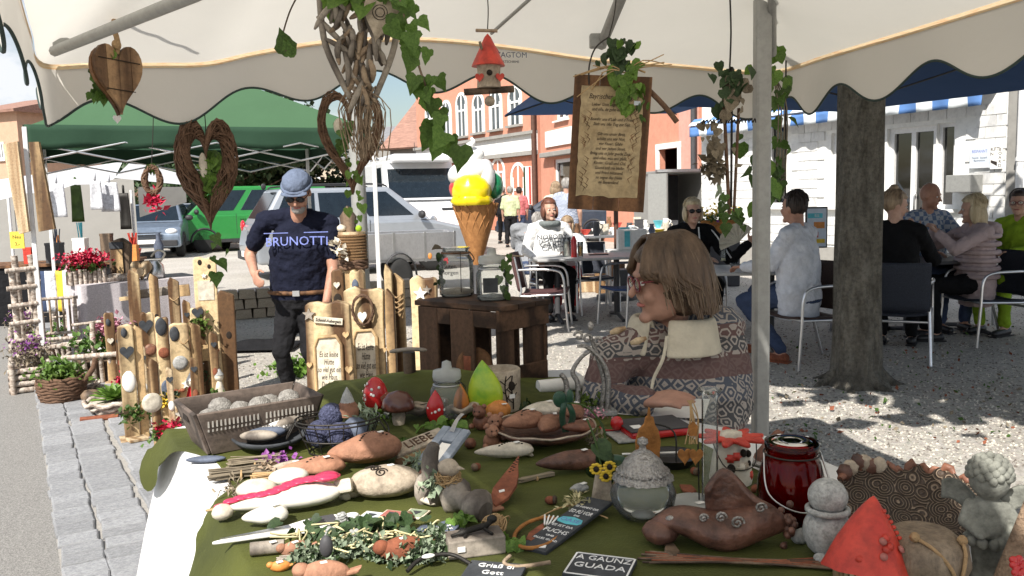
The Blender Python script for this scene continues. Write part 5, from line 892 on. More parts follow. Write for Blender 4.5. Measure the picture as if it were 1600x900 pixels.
for k in range(14):
    m, nm = cn2[(k*4+k//9) % 9]; q = P(18+k*14, 0, 10.8); x, y = q.x, q.y+.25*((k*5) % 3)-.1; h = .18+.05*((k*7) % 4); mb = MB(); w2 = .05+.012*(k % 4)
    if k % 3 == 0: mb.box((0, 0, h/2), (w2*2, w2*1.6, h)); mb.box((0, 0, h+.01), (w2*2.1, w2*1.7, .03))
    elif k % 3 == 1: mb.lathe([(w2*.8, 0), (w2, h*.5), (w2*.4, h*.8), (w2*.45, h)], 12)
    else: mb.lathe([(w2*.6, 0), (w2*1.1, h*.6), (w2*.9, h*.62), (w2*.5, .03)], 12); [mb.tube([(random.uniform(-.03, .03), random.uniform(-.03, .03), .02), (random.uniform(-.07, .07), random.uniform(-.05, .05), h*1.5)], .007, 5) for _ in range(6)]
    kind = ('box', 'bottle', 'pot of sticks')[k % 3]; solo(('goods_box', 'goods_bottle', 'stick_pot')[k % 3], mb, m, f'{nm} {kind} on the goods counter, '+['leftmost', 'second', 'third', 'fourth', 'fifth', 'sixth', 'seventh', 'eighth', 'ninth', 'tenth', 'eleventh', 'twelfth', 'thirteenth', 'rightmost'][k]+(' of the row' if k in (0, 13) else ' from the left'), kind.split()[0], (x, y, .75), group='goods under the white tent')
p = P(27, 375, 8.6); mb = MB(); mb.box((0, 0, 0), (.14, .01, .17)); t = solo('yellow_sign', mb, 'yellow_globe', 'small yellow price sign hanging at the left edge', 'sign', p); text('lettering', 'Neu', .05, 'ink', t, (0, -.006, .03)); text('lettering', '3,-', .05, 'ink', t, (0, -.006, -.04)); MB().tube([(0, 0, .08), (.0, 0, .3)], .003, 5).build('string', 'wire', t)
mb = MB(); mb.box((0, 0, -.42), (.16, .03, .84), ry=.05); q = P(52, 205, 6.9); t = solo('hanging_plank', MB().prism([(-.10, 0), (.02, .02), (.05, -.7), (-.03, -.72)], .03), 'pale_wood', 'rough pale plank leaning against the left gazebo post', 'plank', P(25, 225, 6.92)); solo('hanging_plank', MB().prism([(-.02, 0), (.06, .0), (.13, -.7), (.0, -.72)], .03), 'flamed2', 'brown plank right of the left gazebo post', 'plank', P(50, 222, 6.95))
# ================================================================ table with white cloth under the gazebo
ta, tb = G(126, 448, .75), G(316, 433, .75); ea = (tb-ta).normalized(); na = V(-ea.y, ea.x, 0); tl_ = (tb-ta).length; dp = .62
t = thing('cloth_table', 'table with white patterned cloth under the green gazebo', 'table', (0, 0, 0)); checker('lace', (.44, .40, .43), (.58, .54, .56), 60); MATS['lace_soft'] = mat('lace_soft', (.50, .455, .48), .95, col2=(.62, .58, .60), scale=90, bump=.2)
TP = lambda u, v, z=.75: ta+ea*u+na*v+V(0, 0, z-.75)
mb = MB(); mb.add([TP(0, 0), TP(tl_, 0), TP(tl_, dp), TP(0, dp), TP(0, 0, .72), TP(tl_, 0, .72), TP(tl_, dp, .72), TP(0, dp, .72)], [(0, 1, 2, 3), (7, 6, 5, 4), (0, 4, 5, 1), (1, 5, 6, 2), (2, 6, 7, 3), (3, 7, 4, 0)]); mb.build('tabletop', 'white_paint', t)
def skirt(a, b):
    per = [(-.012, dp), (-.012, -.012), (tl_+.012, -.012), (tl_+.012, dp)]; L_ = [dp, tl_, dp]; s = a*(sum(L_)); i = 0
    while i < 2 and s > L_[i]: s -= L_[i]; i += 1
    f = s/L_[i]; u = per[i][0]*(1-f)+per[i+1][0]*f; v = per[i][1]*(1-f)+per[i+1][1]*f; d1 = min(abs(a*sum(L_)-dp), abs(a*sum(L_)-dp-tl_)); fl = math.exp(-(d1/.10)**2); w_ = .014*math.sin(s*22+i)*b
    o = V(0, 0, 0); o += (-na if i == 1 else (-ea if i == 0 else ea))*(w_+.10*fl*b)
    return TP(u, v, .756)+o-V(0, 0, (.50+.10*fl)*b)
mb = MB(); mb.add([TP(-.012, -.012, .757), TP(tl_+.012, -.012, .757), TP(tl_+.012, dp+.01, .757), TP(-.012, dp+.01, .757)], [(0, 1, 2, 3)]); mb.sheet(skirt, 130, 12); mb.build('tablecloth', 'lace_soft', t)
for u in (.06, tl_-.06):
    for v in (.06, dp-.06): q = TP(u, v, 0); MB().box((q.x, q.y, .36), (.04, .04, .72)).build('leg', 'alu', t)
def flowers(t, c, r, n, m, s=.03, stem=None):
    mb = MB(); leafmass(mb, [Vector(c)+V(random.gauss(0, r[0]*.5), random.gauss(0, r[1]*.5), random.gauss(0, r[2]*.5)) for _ in range(n)], s, .006); mb.build('blossoms', m, t)
def foliage(t, c, r, n, m='leaf_bright', s=.05, kind='heart'):
    mb = MB(); leafmass(mb, [Vector(c)+V(random.gauss(0, r[0]*.5), random.gauss(0, r[1]*.5), random.gauss(0, r[2]*.5)) for _ in range(n)], s, .006, kind); mb.build('foliage', m, t)
q = TP(.10, .25); t = thing('log_planter', 'birch log planter of red flowers on the white cloth table', 'planter', q, math.atan2(ea.y, ea.x))
for k in range(8): MB().tube([(-.14+.04*k, -.07, 0), (-.14+.04*k, -.07, .13+random.uniform(-.01, .01))], .019, 8).build('birch_stick', 'birch', t)
MB().box((0, 0, .06), (.30, .13, .12)).build('box', 'bark', t); foliage(t, (0, 0, .16), (.16, .1, .05), 150, 'leaf', .06); flowers(t, (0, -.02, .22), (.16, .1, .07), 900, 'flower_red', .035)
q = TP(.34, .2); mb = MB(); mb.tube(bez([(-.13, 0, .035), (0, .01, .04), (.14, 0, .035)], 4), [.035, .038, .036, .04, .038, .036, .035, .04, .034], 12); solo('log', mb, 'birch_x', 'short log lying on the white cloth table', 'log', q, math.atan2(ea.y, ea.x))
q = TP(.44, .4); t = thing('log_house', 'rough hollow log with bark roof on the white cloth table', 'ornament', q, .2); MB().prism([(-.09, 0), (.08, 0), (.11, .34), (.03, .40), (-.08, .36)], .12).build('log', 'bark', t, bevel=.02); MB().box((-.01, -.066, .16), (.10, .02, .26)).build('panel', 'flamed2', t); MB().box((-.01, -.068, .33), (.12, .02, .06)).build('slate_strip', 'slate', t)
for k, (u, v, s, m, l) in enumerate(((.50, .1, .13, 'pale_wood', 'pale wooden heart standing left on the white cloth table'), (.56, .16, .19, 'pale_wood', 'larger pale wooden heart on the white cloth table'))): solo('wooden_heart', MB().prism([(x, z+s*.48) for x, z in heart(s, s)], .03), m, l, 'heart', TP(u, v), .1, bevel=.006)
q = TP(.70, .22); t = thing('milk_can', 'zinc milk can with curled handle on the white cloth table', 'can', q); MB().lathe([(.075, 0), (.085, .03), (.075, .13), (.05, .16), (.052, .18)], 20).build('can', 'steel', t); MB().tube(bez([(.05, 0, .16), (.10, 0, .24), (.03, 0, .27), (-.03, 0, .21)], 5), .010, 8).build('handle', 'cream_clay', t)
# ================================================================ birch ladder, shelves and plants on the pavement
q = G(48, 600); t = thing('birch_ladder', 'white birch branch ladder rack at the roadside', 'rack', (q.x, q.y, 0), R(30))
for x, y0 in ((-.08, 0), (.07, 0), (-.05, .3), (.1, .3)): MB().tube(bez([(x, y0, 0), (x+.02, y0+.03, .45), (x*.8, y0+.02, .95+.1*(y0 > 0))], 4), .026, 10).build('post', 'birch', t)
for k in range(6): MB().tube([(-.11, -.02, .22+k*.145), (.10, .01, .23+k*.145)], .020, 8).build('rung', 'birch_x', t)
q = G(98, 590); t = thing('birch_chair', 'small birch stick chair with planter seat beside the ladder rack', 'chair', (q.x, q.y, 0), R(25))
for x in (-.13, .13): MB().tube([(x, .1, 0), (x, .12, .68)], .018, 8).build('post', 'birch', t); MB().tube([(x, -.14, 0), (x, -.14, .28)], .020, 8).build('leg', 'birch', t)
for k in range(4): MB().tube([(-.06+k*.05, .12, .38), (-.06+k*.05, .12, .66)], .009, 6).build('spindle', 'twig_light', t)
for z in (.37, .67): MB().tube([(-.16, .12, z), (.16, .12, z)], .014, 8).build('back_rail', 'birch_x', t)
for k in range(5): MB().tube([(-.17, -.16+k*.06, .29), (.17, -.16+k*.06, .29)], .018, 8).build('seat_stick', 'birch_x', t)
q = G(62, 605); t = thing('birch_planter', 'birch stick planter with lavender at the kerb', 'planter', (q.x, q.y-.1, 0), R(30))
for k in range(4):
    for s in (-1, 1): MB().tube([(-.16, s*.11, .03+k*.05), (.16, s*.11, .03+k*.05)], .022, 8).build('stick', 'birch_x', t)
for x in (-.13, .13):
    for y in (-.13, .13): MB().tube([(x, y, 0), (x, y, .26)], .022, 8).build('corner_post', 'birch', t)
MB().box((0, 0, .11), (.28, .18, .16)).build('soil', 'bark', t); foliage(t, (0, 0, .28), (.14, .12, .12), 500, 'leaf_dry', .05, 'long'); flowers(t, (.0, 0, .36), (.13, .12, .08), 160, 'flower_purple', .03)
q = G(98, 628); t = thing('dark_wicker_basket', 'dark wicker basket of green herbs at the kerb', 'basket', (q.x, q.y, 0)); mb = MB()
for k in range(9):
    z = .01+k*.022; r = .13+.035*math.sin(k/8*2.2); mb.tube([(math.cos(a)*r*(1+.03*math.sin(11*a+k*PI)), math.sin(a)*r*.9, z+.006*math.sin(9*a+k)) for a in [2*PI*i/36 for i in range(36)]], .014, 6, closed=True)
mb.lathe([(.13, 0), (.155, .1), (.15, .17)], 20); mb.build('weave', 'twig', t); foliage(t, (-.02, 0, .24), (.13, .1, .08), 420, 'leaf_bright', .045); foliage(t, (.0, 0, .20), (.2, .15, .05), 200, 'moss', .04); MB().tube(bez([(.12, 0, .1), (.24, 0, .24), (.27, 0, .33)], 4), .02, 8).build('handle', 'twig', t)
q = G(155, 600); t = thing('birch_basket', 'birch slat basket of pink flowers below the white cloth', 'basket', (q.x, q.y+.1, 0), R(20))
for k in range(9): MB().tube([(-.22+k*.055, -.13, .02), (-.26+k*.065, -.17, .24)], .018, 8).build('slat', 'birch', t)
for s in (-1, 1): MB().tube([(s*.26, -.17, .24), (s*.26, .13, .24)], .018, 8).build('rim_stick', 'birch', t)
MB().tube([(-.28, -.18, .25), (.28, -.18, .25)], .022, 8).build('rim_stick', 'birch_x', t); MB().box((0, 0, .10), (.42, .22, .18)).build('soil', 'bark', t); foliage(t, (0, 0, .32), (.22, .12, .1), 420, 'leaf', .05); flowers(t, (.06, 0, .46), (.11, .1, .07), 420, 'flower_pink', .04); MB().tube([(-.06, -.1, .1), (-.05, -.1, .52)], .022, 8).build('post', 'birch', t); MB().tube([(-.2, -.1, .50), (.12, -.1, .52)], .012, 8).build('cross_stick', 'birch_x', t)
q = G(180, 648); t = thing('bark_bowl', 'white birch bark bowl with bright green succulent', 'planter', (q.x, q.y, 0)); mb = MB()
for k in range(4):
    r = .09+.022*k; mb.tube([(math.cos(a)*r*1.25, math.sin(a)*r, .02+k*.026+.012*math.sin(a*8+k*1.6)) for a in [2*PI*i/40 for i in range(40)]], .017, 6, closed=True)
mb.lathe([(.10, .0), (.15, .10)], 20); mb.build('bark_weave', 'birch', t)
for k in range(30): a = k*2.4; e = .35+.9*(k/30); mesh_part('leaf', LEAF['long'], t, (0, 0, .10), (e, 0, a), .17*(1-.2*k/30))
q = G(150, 660); mb = MB(); mb.tube([(-.10, 0, .022), (.13, .05, .022)], .020, 10); solo('round_stick', mb, 'rust_red', 'short brown stick lying on the paving', 'stick', q, .1)
q = G(143, 630); mb = MB(); mb.ell((0, 0, .05), (.075, .06, .055), fn=blob(1, 4, .15, 3)); solo('coconut_shell', mb, 'bark', 'dark half coconut shell on the paving', 'shell', q)
q = P(86, 455, 8.3); t = thing('striped_towel', 'white towel with yellow and blue stripe hanging by the ladder rack', 'towel', q); w2, h2 = .27, .40
for k, (x0, x1, m) in enumerate(((-.5, -.32, 'denim'), (-.32, .05, 'white_shirt'), (.05, .32, 'flower_yellow'), (.32, .5, 'white_shirt'))): MB().sheet(lambda a, b: ((x0+(x1-x0)*a)*w2, .012*math.sin((x0+(x1-x0)*a)*9+b*2), .2-b*h2), 6, 8).build('stripe', m, t, solid=.004)
q = P(110, 430, 8.6); t = thing('garden_stakes', 'bundle of tall rusty garden stakes with pink bow', 'stakes', (q.x, q.y, 0)); [MB().tube([(x, 0, 0), (x*1.6, .02, .72+.07*k)], .008, 6).build('stake', 'rust_red' if k % 2 else 'bark', t) for k, x in enumerate((-.07, -.02, .03, .08))]; flowers(t, (0, -.02, .78), (.07, .05, .08), 120, 'flower_pink', .05)
# ================================================================ carved wooden stelae
def plank_out(w, h, n=12, wav=.04, seed=0, top='wave'):
    o = []; 
    for i in range(n+1): f = i/n; o.append((w/2*(1-.04*math.sin(f*5+seed))+w*wav*noise.noise(V(f*3, seed, 0)), h*f*.97))
    if top == 'wave': o += [(w*.38, h*.985), (w*.2, h*(.988+.01*math.sin(seed))), (0, h*(.985+.01*math.sin(seed*2))), (-w*.22, h*(.992+.008*math.sin(seed*3))), (-w*.40, h*.985)]
    elif top == 'slant': o += [(w*.3, h*.985), (-w*.3, h*1.02)]
    for i in range(n, -1, -1): f = i/n; o.append((-w/2*(1-.04*math.cos(f*4+seed))+w*wav*noise.noise(V(f*3, seed, 9)), h*f*.97))
    return o
def stela(label, base, w, h, rz, m='flamed', th=.045, seed=0, tilt=0., top='wave', deco=(), foot=True, two=None):
    t = thing('wooden_stela', label, 'wooden board', (base[0], base[1], 0), rz, 'carved wooden stelae'); T = Matrix.Rotation(tilt, 4, 'X')
    b = MB().prism(plank_out(w, h, seed=seed, top=top), th, T); b.build('board', m, t, bevel=.008)
    if two: MB().prism(plank_out(two, h*.96, seed=seed+3, top='slant'), th*1.2, T @ Matrix.Translation((w/2+two/2+.004, .02, 0))).build('side_board', 'flamed2', t, bevel=.006)
    if foot: MB().box((0, .01, .012), (w*1.7, .16, .024)).build('base_plate', 'pale_wood', t, bevel=.003); MB().box((.02, -.06, .03), (w*1.3, .10, .018), rz=.2).build('base_plate', 'pale_wood', t, bevel=.003)
    for d in deco:
        k, x, z, s, m2 = d; fy = -th/2; L_ = T @ V(x*w, fy, z*h)
        if k == 'heart': MB().prism(heart(s, s), .012).build('heart', m2, t, L_+V(0, -.007, 0), bevel=.003)
        elif k == 'disc': MB().lathe([(s*.5, 0), (s*.5, .01), (s*.3, .016), (.001, .017)], 18, M=Matrix.Rotation(PI/2, 4, 'X')).build('disc', m2, t, L_)
        elif k == 'oval': MB().ell((0, 0, 0), (s*.36, .014, s*.6), fn=blob(1, x*7, .08, 3)).build('stone', m2, t, L_)
        elif k == 'knot': o = MB().ell((0, 0, 0), (s*.5, .006, s*.7)); o.build('knot', 'hole', t, L_)
        elif k == 'niche': MB().box((0, 0, 0), (s, .012, s*1.3)).build('niche', m2, t, L_)
        elif k == 'moss': mb = MB(); leafmass(mb, [V(random.gauss(0, s*.3), random.gauss(0, .02)-.02, random.gauss(0, s*.25)) for _ in range(90)], .035, .004); mb.build('moss_tuft', m2, t, L_)['kind'] = 'stuff'
        elif k == 'string': MB().tube(bez([(-s/2, 0, 0), (0, -.03, -s*.35), (s/2, 0, 0)], 5), .005, 6).build('string', m2, t, L_)
        elif k == 'star': MB().prism([(math.cos(a)*s*(.5 if i % 2 == 0 else .22), math.sin(a)*s*(.5 if i % 2 == 0 else .22)) for i, a in enumerate([2*PI*q/10+.3 for q in range(10)])], .012).build('star', m2, t, L_+V(0, -.007, 0))
        elif k == 'bow': mb = MB(); mb.ell((-s*.3, 0, .0), (s*.3, .02, s*.2)); mb.ell((s*.3, 0, 0), (s*.3, .02, s*.2)); mb.ell((0, -.01, 0), s*.12); mb.build('bow', m2, t, L_+V(0, -.02, 0))
    return t
GS = lambda px, py: G(px, py)
def hz(px, pytop, base): return CAMZ + (P(px, pytop, base.y)-V(0, 0, CAMZ)).z
specs = [  # px, py base, px width, py top, rz, tilt, material, deco, label
 (178, 600, 17, 487, .4, .0, 'flamed2', (('oval', -.1, .86, .05, 'slate'), ('heart', 0, .6, .05, 'cream_clay')), 'narrow flamed plank leftmost in front of the white cloth table'),
 (208, 690, 26, 505, .5, .02, 'flamed', (('oval', -.1, .93, .05, 'slate'), ('heart', 0, .76, .08, 'slate'), ('oval', 0, .52, .11, 'paper'), ('moss', .2, .25, .12, 'leaf')), 'flamed plank with slate heart and white stone at the kerb'),
 (240, 648, 24, 486, .45, .02, 'flamed', (('heart', -.1, .86, .09, 'slate'), ('disc', .1, .64, .08, 'terracotta_dark'), ('heart', .1, .65, .05, 'pale_wood'), ('string', 0, .5, .08, 'rope')), 'flamed plank with dark heart and round wooden heart disc'),
 (250, 722, 15, 562, .7, .0, 'flamed2', (('disc', -.6, .6, .11, 'cream_clay'), ('moss', 0, .28, .12, 'leaf'), ('moss', .2, .32, .05, 'flower_red')), 'slim plank nearest the viewer with pale disc and green tuft'),
 (263, 660, 22, 492, .5, .02, 'flamed', (('oval', -.1, .90, .10, 'slate'), ('disc', 0, .66, .07, 'rust_red'), ('oval', .0, .33, .09, 'slate_blue'), ('moss', -.2, .22, .09, 'flower_yellow'), ('moss', .2, .26, .08, 'leaf_dark')), 'flamed plank with blue oval stone and yellow flower'),
 (288, 640, 34, 503, .4, .03, 'flamed', (('oval', -.25, .88, .09, 'slate'), ('disc', -.05, .55, .10, 'grey_stone'), ('star', .2, .3, .07, 'paper'), ('string', .2, .8, .06, 'rope'), ('bow', -.2, .24, .07, 'rust_red')), 'wide flamed plank with grey stone disc and red bow'),
 (219, 590, 20, 424, .3, -.02, 'flamed', (('knot', 0, .5, .03, ''),), 'tall pole carrying the left end of the cross board'),
 (250, 588, 17, 430, .3, -.02, 'flamed2', (('knot', .1, .6, .03, ''),), 'tall middle pole behind the cross board'),
 (281, 592, 20, 436, .3, -.02, 'flamed', (('string', 0, .82, .07, 'rope'),), 'tall pole carrying the right end of the cross board'),
 (333, 625, 40, 398, .28, -.02, 'flamed', (('knot', -.2, .95, .03, ''), ('knot', .2, .92, .025, ''), ('niche', 0, .76, .11, 'cream_clay'), ('star', -.05, .86, .04, 'paper'), ('heart', -.3, .45, .06, 'slate'), ('heart', .25, .34, .05, 'hat_red')), 'tall wide carved board with small inscription niche'),
 (362, 622, 30, 456, .2, .0, 'flamed2', (('knot', .1, .6, .04, ''),), 'thick plain flamed plank right of the carved board'),
 (318, 628, 28, 478, .35, .02, 'flamed', (('heart', 0, .93, .08, 'slate'), ('moss', .1, .80, .13, 'moss'), ('niche', .1, .52, .09, 'flamed2'), ('star', -.1, .4, .07, 'paper'), ('moss', -.2, .28, .13, 'leaf_dark'), ('oval', -.3, .33, .09, 'slate_blue'), ('oval', -.1, .40, .07, 'paper')), 'short plank with moss, niche and slate heart'),
]
for k, (px, py, wd, pt, rz, tl2, m, dc, lab) in enumerate(specs):
    b = G(px, py); h = P(px, pt, b.y).z; stela(lab, b, wd*.84*b.y/F, h, rz, m, seed=k*1.3, tilt=tl2, deco=dc, two=(wd*.5*b.y/F if k in (1, 5) else None), top='slant' if k in (3, 6, 7, 8, 10) else 'wave', foot=k not in (6, 7, 8))
b = P(248, 456, 7.25); mb = MB(); mb.box((0, 0, 0), (.50, .025, .075), ry=-.08); t = solo('cross_board', mb, 'grey_wood_x', 'grey weathered cross board fixed over three poles', 'board', b, .3, bevel=.004); MB().prism(heart(.05, .05), .012).build('heart', 'white_paint', t, (-.06, -.02, 0)); MB().box((.19, -.002, .0), (.12, .03, .10), ry=-.05).build('honey_board', 'flamed2', t, bevel=.004); MB().box((-.24, -.002, -.04), (.14, .03, .03), ry=-.05).build('stick', 'flamed', t)
for k, (px, py, lab) in enumerate(((302, 650, 'red and white cloth angel leaning at the wide plank'), (345, 640, 'pale stone figure beside the carved board'))):
    b = G(px, py); t = thing('small_figure', lab, 'figure', (b.x, b.y, 0)); MB().lathe([(.05, 0), (.045, .1), (.02, .2), (.015, .21)], 14).build('robe', 'red_cloth' if k == 0 else 'cream_clay', t); MB().ell((0, 0, .235), .032).build('head', 'cream_clay', t); MB().lathe([(.035, .25), (.001, .31)], 12).build('cap', 'paper' if k == 0 else 'grey_stone', t)
# the stelae beside the man
def inscription(t, w, h, z0, z1, lines, tilt):
    iw = w*.56; c = (z0+z1)/2*h; ih = (z1-z0)*h; T = Matrix.Rotation(tilt, 4, 'X'); fy = -.0225
    pl = MB().prism([(-iw/2, -ih/2), (iw/2, -ih/2), (iw*.5, ih*.42), (iw*.3, ih*.5), (-iw*.35, ih*.49), (-iw*.5, ih*.4)], .004).build('writing_panel', 'parchment', t, T @ V(0, fy-.003, c), (tilt, 0, 0))
    rim = MB(); o = [(-iw/2, -ih/2), (-iw*.5, ih*.4), (-iw*.35, ih*.49), (iw*.3, ih*.5), (iw*.5, ih*.42), (iw/2, -ih/2)]; rim.tube([(x*1.06, -.004, z*1.02) for x, z in o], .010, 6); rim.build('carved_rim', 'flamed2', pl)
    text('lettering', '\n'.join(lines), ih/len(lines)*.80, 'ink', pl, (0, -.0026, 0), shear=.25, space=.92, fit=iw*.9)
mat('parchment', (.66, .57, .42), .8, col2=(.76, .70, .58), scale=7, bump=.1)
LT = ['Es ist keine', 'Hütte', 'so viel gut ein', 'wie Haus.', 'Doch wer', 'und', 'zufrieden', 'und aus', 'macht', 'ist']
b = P(520, 640, 4.45); h1 = P(520, 468, 4.45).z; w1 = 74*4.45/F
t = stela('flamed board with house blessing and nameplate left of the mushrooms', b, w1, h1, -.08, seed=2, deco=(('heart', .40, .80, .035, 'flamed2'), ('heart', -.42, .63, .03, 'flamed2'), ('heart', .43, .60, .04, 'flamed2'), ('star', -.38, .92, .07, 'grey_wood'), ('knot', .1, .87, .03, '')), two=None); inscription(t, w1, h1, .20, .79, LT, 0)
o = MB().box((0, 0, 0), (w1*.62, .012, .035), ry=.10).build('name_plate', 'parchment', t, (.01, -.032, h1*.885), bevel=.003); text('lettering', 'Schmid-Aubergem', .024, 'ink', o, (0, -.008, 0), rot=(PI/2, R(6), 0), shear=.2, fit=w1*.55)
b2 = P(577, 640, 4.75); h2 = P(577, 446, 4.75).z; w2 = 62*4.75/F
t = stela('flamed board with twig wreath and house blessing behind the mushrooms', b2, w2, h2, -.06, seed=5, deco=(('heart', .46, .62, .035, 'flamed2'), ('heart', -.44, .66, .035, 'flamed2'), ('heart', -.44, .45, .03, 'flamed2'), ('heart', .44, .42, .03, 'flamed2')), two=.05); inscription(t, w2, h2, .22, .74, LT[:7], 0)
wr = MB(); random.seed(9)
for k in range(16): ph = random.uniform(0, 6); wr.tube([(math.cos(a)*.058+random.uniform(-.006, .006), random.uniform(-.012, .0), math.sin(a)*.082+random.uniform(-.006, .006)) for a in [2*PI*i/18 for i in range(18)]], .004, 5, closed=True)
o = wr.build('twig_wreath', 'twig', t, (.0, -.045, h2*.865)); MB().prism(heart(.05, .06), .012).build('heart', 'white_paint', o, (0, -.02, -.04), bevel=.003)
more = [(536, 5.1, 418, 20, 'flamed', 'slim flamed post with knot hole left of the jute post', (('knot', 0, .82, .05, ''), ('heart', 0, .9, .04, 'cream_clay'))), (566, 5.3, 419, 24, 'flamed', 'flamed post with blue glass stone right of the jute post', (('oval', -.1, .9, .06, 'slate_blue'),)), (614, 4.9, 417, 13, 'flamed', 'thin flamed pole with white tag beside the wreath board', (('niche', 0, .72, .05, 'paper'), ('heart', 0, .55, .04, 'cream_clay'))), (628, 4.95, 431, 20, 'flamed2', 'flamed pole wrapped with rope rings beside the crate', (('string', 0, .9, .06, 'rope'), ('string', 0, .87, .06, 'rope'), ('string', 0, .84, .06, 'rope'), ('string', 0, .81, .06, 'rope'))), (668, 4.6, 428, 42, 'flamed', 'wide flamed board with twig stars behind the crate', (('star', -.1, .9, .08, 'paper'), ('bow', .25, .8, .06, 'raffia'), ('star', .15, .92, .05, 'grey_wood'))), (645, 5.2, 535, 12, 'grey_wood', 'short grey driftwood post left of the crate', ())]
for k, (px, Y, pt, wd, m, lab, dc) in enumerate(more): b = P(px, 600, Y); stela(lab, b, wd*Y/F, P(px, pt, Y).z, -.1, m, seed=k+20, deco=dc, top='slant' if k in (2, 3, 5) else 'wave', foot=False)
b = P(556, 500, 5.6); zt = P(556, 363, 5.6).z; t = thing('jute_post', 'wooden post wrapped in jute rope with little house on top', 'post', (b.x, b.y, 0)); MB().tube([(0, 0, 0), (0, 0, zt-.02)], .075, 16).build('trunk', 'flamed2', t)
for k in range(9): MB().tube([(math.cos(a)*.086, math.sin(a)*.086, zt-.02-k*.019) for a in [2*PI*i/24 for i in range(24)]], .0105, 6, closed=True).build('rope_ring', 'jute', t)
for k in range(3): MB().tube([(math.cos(a)*.09+random.uniform(-.004, .004), math.sin(a)*.09, zt-.19-k*.018+.008*math.sin(a*5+k)) for a in [2*PI*i/24 for i in range(24)]], .013, 6, closed=True).build('twig_ring', 'twig', t)
MB().lathe([(.09, zt-.012), (.09, zt+.005)], 20).build('top_plate', 'pale_wood', t); MB().prism([(-.04, 0), (.04, 0), (.05, .10), (.0, .17), (-.05, .10)], .07).build('little_house', 'bark', t, (-.02, 0, zt+.005)); MB().ell((.05, -.02, zt+.025), .022).build('lime_ball', 'lime', t); MB().ell((-.06, -.03, zt+.03), (.03, .03, .025), fn=blob(1, 2, .2, 5)).build('shell', 'cream_clay', t)
for k, (px, py) in enumerate(((532, 392), (525, 384))): mb = MB(); leafmass(mb, [V(0, 0, 0)]*14, .05, .015); solo('dried_blossom', mb, 'cream_clay', ['lower cream dried blossom at the jute post', 'upper cream dried blossom at the jute post'][k], 'flower', P(px, py, 5.45))
# low stone wall, dark sheet for the gazebo shadow and greenery behind the man
wa_ = G(352, 505); wb_ = G(420, 520); t = thing('stone_wall', 'low dry stone wall behind the man', 'wall', (0, 0, 0)); smesh = []
for k in range(3): mb = MB(); mb.box((0, 0, 0), (1, 1, 1), tp=.9); q = mb.build('stone', 'stone_tan', None, bevel=.12); smesh.append(q.data); bpy.data.objects.remove(q)
MATS['stone_wall'] = MATS['stone_tan']; p0, p1 = G(345, 500), G(640, 478); dd = (p1-p0).normalized(); ln = (p1-p0).length; random.seed(3); core = MB(); cm = (p0+p1)/2; core.box((cm.x, cm.y+.10, .16), (ln, .12, .32), rz=math.atan2(dd.y, dd.x)); core.build('core', 'bark', t)
for r_ in range(3):
    u = -.1*(r_ % 2)
    while u < ln: l_ = random.uniform(.14, .26); q = p0+dd*(u+l_/2); o = mesh_part('stone', random.choice(smesh), t, (q.x, q.y+random.uniform(-.01, .01), .065+r_*.122), (random.uniform(-.05, .05), random.uniform(-.05, .05), math.atan2(dd.y, dd.x)), (l_-.012, .20, .112)); u += l_
q = G(383, 560); mb = MB(); mb.sheet(lambda a, b: ((a-.5)*.75, (b-.5)*.5, .03+.07*noise.noise(V(a*4, b*4, 1))*math.sin(a*PI)*math.sin(b*PI)+.05*math.sin(a*PI)*math.sin(b*PI)), 24, 16); solo('shade_sheet', mb, 'charcoal', 'dark sheet standing in for the gazebo shadow on the gravel behind the man', 'cloth', (q.x, q.y+.5, 0), solid=.01)  # dark sheet added where the gazebo only shades the gravel
q = G(455, 585); t = thing('ground_plant', 'low green plant on the gravel behind the man', 'plant', (q.x+.1, q.y, 0)); foliage(t, (0, 0, .06), (.25, .18, .06), 420, 'leaf_bright', .06)
q = P(358, 436, 7.6); mb = MB(); mb.ell((0, 0, 0), (.07, .05, .05), fn=blob(1, 2, .1, 3)); solo('dark_pouch', mb, 'black_cloth', 'black pouch lying on the stone wall beside the carved board', 'pouch', (G(365, 470).x, G(365, 485).y-.0, .42))

q = at(560, 5.85); t = thing('lamp_post', 'plain grey steel post behind the jute wrapped post', 'post', q); MB().tube([(0, 0, 0), (0, 0, 4.2)], .052, 18).build('tube', 'tent_pole', t); MB().lathe([(.09, 0), (.09, .02), (.055, .05)], 18).build('flange', 'tent_pole', t)
for k, (px, py, wd, pt, lab) in enumerate(((192, 612, 11, 520, 'slim short stake between the leftmost planks'), (231, 668, 10, 540, 'slim pale stake before the slate heart plank'), (300, 612, 12, 470, 'slim tall stake right of the cross board'), (272, 690, 10, 575, 'low slim stake before the yellow flower plank'), (340, 640, 13, 520, 'slim stake in front of the carved board'), (160, 585, 9, 505, 'thin stake at the pink flower basket'), (309, 668, 12, 560, 'low stake behind the trough'))): b = G(px, py); stela(lab, b, wd*b.y/F, P(px, pt, b.y).z, .4, 'pale_wood' if k % 2 else 'flamed2', seed=k+40, top='slant', foot=False, deco=(('heart', 0, .85, .04, 'slate'), ('oval', 0, .5, .05, 'paper' if k % 2 else 'rust_red'), ('moss', 0, .2, .08, 'leaf' if k % 3 else 'flower_red')))
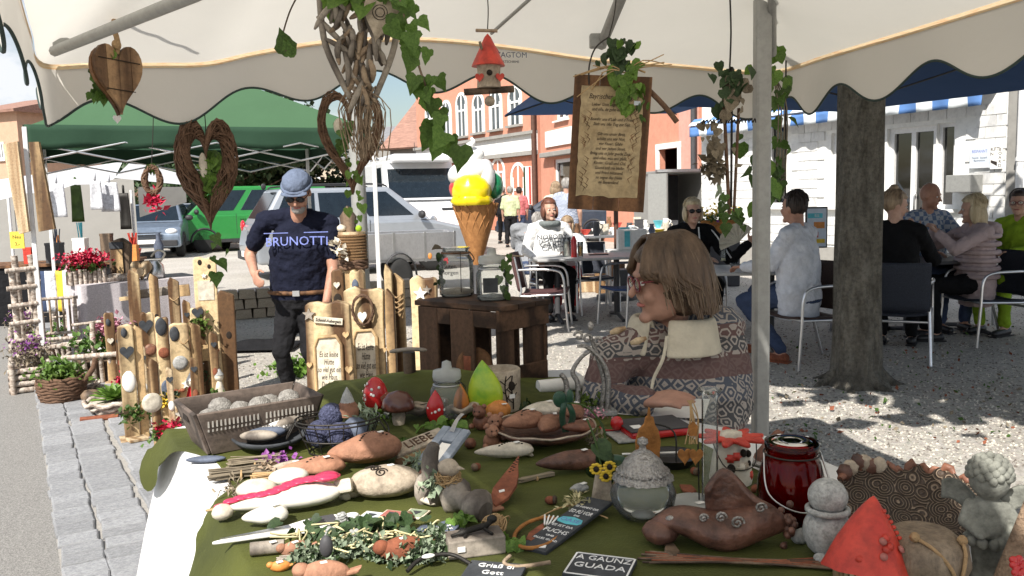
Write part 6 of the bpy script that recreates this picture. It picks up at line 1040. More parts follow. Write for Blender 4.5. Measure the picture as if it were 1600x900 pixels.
for nm, px, py, lab, sc_ in (('birch_planter', 40, 548, 'birch stick planter further up the road', .9), ('dark_wicker_basket', 72, 560, 'wicker basket behind the ladder rack', .8), ('birch_basket', 118, 556, 'birch slat basket beside the birch chair', .8), ('log_planter', 22, 500, 'log planter of red flowers at the far kerb', 1.), ('birch_chair', 68, 520, 'birch stick chair farther up the kerb', .9), ('bark_bowl', 128, 612, 'birch bark bowl left of the coconut shell', .7)):
    c = copy_tree(bpy.data.objects[nm]); q = G(px, py); c.location = (q.x, q.y, 0); c.scale = (sc_,)*3; c['label'] = lab
# ================================================================ the craft table
TZ = .80
mat('pale_slot', (.34, .32, .29), .8, bump=0); mat('frame_blue', (.24, .28, .34), .7, col2=(.36, .40, .46), scale=30); mat('mirror', (.9, .9, .9), .03, metal=1, bump=0, var=.01); mat('raffia_pale', (.58, .52, .30), .8); mat('mush_brown', (.10, .035, .025), .3, coat=.4, scale=10); mat('orange_red', (.50, .12, .03), .4, col2=(.62, .26, .04), scale=20, coat=.2); mat('red_lining', (.36, .006, .02), .15, var=.4, scale=14, bump=.1, coat=.8); mat('drift', (.20, .13, .085), .9, col2=(.34, .24, .165), scale=30, bump=1.); mat('satin', (.012, .06, .03), .35, sheen=.3)
POLY = [(-1.0, 2.42), (-.42, 3.08), (.22, 3.12), (.36, 2.5), (.66, 2.2), (.92, 1.42), (1.02, 1.05), (-.26, 1.08), (-.56, 1.62)]
def tz(x, y): return TZ+max(.003, .004+.085*math.exp(-((x+.27)/.36)**2-((y-2.72)/.22)**2)+.006*noise.noise(V(x*5, y*5, 2))+.003*noise.noise(V(x*13, y*13, 7)))
def T(px, py, dz=0.):
    z = TZ+.004
    for _ in range(6): p = G(px, py, z+dz); z = tz(p.x, p.y)
    p.z = z+dz; return p
def sz(px, p): return px*p.y/F
tt = thing('craft_table', 'craft stall table with white cloth in the foreground', 'table', (0, 0, 0)); mb = MB(); n = len(POLY)
mb.add([(x, y, .768) for x, y in POLY]+[(x, y, .797) for x, y in POLY], [list(range(n))[::-1], list(range(n, 2*n))]+[(i, (i+1) % n, n+(i+1) % n, n+i) for i in range(n)][::1]); mb.build('tabletop', 'white_paint', tt)
for x, y in ((-.8, 2.4), (-.35, 2.95), (.15, 2.95), (.6, 2.1), (.9, 1.2), (-.2, 1.2)): MB().box((x, y, .384), (.045, .045, .768)).build('leg', 'alu', tt)
def skirt2(pl, drop, fl, seed, nu=90):
    d = [0]
    for i in range(1, len(pl)): d.append(d[-1]+(Vector(pl[i])-Vector(pl[i-1])).length)
    def fn(a, b):
        s = a*d[-1]; i = 0
        while i < len(pl)-2 and d[i+1] < s: i += 1
        f = (s-d[i])/(d[i+1]-d[i]); p = Vector(pl[i]).lerp(Vector(pl[i+1]), f); t_ = (Vector(pl[i+1])-Vector(pl[i])).normalized(); o = Vector((-t_.y, t_.x)); k = b**.8
        q = p+o*(.002*min(1, b*30)+fl*k*(.55+.45*math.sin(s*13+seed))+.03*k*math.sin(s*29+seed*2)); return V(q.x, q.y, TZ+.0005-drop*b)
    return fn
mb = MB(); mb.add([(x, y, TZ) for x, y in POLY], [list(range(n))[::-1]]); mb.sheet(skirt2([POLY[7], POLY[8], POLY[0], POLY[1], POLY[2], POLY[3], POLY[4], POLY[5], POLY[6]], .66, .15, 1.), 260, 14); mb.build('tablecloth', 'white_cloth', tt)
# green velvet
def velvet():
    m, t, b = nodes('velvet'); L = t.links; N = t.nodes; tc = N.new('ShaderNodeTexCoord'); n1 = N.new('ShaderNodeTexNoise'); n1.inputs['Scale'].default_value = 3.5; n1.inputs['Detail'].default_value = 7; L.new(tc.outputs['Object'], n1.inputs['Vector'])
    r = N.new('ShaderNodeValToRGB'); L.new(n1.outputs[0], r.inputs[0]); e = r.color_ramp.elements; e[0].position = .3; e[0].color = (.026, .031, .003, 1); e[1].position = .72; e[1].color = (.070, .078, .008, 1); L.new(r.outputs[0], b.inputs['Base Color']); b.inputs['Roughness'].default_value = .85
    setin(b, 'Sheen Weight', .25); setin(b, 'Sheen Roughness', .35); setin(b, 'Sheen Tint', (.62, .72, .12, 1)); n2 = N.new('ShaderNodeTexNoise'); n2.inputs['Scale'].default_value = 220; n3 = N.new('ShaderNodeTexNoise'); n3.inputs['Scale'].default_value = 9
    L.new(tc.outputs['Object'], n2.inputs['Vector']); L.new(tc.outputs['Object'], n3.inputs['Vector']); ad = N.new('ShaderNodeMath'); ad.operation = 'MULTIPLY_ADD'; ad.inputs[1].default_value = .12; L.new(n2.outputs[0], ad.inputs[0]); L.new(n3.outputs[0], ad.inputs[2])
    bp = N.new('ShaderNodeBump'); bp.inputs['Strength'].default_value = .5; bp.inputs['Distance'].default_value = .02; L.new(ad.outputs[0], bp.inputs['Height']); L.new(bp.outputs[0], b.inputs['Normal']); MATS['velvet'] = m
velvet()
VL = [(-.2705, 1.074), (-.5715, 1.614), (-1.011, 2.414)]; VR = [(.72, 1.05), (.62, 1.75), (.36, 2.46)]
def vel(a, b):
    def on(pl, b):
        s = b*2; i = min(1, int(s)); return Vector(pl[i]).lerp(Vector(pl[i+1]), s-i)
    l = on(VL, b); r = on(VR, b)
    ins = .06*math.exp(-((b-.74)/.11)**4)
    if a < .10:
        k = 1-a/.10; drop = (.15*math.exp(-((b-.955)/.045)**2)+.40*math.exp(-((b-.38)/.18)**4)+.002)*k; o = .010*min(1, drop*12)+.21*(drop/.66)**.8+.024*k*math.sin(b*52)*min(1, drop*9)
        l = l.lerp(r, ins); return V(l.x-.86*o-.010*(drop > .05), l.y-.5*o, TZ+.004-drop*1.0)
    p = l.lerp(r, ins+(1-ins)*(a-.10)/.90)
    return V(p.x, p.y, tz(p.x, p.y))
mb = MB(); mb.sheet(vel, 150, 110); vo = mb.build('velvet_cloth', 'velvet', None); tag(vo, 'olive green velvet cloth spread over the craft table', 'cloth')
q = solo('velvet_cloth', MB().sheet(lambda a, b: (lambda x, y: V(x, y, tz(x, y)+.0015))(-.64+.92*a+.10*b*math.sin(a*7), 2.36+.62*b-.05*math.sin(a*9)), 80, 50), 'velvet', 'olive velvet draped over the mound below the mushrooms', 'cloth')
random.seed(31)
def put(name, label, cat, px, py, rz=0, **k): p = T(px, py); return thing(name, label, cat, p, rz, **k), p
def tagpaper(t, loc, s=.014, rot=(0, 0, .4)): MB().box((0, 0, 0), (s, s*.7, .0012)).build('price_tag', 'paper', t, loc, rot)
# 1 grey wooden trough with stones
p = T(388, 690); p.x, p.y = -.725, 2.28; ang = R(34); t = thing('wooden_trough', 'dark brown flared wooden trough at the back left of the table', 'trough', (p.x, p.y, tz(p.x, p.y)+.004), ang)
LT_, WT_, HT_ = .165, .105, .115; bt = .78
def side(c0, c1, c2, c3, nm):
    a = [Vector(q) for q in (c0, c1, c2, c3)]; n_ = (a[1]-a[0]).cross(a[3]-a[0]).normalized()*.010; MB().add(a+[q+n_ for q in a], [(3, 2, 1, 0), (4, 5, 6, 7), (0, 1, 5, 4), (1, 2, 6, 5), (2, 3, 7, 6), (3, 0, 4, 7)]).build(nm, 'trough', t, bevel=.002)
B_ = [(-LT_*bt, -WT_*bt, 0), (LT_*bt, -WT_*bt, 0), (LT_*bt, WT_*bt, 0), (-LT_*bt, WT_*bt, 0)]; U_ = [(-LT_, -WT_, HT_), (LT_, -WT_, HT_), (LT_, WT_, HT_), (-LT_, WT_, HT_)]
for i in range(4): side(B_[i], B_[(i+1) % 4], U_[(i+1) % 4], U_[i], 'side_board')
MB().box((0, 0, .006), (LT_*1.56, WT_*1.56, .01)).build('bottom', 'trough', t)
sl_ = (1-bt)*WT_/HT_
for s in (-1, 1):
    mb = MB()
    for k in range(26):
        x = -LT_*.80+k*LT_*1.6/25+(.006 if k > 12 else -.006); 
        for z, h_ in ((.083, .016), (.066, .006)): mb.box((x, s*(WT_*bt+sl_*z+.0114), z), (.0035, .004, h_))
    o = mb.build('lattice_slot', 'hole' if s > 0 else 'pale_slot', t); o['kind'] = 'stuff'
for s in (-1, 1): MB().box((s*(LT_*bt+(1-bt)*LT_/HT_*.085+.0105), 0, .085), (.006, .05, .016)).build('handle_slot', 'hole', t)
M_ = Matrix.Rotation(ang, 3, 'Z'); mat('lotus', (.20, .185, .17), .9, col2=(.42, .40, .37), scale=70, bump=.9)
for k in range(6): v = M_ @ V(-.115+.045*k, .0+.03*((k*5) % 3-1), .075+.012*(k % 2)); solo('stone_ball', MB().ell((0, 0, 0), (.032, .030, .028), fn=blob(1, k, .15, 6)), 'lotus', 'rough grey stone ball in the trough, '+['leftmost', 'second from the left', 'third from the left', 'fourth from the left', 'fifth from the left', 'rightmost'][k], 'stone', V(p.x, p.y, p.z+.006)+v, group='stone balls in the trough'); 
mb = MB()
# 2 dark dish of shells
t, p = put('shell_dish', 'dark dish of silver grey shells in front of the trough', 'dish', 424, 700, .3); MB().lathe([(.04, .002), (.085, .02), (.10, .035), (.094, .037), (.08, .024), (.03, .008)], 28, fn=lambda a, f: 1+.08*math.sin(3*a)*f).build('dish', 'slate', t)
for k in range(5): MB().ell((0, 0, 0), (.05, .016, .014), rot=Matrix.Rotation(.25*k-.3, 3, 'Z') @ Matrix.Rotation(.25, 3, 'X')).build('shell', ('grey_wood', 'slate_blue', 'silver_clay', 'paper', 'grey_wood')[k], t, (-.03+.02*k, -.02+.012*k, .042+.004*k))
# 3 wire basket
t, p = put('wire_basket', 'oval black wire basket of blue crocheted balls', 'basket', 530, 705, .15); rx, ry = .105, .075
for z, k in ((.0, .72), (.035, .85), (.075, 1.0), (.085, 1.02)): MB().tube([(math.cos(a)*rx*k, math.sin(a)*ry*k, z+.004) for a in [2*PI*i/36 for i in range(36)]], .0022, 6, closed=True).build('wire_ring', 'wire', t)
for k in range(18): a = 2*PI*k/18; MB().tube([(math.cos(a)*rx*.72, math.sin(a)*ry*.72, .004), (math.cos(a)*rx*.85, math.sin(a)*ry*.85, .039), (math.cos(a)*rx*1.02, math.sin(a)*ry*1.02, .089)], .0014, 5).build('wire', 'wire', t)
for s in (-1, 1): MB().tube(bez([(s*rx, -.03, .085), (s*(rx+.02), -.03, .05), (s*(rx+.022), .03, .05), (s*rx, .03, .085)], 5), .002, 6).build('handle', 'wire', t)
mat('crochet', (.022, .025, .06), .9, col2=(.09, .10, .18), scale=150, bump=1., bscale=170)
for k, (x, y, z, r, m, l) in enumerate(((-.045, -.01, .05, .036, 'crochet', 'dark blue crocheted ball left in the wire basket'), (.01, -.03, .05, .034, 'crochet', 'dark blue crocheted ball at the front of the wire basket'), (-.02, .02, .09, .032, 'crochet', 'dark blue crocheted ball on top in the wire basket'), (.045, .0, .055, .034, 'slate_blue', 'blue grey crocheted ball right in the wire basket'))): solo('crocheted_ball', MB().ell((0, 0, 0), r, n=20, k=14, fn=blob(1, k, .06, 8)), m, l, 'ball', p+V(x, y, z), group='balls in the wire basket')
mb = MB().lathe([(.028, 0), (.03, .02), (.012, .045), (.001, .06)], 18); t2 = thing('clay_acorn', 'terracotta acorn with pale tip in the wire basket', 'ornament', p+V(.02, .035, .085)); mb.build('nut', 'terracotta', t2); MB().lathe([(.02, .032), (.012, .055), (.001, .075)], 14).build('tip', 'grey_stone', t2); t2 = thing('moss_tuft', 'light green moss tuft in the wire basket', 'moss', p+V(.07, .02, .06)); foliage(t2, (0, 0, .02), (.03, .025, .03), 90, 'leaf_silver', .025, 'long')
# 4 dried bundles
def bundle(name, label, px, py, rz, l, r, m, n=46, head=None):
    t, p = put(name, label, 'dried bundle', px, py, rz); mb = MB()
    for k in range(n): y = random.gauss(0, r*.5); z = abs(random.gauss(r*.5, r*.4)); mb.tube([(-l/2+random.uniform(-.01, .01), y*1.4, z+.004), (0, y*.6, z+.004), (l/2, y*1.2, z*1.1+.004)], random.uniform(.0012, .0026), 4)
    mb.build('stems', m, t)
    if head: h = MB(); leafmass(h, [V(l*.45+random.gauss(0, .02), random.gauss(0, r), r*.6+abs(random.gauss(0, r*.5))) for _ in range(140)], .016, .004); h.build('heads', head, t)
    MB().tube([(0, math.cos(a)*r*.9, r*.55+math.sin(a)*r*.75) for a in [2*PI*i/14 for i in range(14)]], .003, 5, closed=True).build('band', 'raffia', t); return t
bundle('dried_bundle', 'bundle of pinkish dried stems at the left of the table', 378, 748, .25, .13, .016, 'leaf_dry', head='twig_light'); bundle('raffia_bundle', 'sheaf of pale raffia behind the white clay fish', 440, 752, .2, .12, .014, 'raffia'); bundle('lavender_bundle', 'greyish lavender bundle behind the pinkish stems', 400, 730, .15, .12, .014, 'leaf_dry', head='flower_purple')
t, p = put('grey_feather_fish', 'flat slate blue fish at the left edge of the velvet', 'ornament', 322, 722, .1); MB().ell((0, 0, .008), (.05, .014, .008)).build('fish', 'slate_blue', t)
# 5 terracotta hearts
def clayheart(label, px, py, rz, l, w_, h_, m, holes=10, seed=1, cat='clay heart', name='clay_heart'):
    t, p = put(name, label, cat, px, py, rz)
    def fn(q, d):
        f = (d.x+1)/2; k = 1+.10*noise.noise(d*2+V(seed, 0, 0))+.03*noise.noise(d*8+V(seed, 4, 0)); wid = (.30+.85*f**.7) if f < .75 else 1.03; notch = 1-.22*math.exp(-(d.y/.28)**2)*max(0, d.x)**2
        return V(q.x*notch, q.y*wid*k, q.z*(.55+.5*f)*k)
    MB().ell((0, 0, h_*.52), (l/2, w_/2, h_/2), n=32, k=20, fn=lambda q, d: fn(V(q.x, q.y, q.z), d), rot=None).build('heart', m, t)
    for k in range(holes):
        f = k/max(1, holes-1); x = -l*.10+l*.36*f; y = -w_*.18+.25*w_*math.sin(f*3); zz = h_*.52+h_*.5*(.55+.5*((x/(l/2)+1)/2))*math.sqrt(max(.05, 1-(x/(l/2))**2-(y/(w_/2))**2))*.99
        MB().ell((0, 0, 0), (.0035, .0028, .0016), n=8, k=5).build('pierced_hole', 'hole', t, (x, y, zz), (0, -.2, .5*k))
    tagpaper(t, (l*.18, -w_*.15, h_*1.0)); return t
clayheart('large terracotta heart with pierced row in the middle of the table', 572, 728, R(28), .19, .12, .085, 'terracotta', 12); clayheart('flatter terracotta heart left of the large one', 492, 745, R(15), .16, .09, .05, 'terracotta', 8, 3); clayheart('small pale clay heart between raffia and terracotta', 452, 742, R(10), .10, .06, .035, 'stone_tan', 0, 4)
# 6 white clay fish with pink ribbon, pointed heart, speckled shell
t, p = put('clay_fish', 'white glazed clay fish with crimson scalloped fin', 'clay fish', 445, 800, R(24)); l = .245
def fishf(q, d): f = (d.x+1)/2; return V(q.x, q.y*(.22+.95*min(1, f*1.15)), q.z*(.35+.75*f))
MB().ell((0, 0, .028), (l/2, .042, .028), n=26, k=18, fn=fishf).build('body', 'cream_glaze', t); MB().prism([(0, 0), (.035, -.03), (.045, .0), (.03, .045)], .03).build('tail', 'cream_clay', t, (l*.42, 0, .035), (R(70), 0, 0), bevel=.006)
rb = [(-l*.5+l*.9*k/11, .010+.010*math.sin(k), .032+.030*(k/11)**.8) for k in range(12)]; mat('crimson', (.52, .03, .09), .3, coat=.4)
for k, q in enumerate(rb): MB().ell((0, 0, 0), (.017+.006*k/11, .012+.010*k/11, .0045), n=12, k=8).build('scallop', 'crimson', t, q)
MB().ell((0, 0, 0), (.028, .024, .009), fn=blob(1, 3, .25, 8)).build('fin_end', 'crimson', t, (l*.37, .0, .062)); MB().ell((-l*.5, 0, .022), (.022, .02, .016), fn=blob(1, 2, .1, 4)).build('mouth', 'cream_clay', t); MB().tube(bez([(-l*.5, 0, .03), (-l*.62, .03, .02), (-l*.5, .06, .012)], 4), .0025, 5).build('string', 'raffia', t)
clayheart('smooth white pointed clay heart in front of the crimson fish', 417, 822, R(20), .095, .055, .045, 'cream_glaze', 0, 6); t, p = put('speckled_shell', 'cream speckled clay shell behind the crimson fish', 'clay shell', 402, 778, .2); MB().ell((0, 0, .02), (.045, .032, .022), fn=blob(1, 4, .08, 4)).build('shell', 'cream_clay', t)
t, p = put('white_clay_flap', 'white clay flap above the crimson fin', 'clay shard', 452, 765, .3); MB().ell((0, 0, .03), (.045, .03, .02)).build('flap', 'cream_glaze', t)
# 8 stone fish with spirals
t, p = put('stone_fish', 'tan clay stone with dark engraved spirals', 'clay stone', 604, 775, R(10)); MB().ell((0, 0, .034), (.078, .052, .034), n=28, k=18, fn=blob(1, 2, .05, 2)).build('stone', 'stone_tan', t); MB().ell((-.075, .01, .02), (.032, .026, .02), fn=blob(1, 3, .08, 3)).build('head', 'stone_tan', t)
def spiral(c, r, n=24, turns=1.8): return [(c[0]+r*(1-i/n*.85)*math.cos(i/n*turns*2*PI), c[1]+r*(1-i/n*.85)*math.sin(i/n*turns*2*PI), 0) for i in range(n)]
for k, (x, y, r) in enumerate(((-.035, .012, .011), (-.022, -.006, .012), (-.010, -.026, .014))):
    pts = []
    for a in spiral((x, y), r): pts.append((a[0], a[1], .034+.0345*math.sqrt(max(.02, 1-(a[0]/.078)**2-(a[1]/.052)**2))))
    MB().tube(pts, .0016, 5).build('spiral', 'hole', t)
tagpaper(t, (.012, .0, .0695))
# 9 LIEBE plaque and plank; 10 mirror frame
p = T(655, 712); t = thing('word_plaque', 'pale wooden plaque with carved word leaning on a plank', 'plaque', p+V(0, 0, .022), rot=(R(20), R(-8), R(38))); MB().box((0, 0, .012), (.15, .045, .016)).build('plaque', 'stone_tan', t, bevel=.004); text('lettering', 'LIEBE', .036, 'crate', t, (0, 0, .021), rot=(0, 0, 0), ext=.0008)
o = MB().box((0, -.034, -.002), (.17, .03, .026)).build('plank', 'flamed2', t, bevel=.004)
p = T(690, 722); t = thing('mirror_frame', 'pale blue grey wooden frame with mirror tied by wire', 'frame', p+V(0, 0, .03), rot=(R(30), 0, R(-35))); fw, fh = .085, .15
for x, z, a, b in ((-fw/2+.012, 0, .024, fh), (fw/2-.012, 0, .024, fh), (0, -fh/2+.018, fw-.048, .036), (0, fh/2-.024, fw-.048, .048)): MB().box((x, z, 0), (a, b, .012)).build('frame_bar', 'frame_blue', t, bevel=.003)
MB().box((0, -.006, -.002), (fw-.046, fh-.08, .004)).build('mirror', 'mirror', t)
for k in range(4): MB().tube(bez([(-.006+.004*k, fh/2-.02, .01), (-.004+.003*k, fh/2+.01, .02), (-.002+.003*k, fh/2+.035, .02)], 3), .0012, 5).build('wire', 'steel', t)
def sprig(label, px, py, n, r, size=.028, kind='bright', dz=.01): t, p = put('leaf_sprig', label, 'greenery', px, py); leaves(t, [V(random.gauss(0, r), random.gauss(0, r*.7), dz+abs(random.gauss(0, r*.5))) for _ in range(n)], size, kind, .003, V(0, -.5, 1), .8); return t
sprig('green sprig tied above the mirror frame', 690, 672, 26, .022); sprig('green sprig behind the cream clay leaf', 735, 632, 22, .02); sprig('green tuft below the red mushroom', 583, 632, 20, .016, .022)
# 11 driftwood with nest
t, p = put('driftwood_nest', 'gnarled driftwood with straw bird nest and clay bird', 'driftwood', 702, 795, R(-25)); mb = MB(); mb.tube(bez([(-.075, .03, .02), (-.03, .02, .03), (.03, -.005, .028), (.10, -.03, .018)], 6), [.030+.01*math.sin(i*1.3) for i in range(19)], 12); mb.tube(bez([(-.05, .02, .04), (-.06, .03, .09), (-.05, .035, .125)], 4), [.022, .022, .02, .02, .018, .017, .015, .014, .010], 10); mb.build('wood', 'grey_wood', t)
nb = MB()
for k in range(60): a0 = random.uniform(0, 6.3); r = random.uniform(.014, .03); nb.tube([(.0+math.cos(a0+i*.5)*r, math.sin(a0+i*.5)*r, .065+random.uniform(-.012, .014)) for i in range(6)], .0011, 4)
nb.build('nest', 'raffia', t); MB().ell((.002, .0, .088), (.024, .018, .02), fn=blob(1, 3, .08, 3)).build('bird', 'stone_tan', t); MB().lathe([(.006, 0), (.0005, .016)], 8, M=Matrix.Translation((.024, 0, .09)) @ Matrix.Rotation(PI/2, 4, 'Y')).build('beak', 'stone_tan', t); foliage(t, (-.03, -.015, .055), (.02, .015, .015), 60, 'leaf_silver', .018)
# 12 cards
for k, (px, py, m, l) in enumerate(((580, 810, 'sign_blue', 'pale blue little picture card'), (612, 808, 'lips', 'rose little picture card'), (650, 806, 'leaf_silver', 'pale green little picture card'))):
    t, p = put('picture_card', l+' lying on the velvet', 'card', px, py, R(-20)); MB().box((0, 0, .004), (.045, .045, .003)).build('card', 'parchment', t); MB().box((0, 0, .0062), (.037, .037, .0012)).build('picture', m, t); MB().prism([(-.01, -.008), (.01, -.008), (.004, .010)], .0008, Matrix.Translation((0, 0, .0074)) @ Matrix.Rotation(PI/2, 4, 'X')).build('motif', 'slate', t)
# 13 garden stake with chalkboard
t, p = put('chalkboard_stake', 'white edged pointed stake with small chalkboard', 'stake', 470, 832, R(24)); T0 = Matrix.Translation((0, 0, .010)) @ Matrix.Rotation(-PI/2, 4, 'X'); out = [(-.165, 0), (-.02, -.018), (.015, -.03), (.075, -.03), (.085, -.016), (.115, -.016), (.12, 0), (.115, .016), (.085, .016), (.075, .03), (.015, .03), (-.02, .018)]
MB().prism(out, .008, T0).build('rim', 'white_paint', t, bevel=.002); MB().box((.045, 0, .0165), (.048, .040, .004)).build('chalkboard', 'dark_grey', t); MB().prism([(-.15, 0), (-.02, -.008), (-.02, .008)], .003, Matrix.Translation((0, 0, .0155)) @ Matrix.Rotation(-PI/2, 4, 'X')).build('inlay', 'steel', t); MB().ell((.10, 0, .017), (.016, .008, .005)).build('knob', 'white_paint', t)
# 14 green garland and clay pieces at the front
t, p = put('ivy_garland', 'dark green leaf garland on the velvet at the front', 'garland', 545, 838); leaves(t, [V(random.gauss(.02, .055), random.gauss(0, .022), .012+abs(random.gauss(0, .012))) for _ in range(70)], .032, 'dark', .003, V(0, -.4, 1), .8)
t, p = put('silver_garland', 'grey green boxwood garland curling along the front edge', 'garland', 590, 880); mb = MB(); arc = bez([(-.14, -.0, .01), (-.05, .035, .014), (.05, .0, .012), (.11, .03, .012), (.085, .075, .012)], 14); leafmass(mb, [q for q in arc for _ in range(34)], .013, .010, 'heart'); o = mb.build('leaves', 'leaf_silver', t); mb = MB(); leafmass(mb, [q for q in arc for _ in range(16)], .014, .011); mb.build('dark_leaves', 'leaf_dark', t)
t, p = put('raffia_curls', 'pale yellow raffia curls on the green garlands', 'raffia', 525, 855); mb = MB()
for k in range(22):
    c = V(random.uniform(-.12, .16), random.uniform(-.05, .05), .02); mb.tube(bez([c+V(random.uniform(-.035, .035), random.uniform(-.03, .03), random.uniform(-.008, .014)) for _ in range(4)], 4), .0018, 4)
mb.build('curls', 'raffia_pale', t)
def birdpiece(label, px, py, rz, s, m='terracotta'):
    t, p = put('clay_bird', label, 'clay bird', px, py, rz); MB().ell((0, 0, s*.3), (s*.62, s*.36, s*.32), n=22, k=14, fn=lambda q, d: V(q.x, q.y*(1-.45*abs(d.x)), q.z)).build('body', m, t); MB().ell((-s*.55, 0, s*.42), (s*.22, s*.17, s*.19)).build('head', m, t); MB().prism([(0, 0), (s*.5, s*.12), (s*.42, -.03*s), (.1*s, -.1*s)], s*.22).build('tail', m, t, (s*.40, 0, s*.32), bevel=.003); tagpaper(t, (0, -.004, s*.615), .011); return t
birdpiece('small terracotta bird at the left of the garlands', 462, 868, .4, .045); birdpiece('brown terracotta bird on the boxwood garland', 630, 875, .3, .07, 'rust_red'); birdpiece('terracotta bird cut by the front edge of the picture', 508, 915, .1, .07); birdpiece('small orange clay bird by the garland', 438, 892, .2, .03, 'orange')
t, p = put('wood_chip', 'short grey brown wood chip left of the terracotta bird', 'wood', 418, 868, .1); MB().tube([(-.03, 0, .014), (.03, .006, .014)], .013, 9).build('chip', 'grey_wood', t); tagpaper(t, (.012, -.004, .0275), .012); bundle('small_root', 'thin mossy root before the terracotta bird', 480, 875, .15, .09, .008, 'grey_wood', 12)
for k, (px, py) in enumerate(((535, 825), (518, 848), (555, 852))): t, p = put('pine_cone', ['grey pine cone above the garland', 'grey pine cone in the middle of the garland', 'grey pine cone at the right of the garland'][k], 'pine cone', px, py, k); mb = MB(); [mb.ell((math.cos(i*2.4)*.010*(1-i/60), math.sin(i*2.4)*.010*(1-i/60), .006+i*.0007), (.006, .005, .003), n=8, k=5) for i in range(34)]; mb.build('cone', 'grey_stone', t)
t, p = put('cream_clay_shell', 'small cream ribbed shell on the garland', 'shell', 582, 848, .2); MB().ell((0, 0, .01), (.03, .018, .010), fn=lambda q, d: q*(1+.06*math.sin(d.x*30))).build('shell', 'stone_tan', t); t, p = put('black_pebble', 'black pebble on the front terracotta bird', 'pebble', 512, 897); MB().ell((0, 0, .05), (.012, .010, .02)).build('pebble', 'dark_grey', t)
# 15 slate signs, block
def sign(label, px, py, rz, w_, h_, lines, m='slate', ink='white_ink', dz=.006, name='slate_sign', frame=None, heartshape=False, tilt=0.):
    p = T(px, py); t = thing(name, label, 'sign', p+V(0, 0, dz), rot=(tilt, 0, rz))
    if heartshape: MB().prism(heart(w_, h_), .007, Matrix.Rotation(-PI/2, 4, 'X')).build('plate', m, t, bevel=.001)
    else: MB().box((0, 0, 0), (w_, h_, .008)).build('plate', m, t, bevel=.0015)
    if frame:
        for x, y, a, b in ((-w_/2+.003, 0, .003, h_-.006), (w_/2-.003, 0, .003, h_-.006), (0, -h_/2+.003, w_-.009, .003), (0, h_/2-.003, w_-.009, .003)): MB().box((x, y, .0045), (a, b, .001)).build('frame_line', ink, t)
    for (tx, y, s, ik) in lines: text('lettering', tx, s, ik, t, (0, y, .0046), rot=(0, 0, 0), ext=.0004, fit=w_*.88)
    return t
t = sign('long slate sign with white and turquoise capitals', 888, 830, R(-36), .058, .245, [('ES KOMMT DIR', .072, .011, 'white_ink'), ('SO FÜ VOR', .048, .020, 'white_ink'), ('DIE', .031, .008, 'white_ink'), ('OASE', .008, .018, 'blue_ink'), ('ES IST DA', -.020, .011, 'white_ink'), ('FUCHS', -.044, .020, 'white_ink'), ('UND', -.064, .008, 'white_ink'), ('OLLES GUAD', -.080, .009, 'white_ink')], tilt=R(4), dz=.014)
MB().prism([(-.027, -.004), (-.022, .010), (0, .016), (.022, .010), (.027, -.004), (.022, -.012), (0, -.016), (-.022, -.012)], .0008, Matrix.Translation((0, .008, .0042)) @ Matrix.Rotation(-PI/2, 4, 'X')).build('turquoise_badge', 'cyan_ink', t); tagpaper(t, (.012, -.108, .0048), .014)
sign('black sign with large white capitals cut by the picture edge', 938, 893, R(-20), .11, .09, [('A GAUNZ', .026, .026, 'white_ink'), ('GUADA', -.005, .026, 'white_ink')], frame=True); sign('dark slate sign with white script cut by the picture edge', 772, 900, R(-14), .10, .07, [('Griaß di', .016, .020, 'white_ink'), ('Gott', -.01, .020, 'white_ink')]); sign('blue slate heart sign with pale writing', 690, 835, R(25), .085, .08, [('Schön dass', .012, .011, 'white_ink'), ('du da bist', -.004, .011, 'white_ink')], m='slate_blue', heartshape=True)
t, p = put('wood_block', 'weathered wooden block with black iron gecko', 'wooden block', 742, 862, R(14)); MB().box((0, 0, .018), (.105, .055, .034)).build('block', 'grey_wood_x', t, bevel=.003); mb = MB(); mb.tube(bez([(-.045, -.012, .040), (-.01, -.005, .044), (.02, .005, .045), (.035, .018, .046)], 5), [.003]*3+[.006]*8+[.005]*5, 8); [mb.tube([(x, 0, .042), (x+dx, s*.02, .038)], .003, 5) for x, dx in ((-.01, -.012), (.018, .012)) for s in (-1, 1)]; mb.build('gecko', 'iron', t); MB().ell((.038, .02, .05), (.010, .008, .008)).build('gecko_head', 'iron', t); tagpaper(t, (-.03, -.03, .02), .014, (PI/2, 0, 0))
t, p = put('twine_ball', 'tangle of pale twine beside the wooden block', 'twine', 775, 838); mb = MB()
for k in range(34): a0 = random.uniform(0, 6); c = V(random.gauss(0, .006), random.gauss(0, .006), .020); ax = Matrix.Rotation(random.uniform(0, 3), 3, 'X') @ Matrix.Rotation(random.uniform(0, 3), 3, 'Y'); mb.tube([c+ax @ V(math.cos(a)*.020, math.sin(a)*.020, 0) for a in [2*PI*i/14 for i in range(14)]], .0013, 4, closed=True)
mb.build('twine', 'raffia', t); t, p = put('black_sunglasses', 'black wire spectacles with white beads at the front edge', 'wire', 690, 893, .3); MB().tube(bez([(-.06, 0, .01), (-.03, .02, .02), (.02, .02, .02), (.05, -.01, .01)], 5), .004, 6).build('wire', 'iron', t); MB().ell((-.02, .012, .026), (.012, .005, .004)).build('bead', 'paper', t)
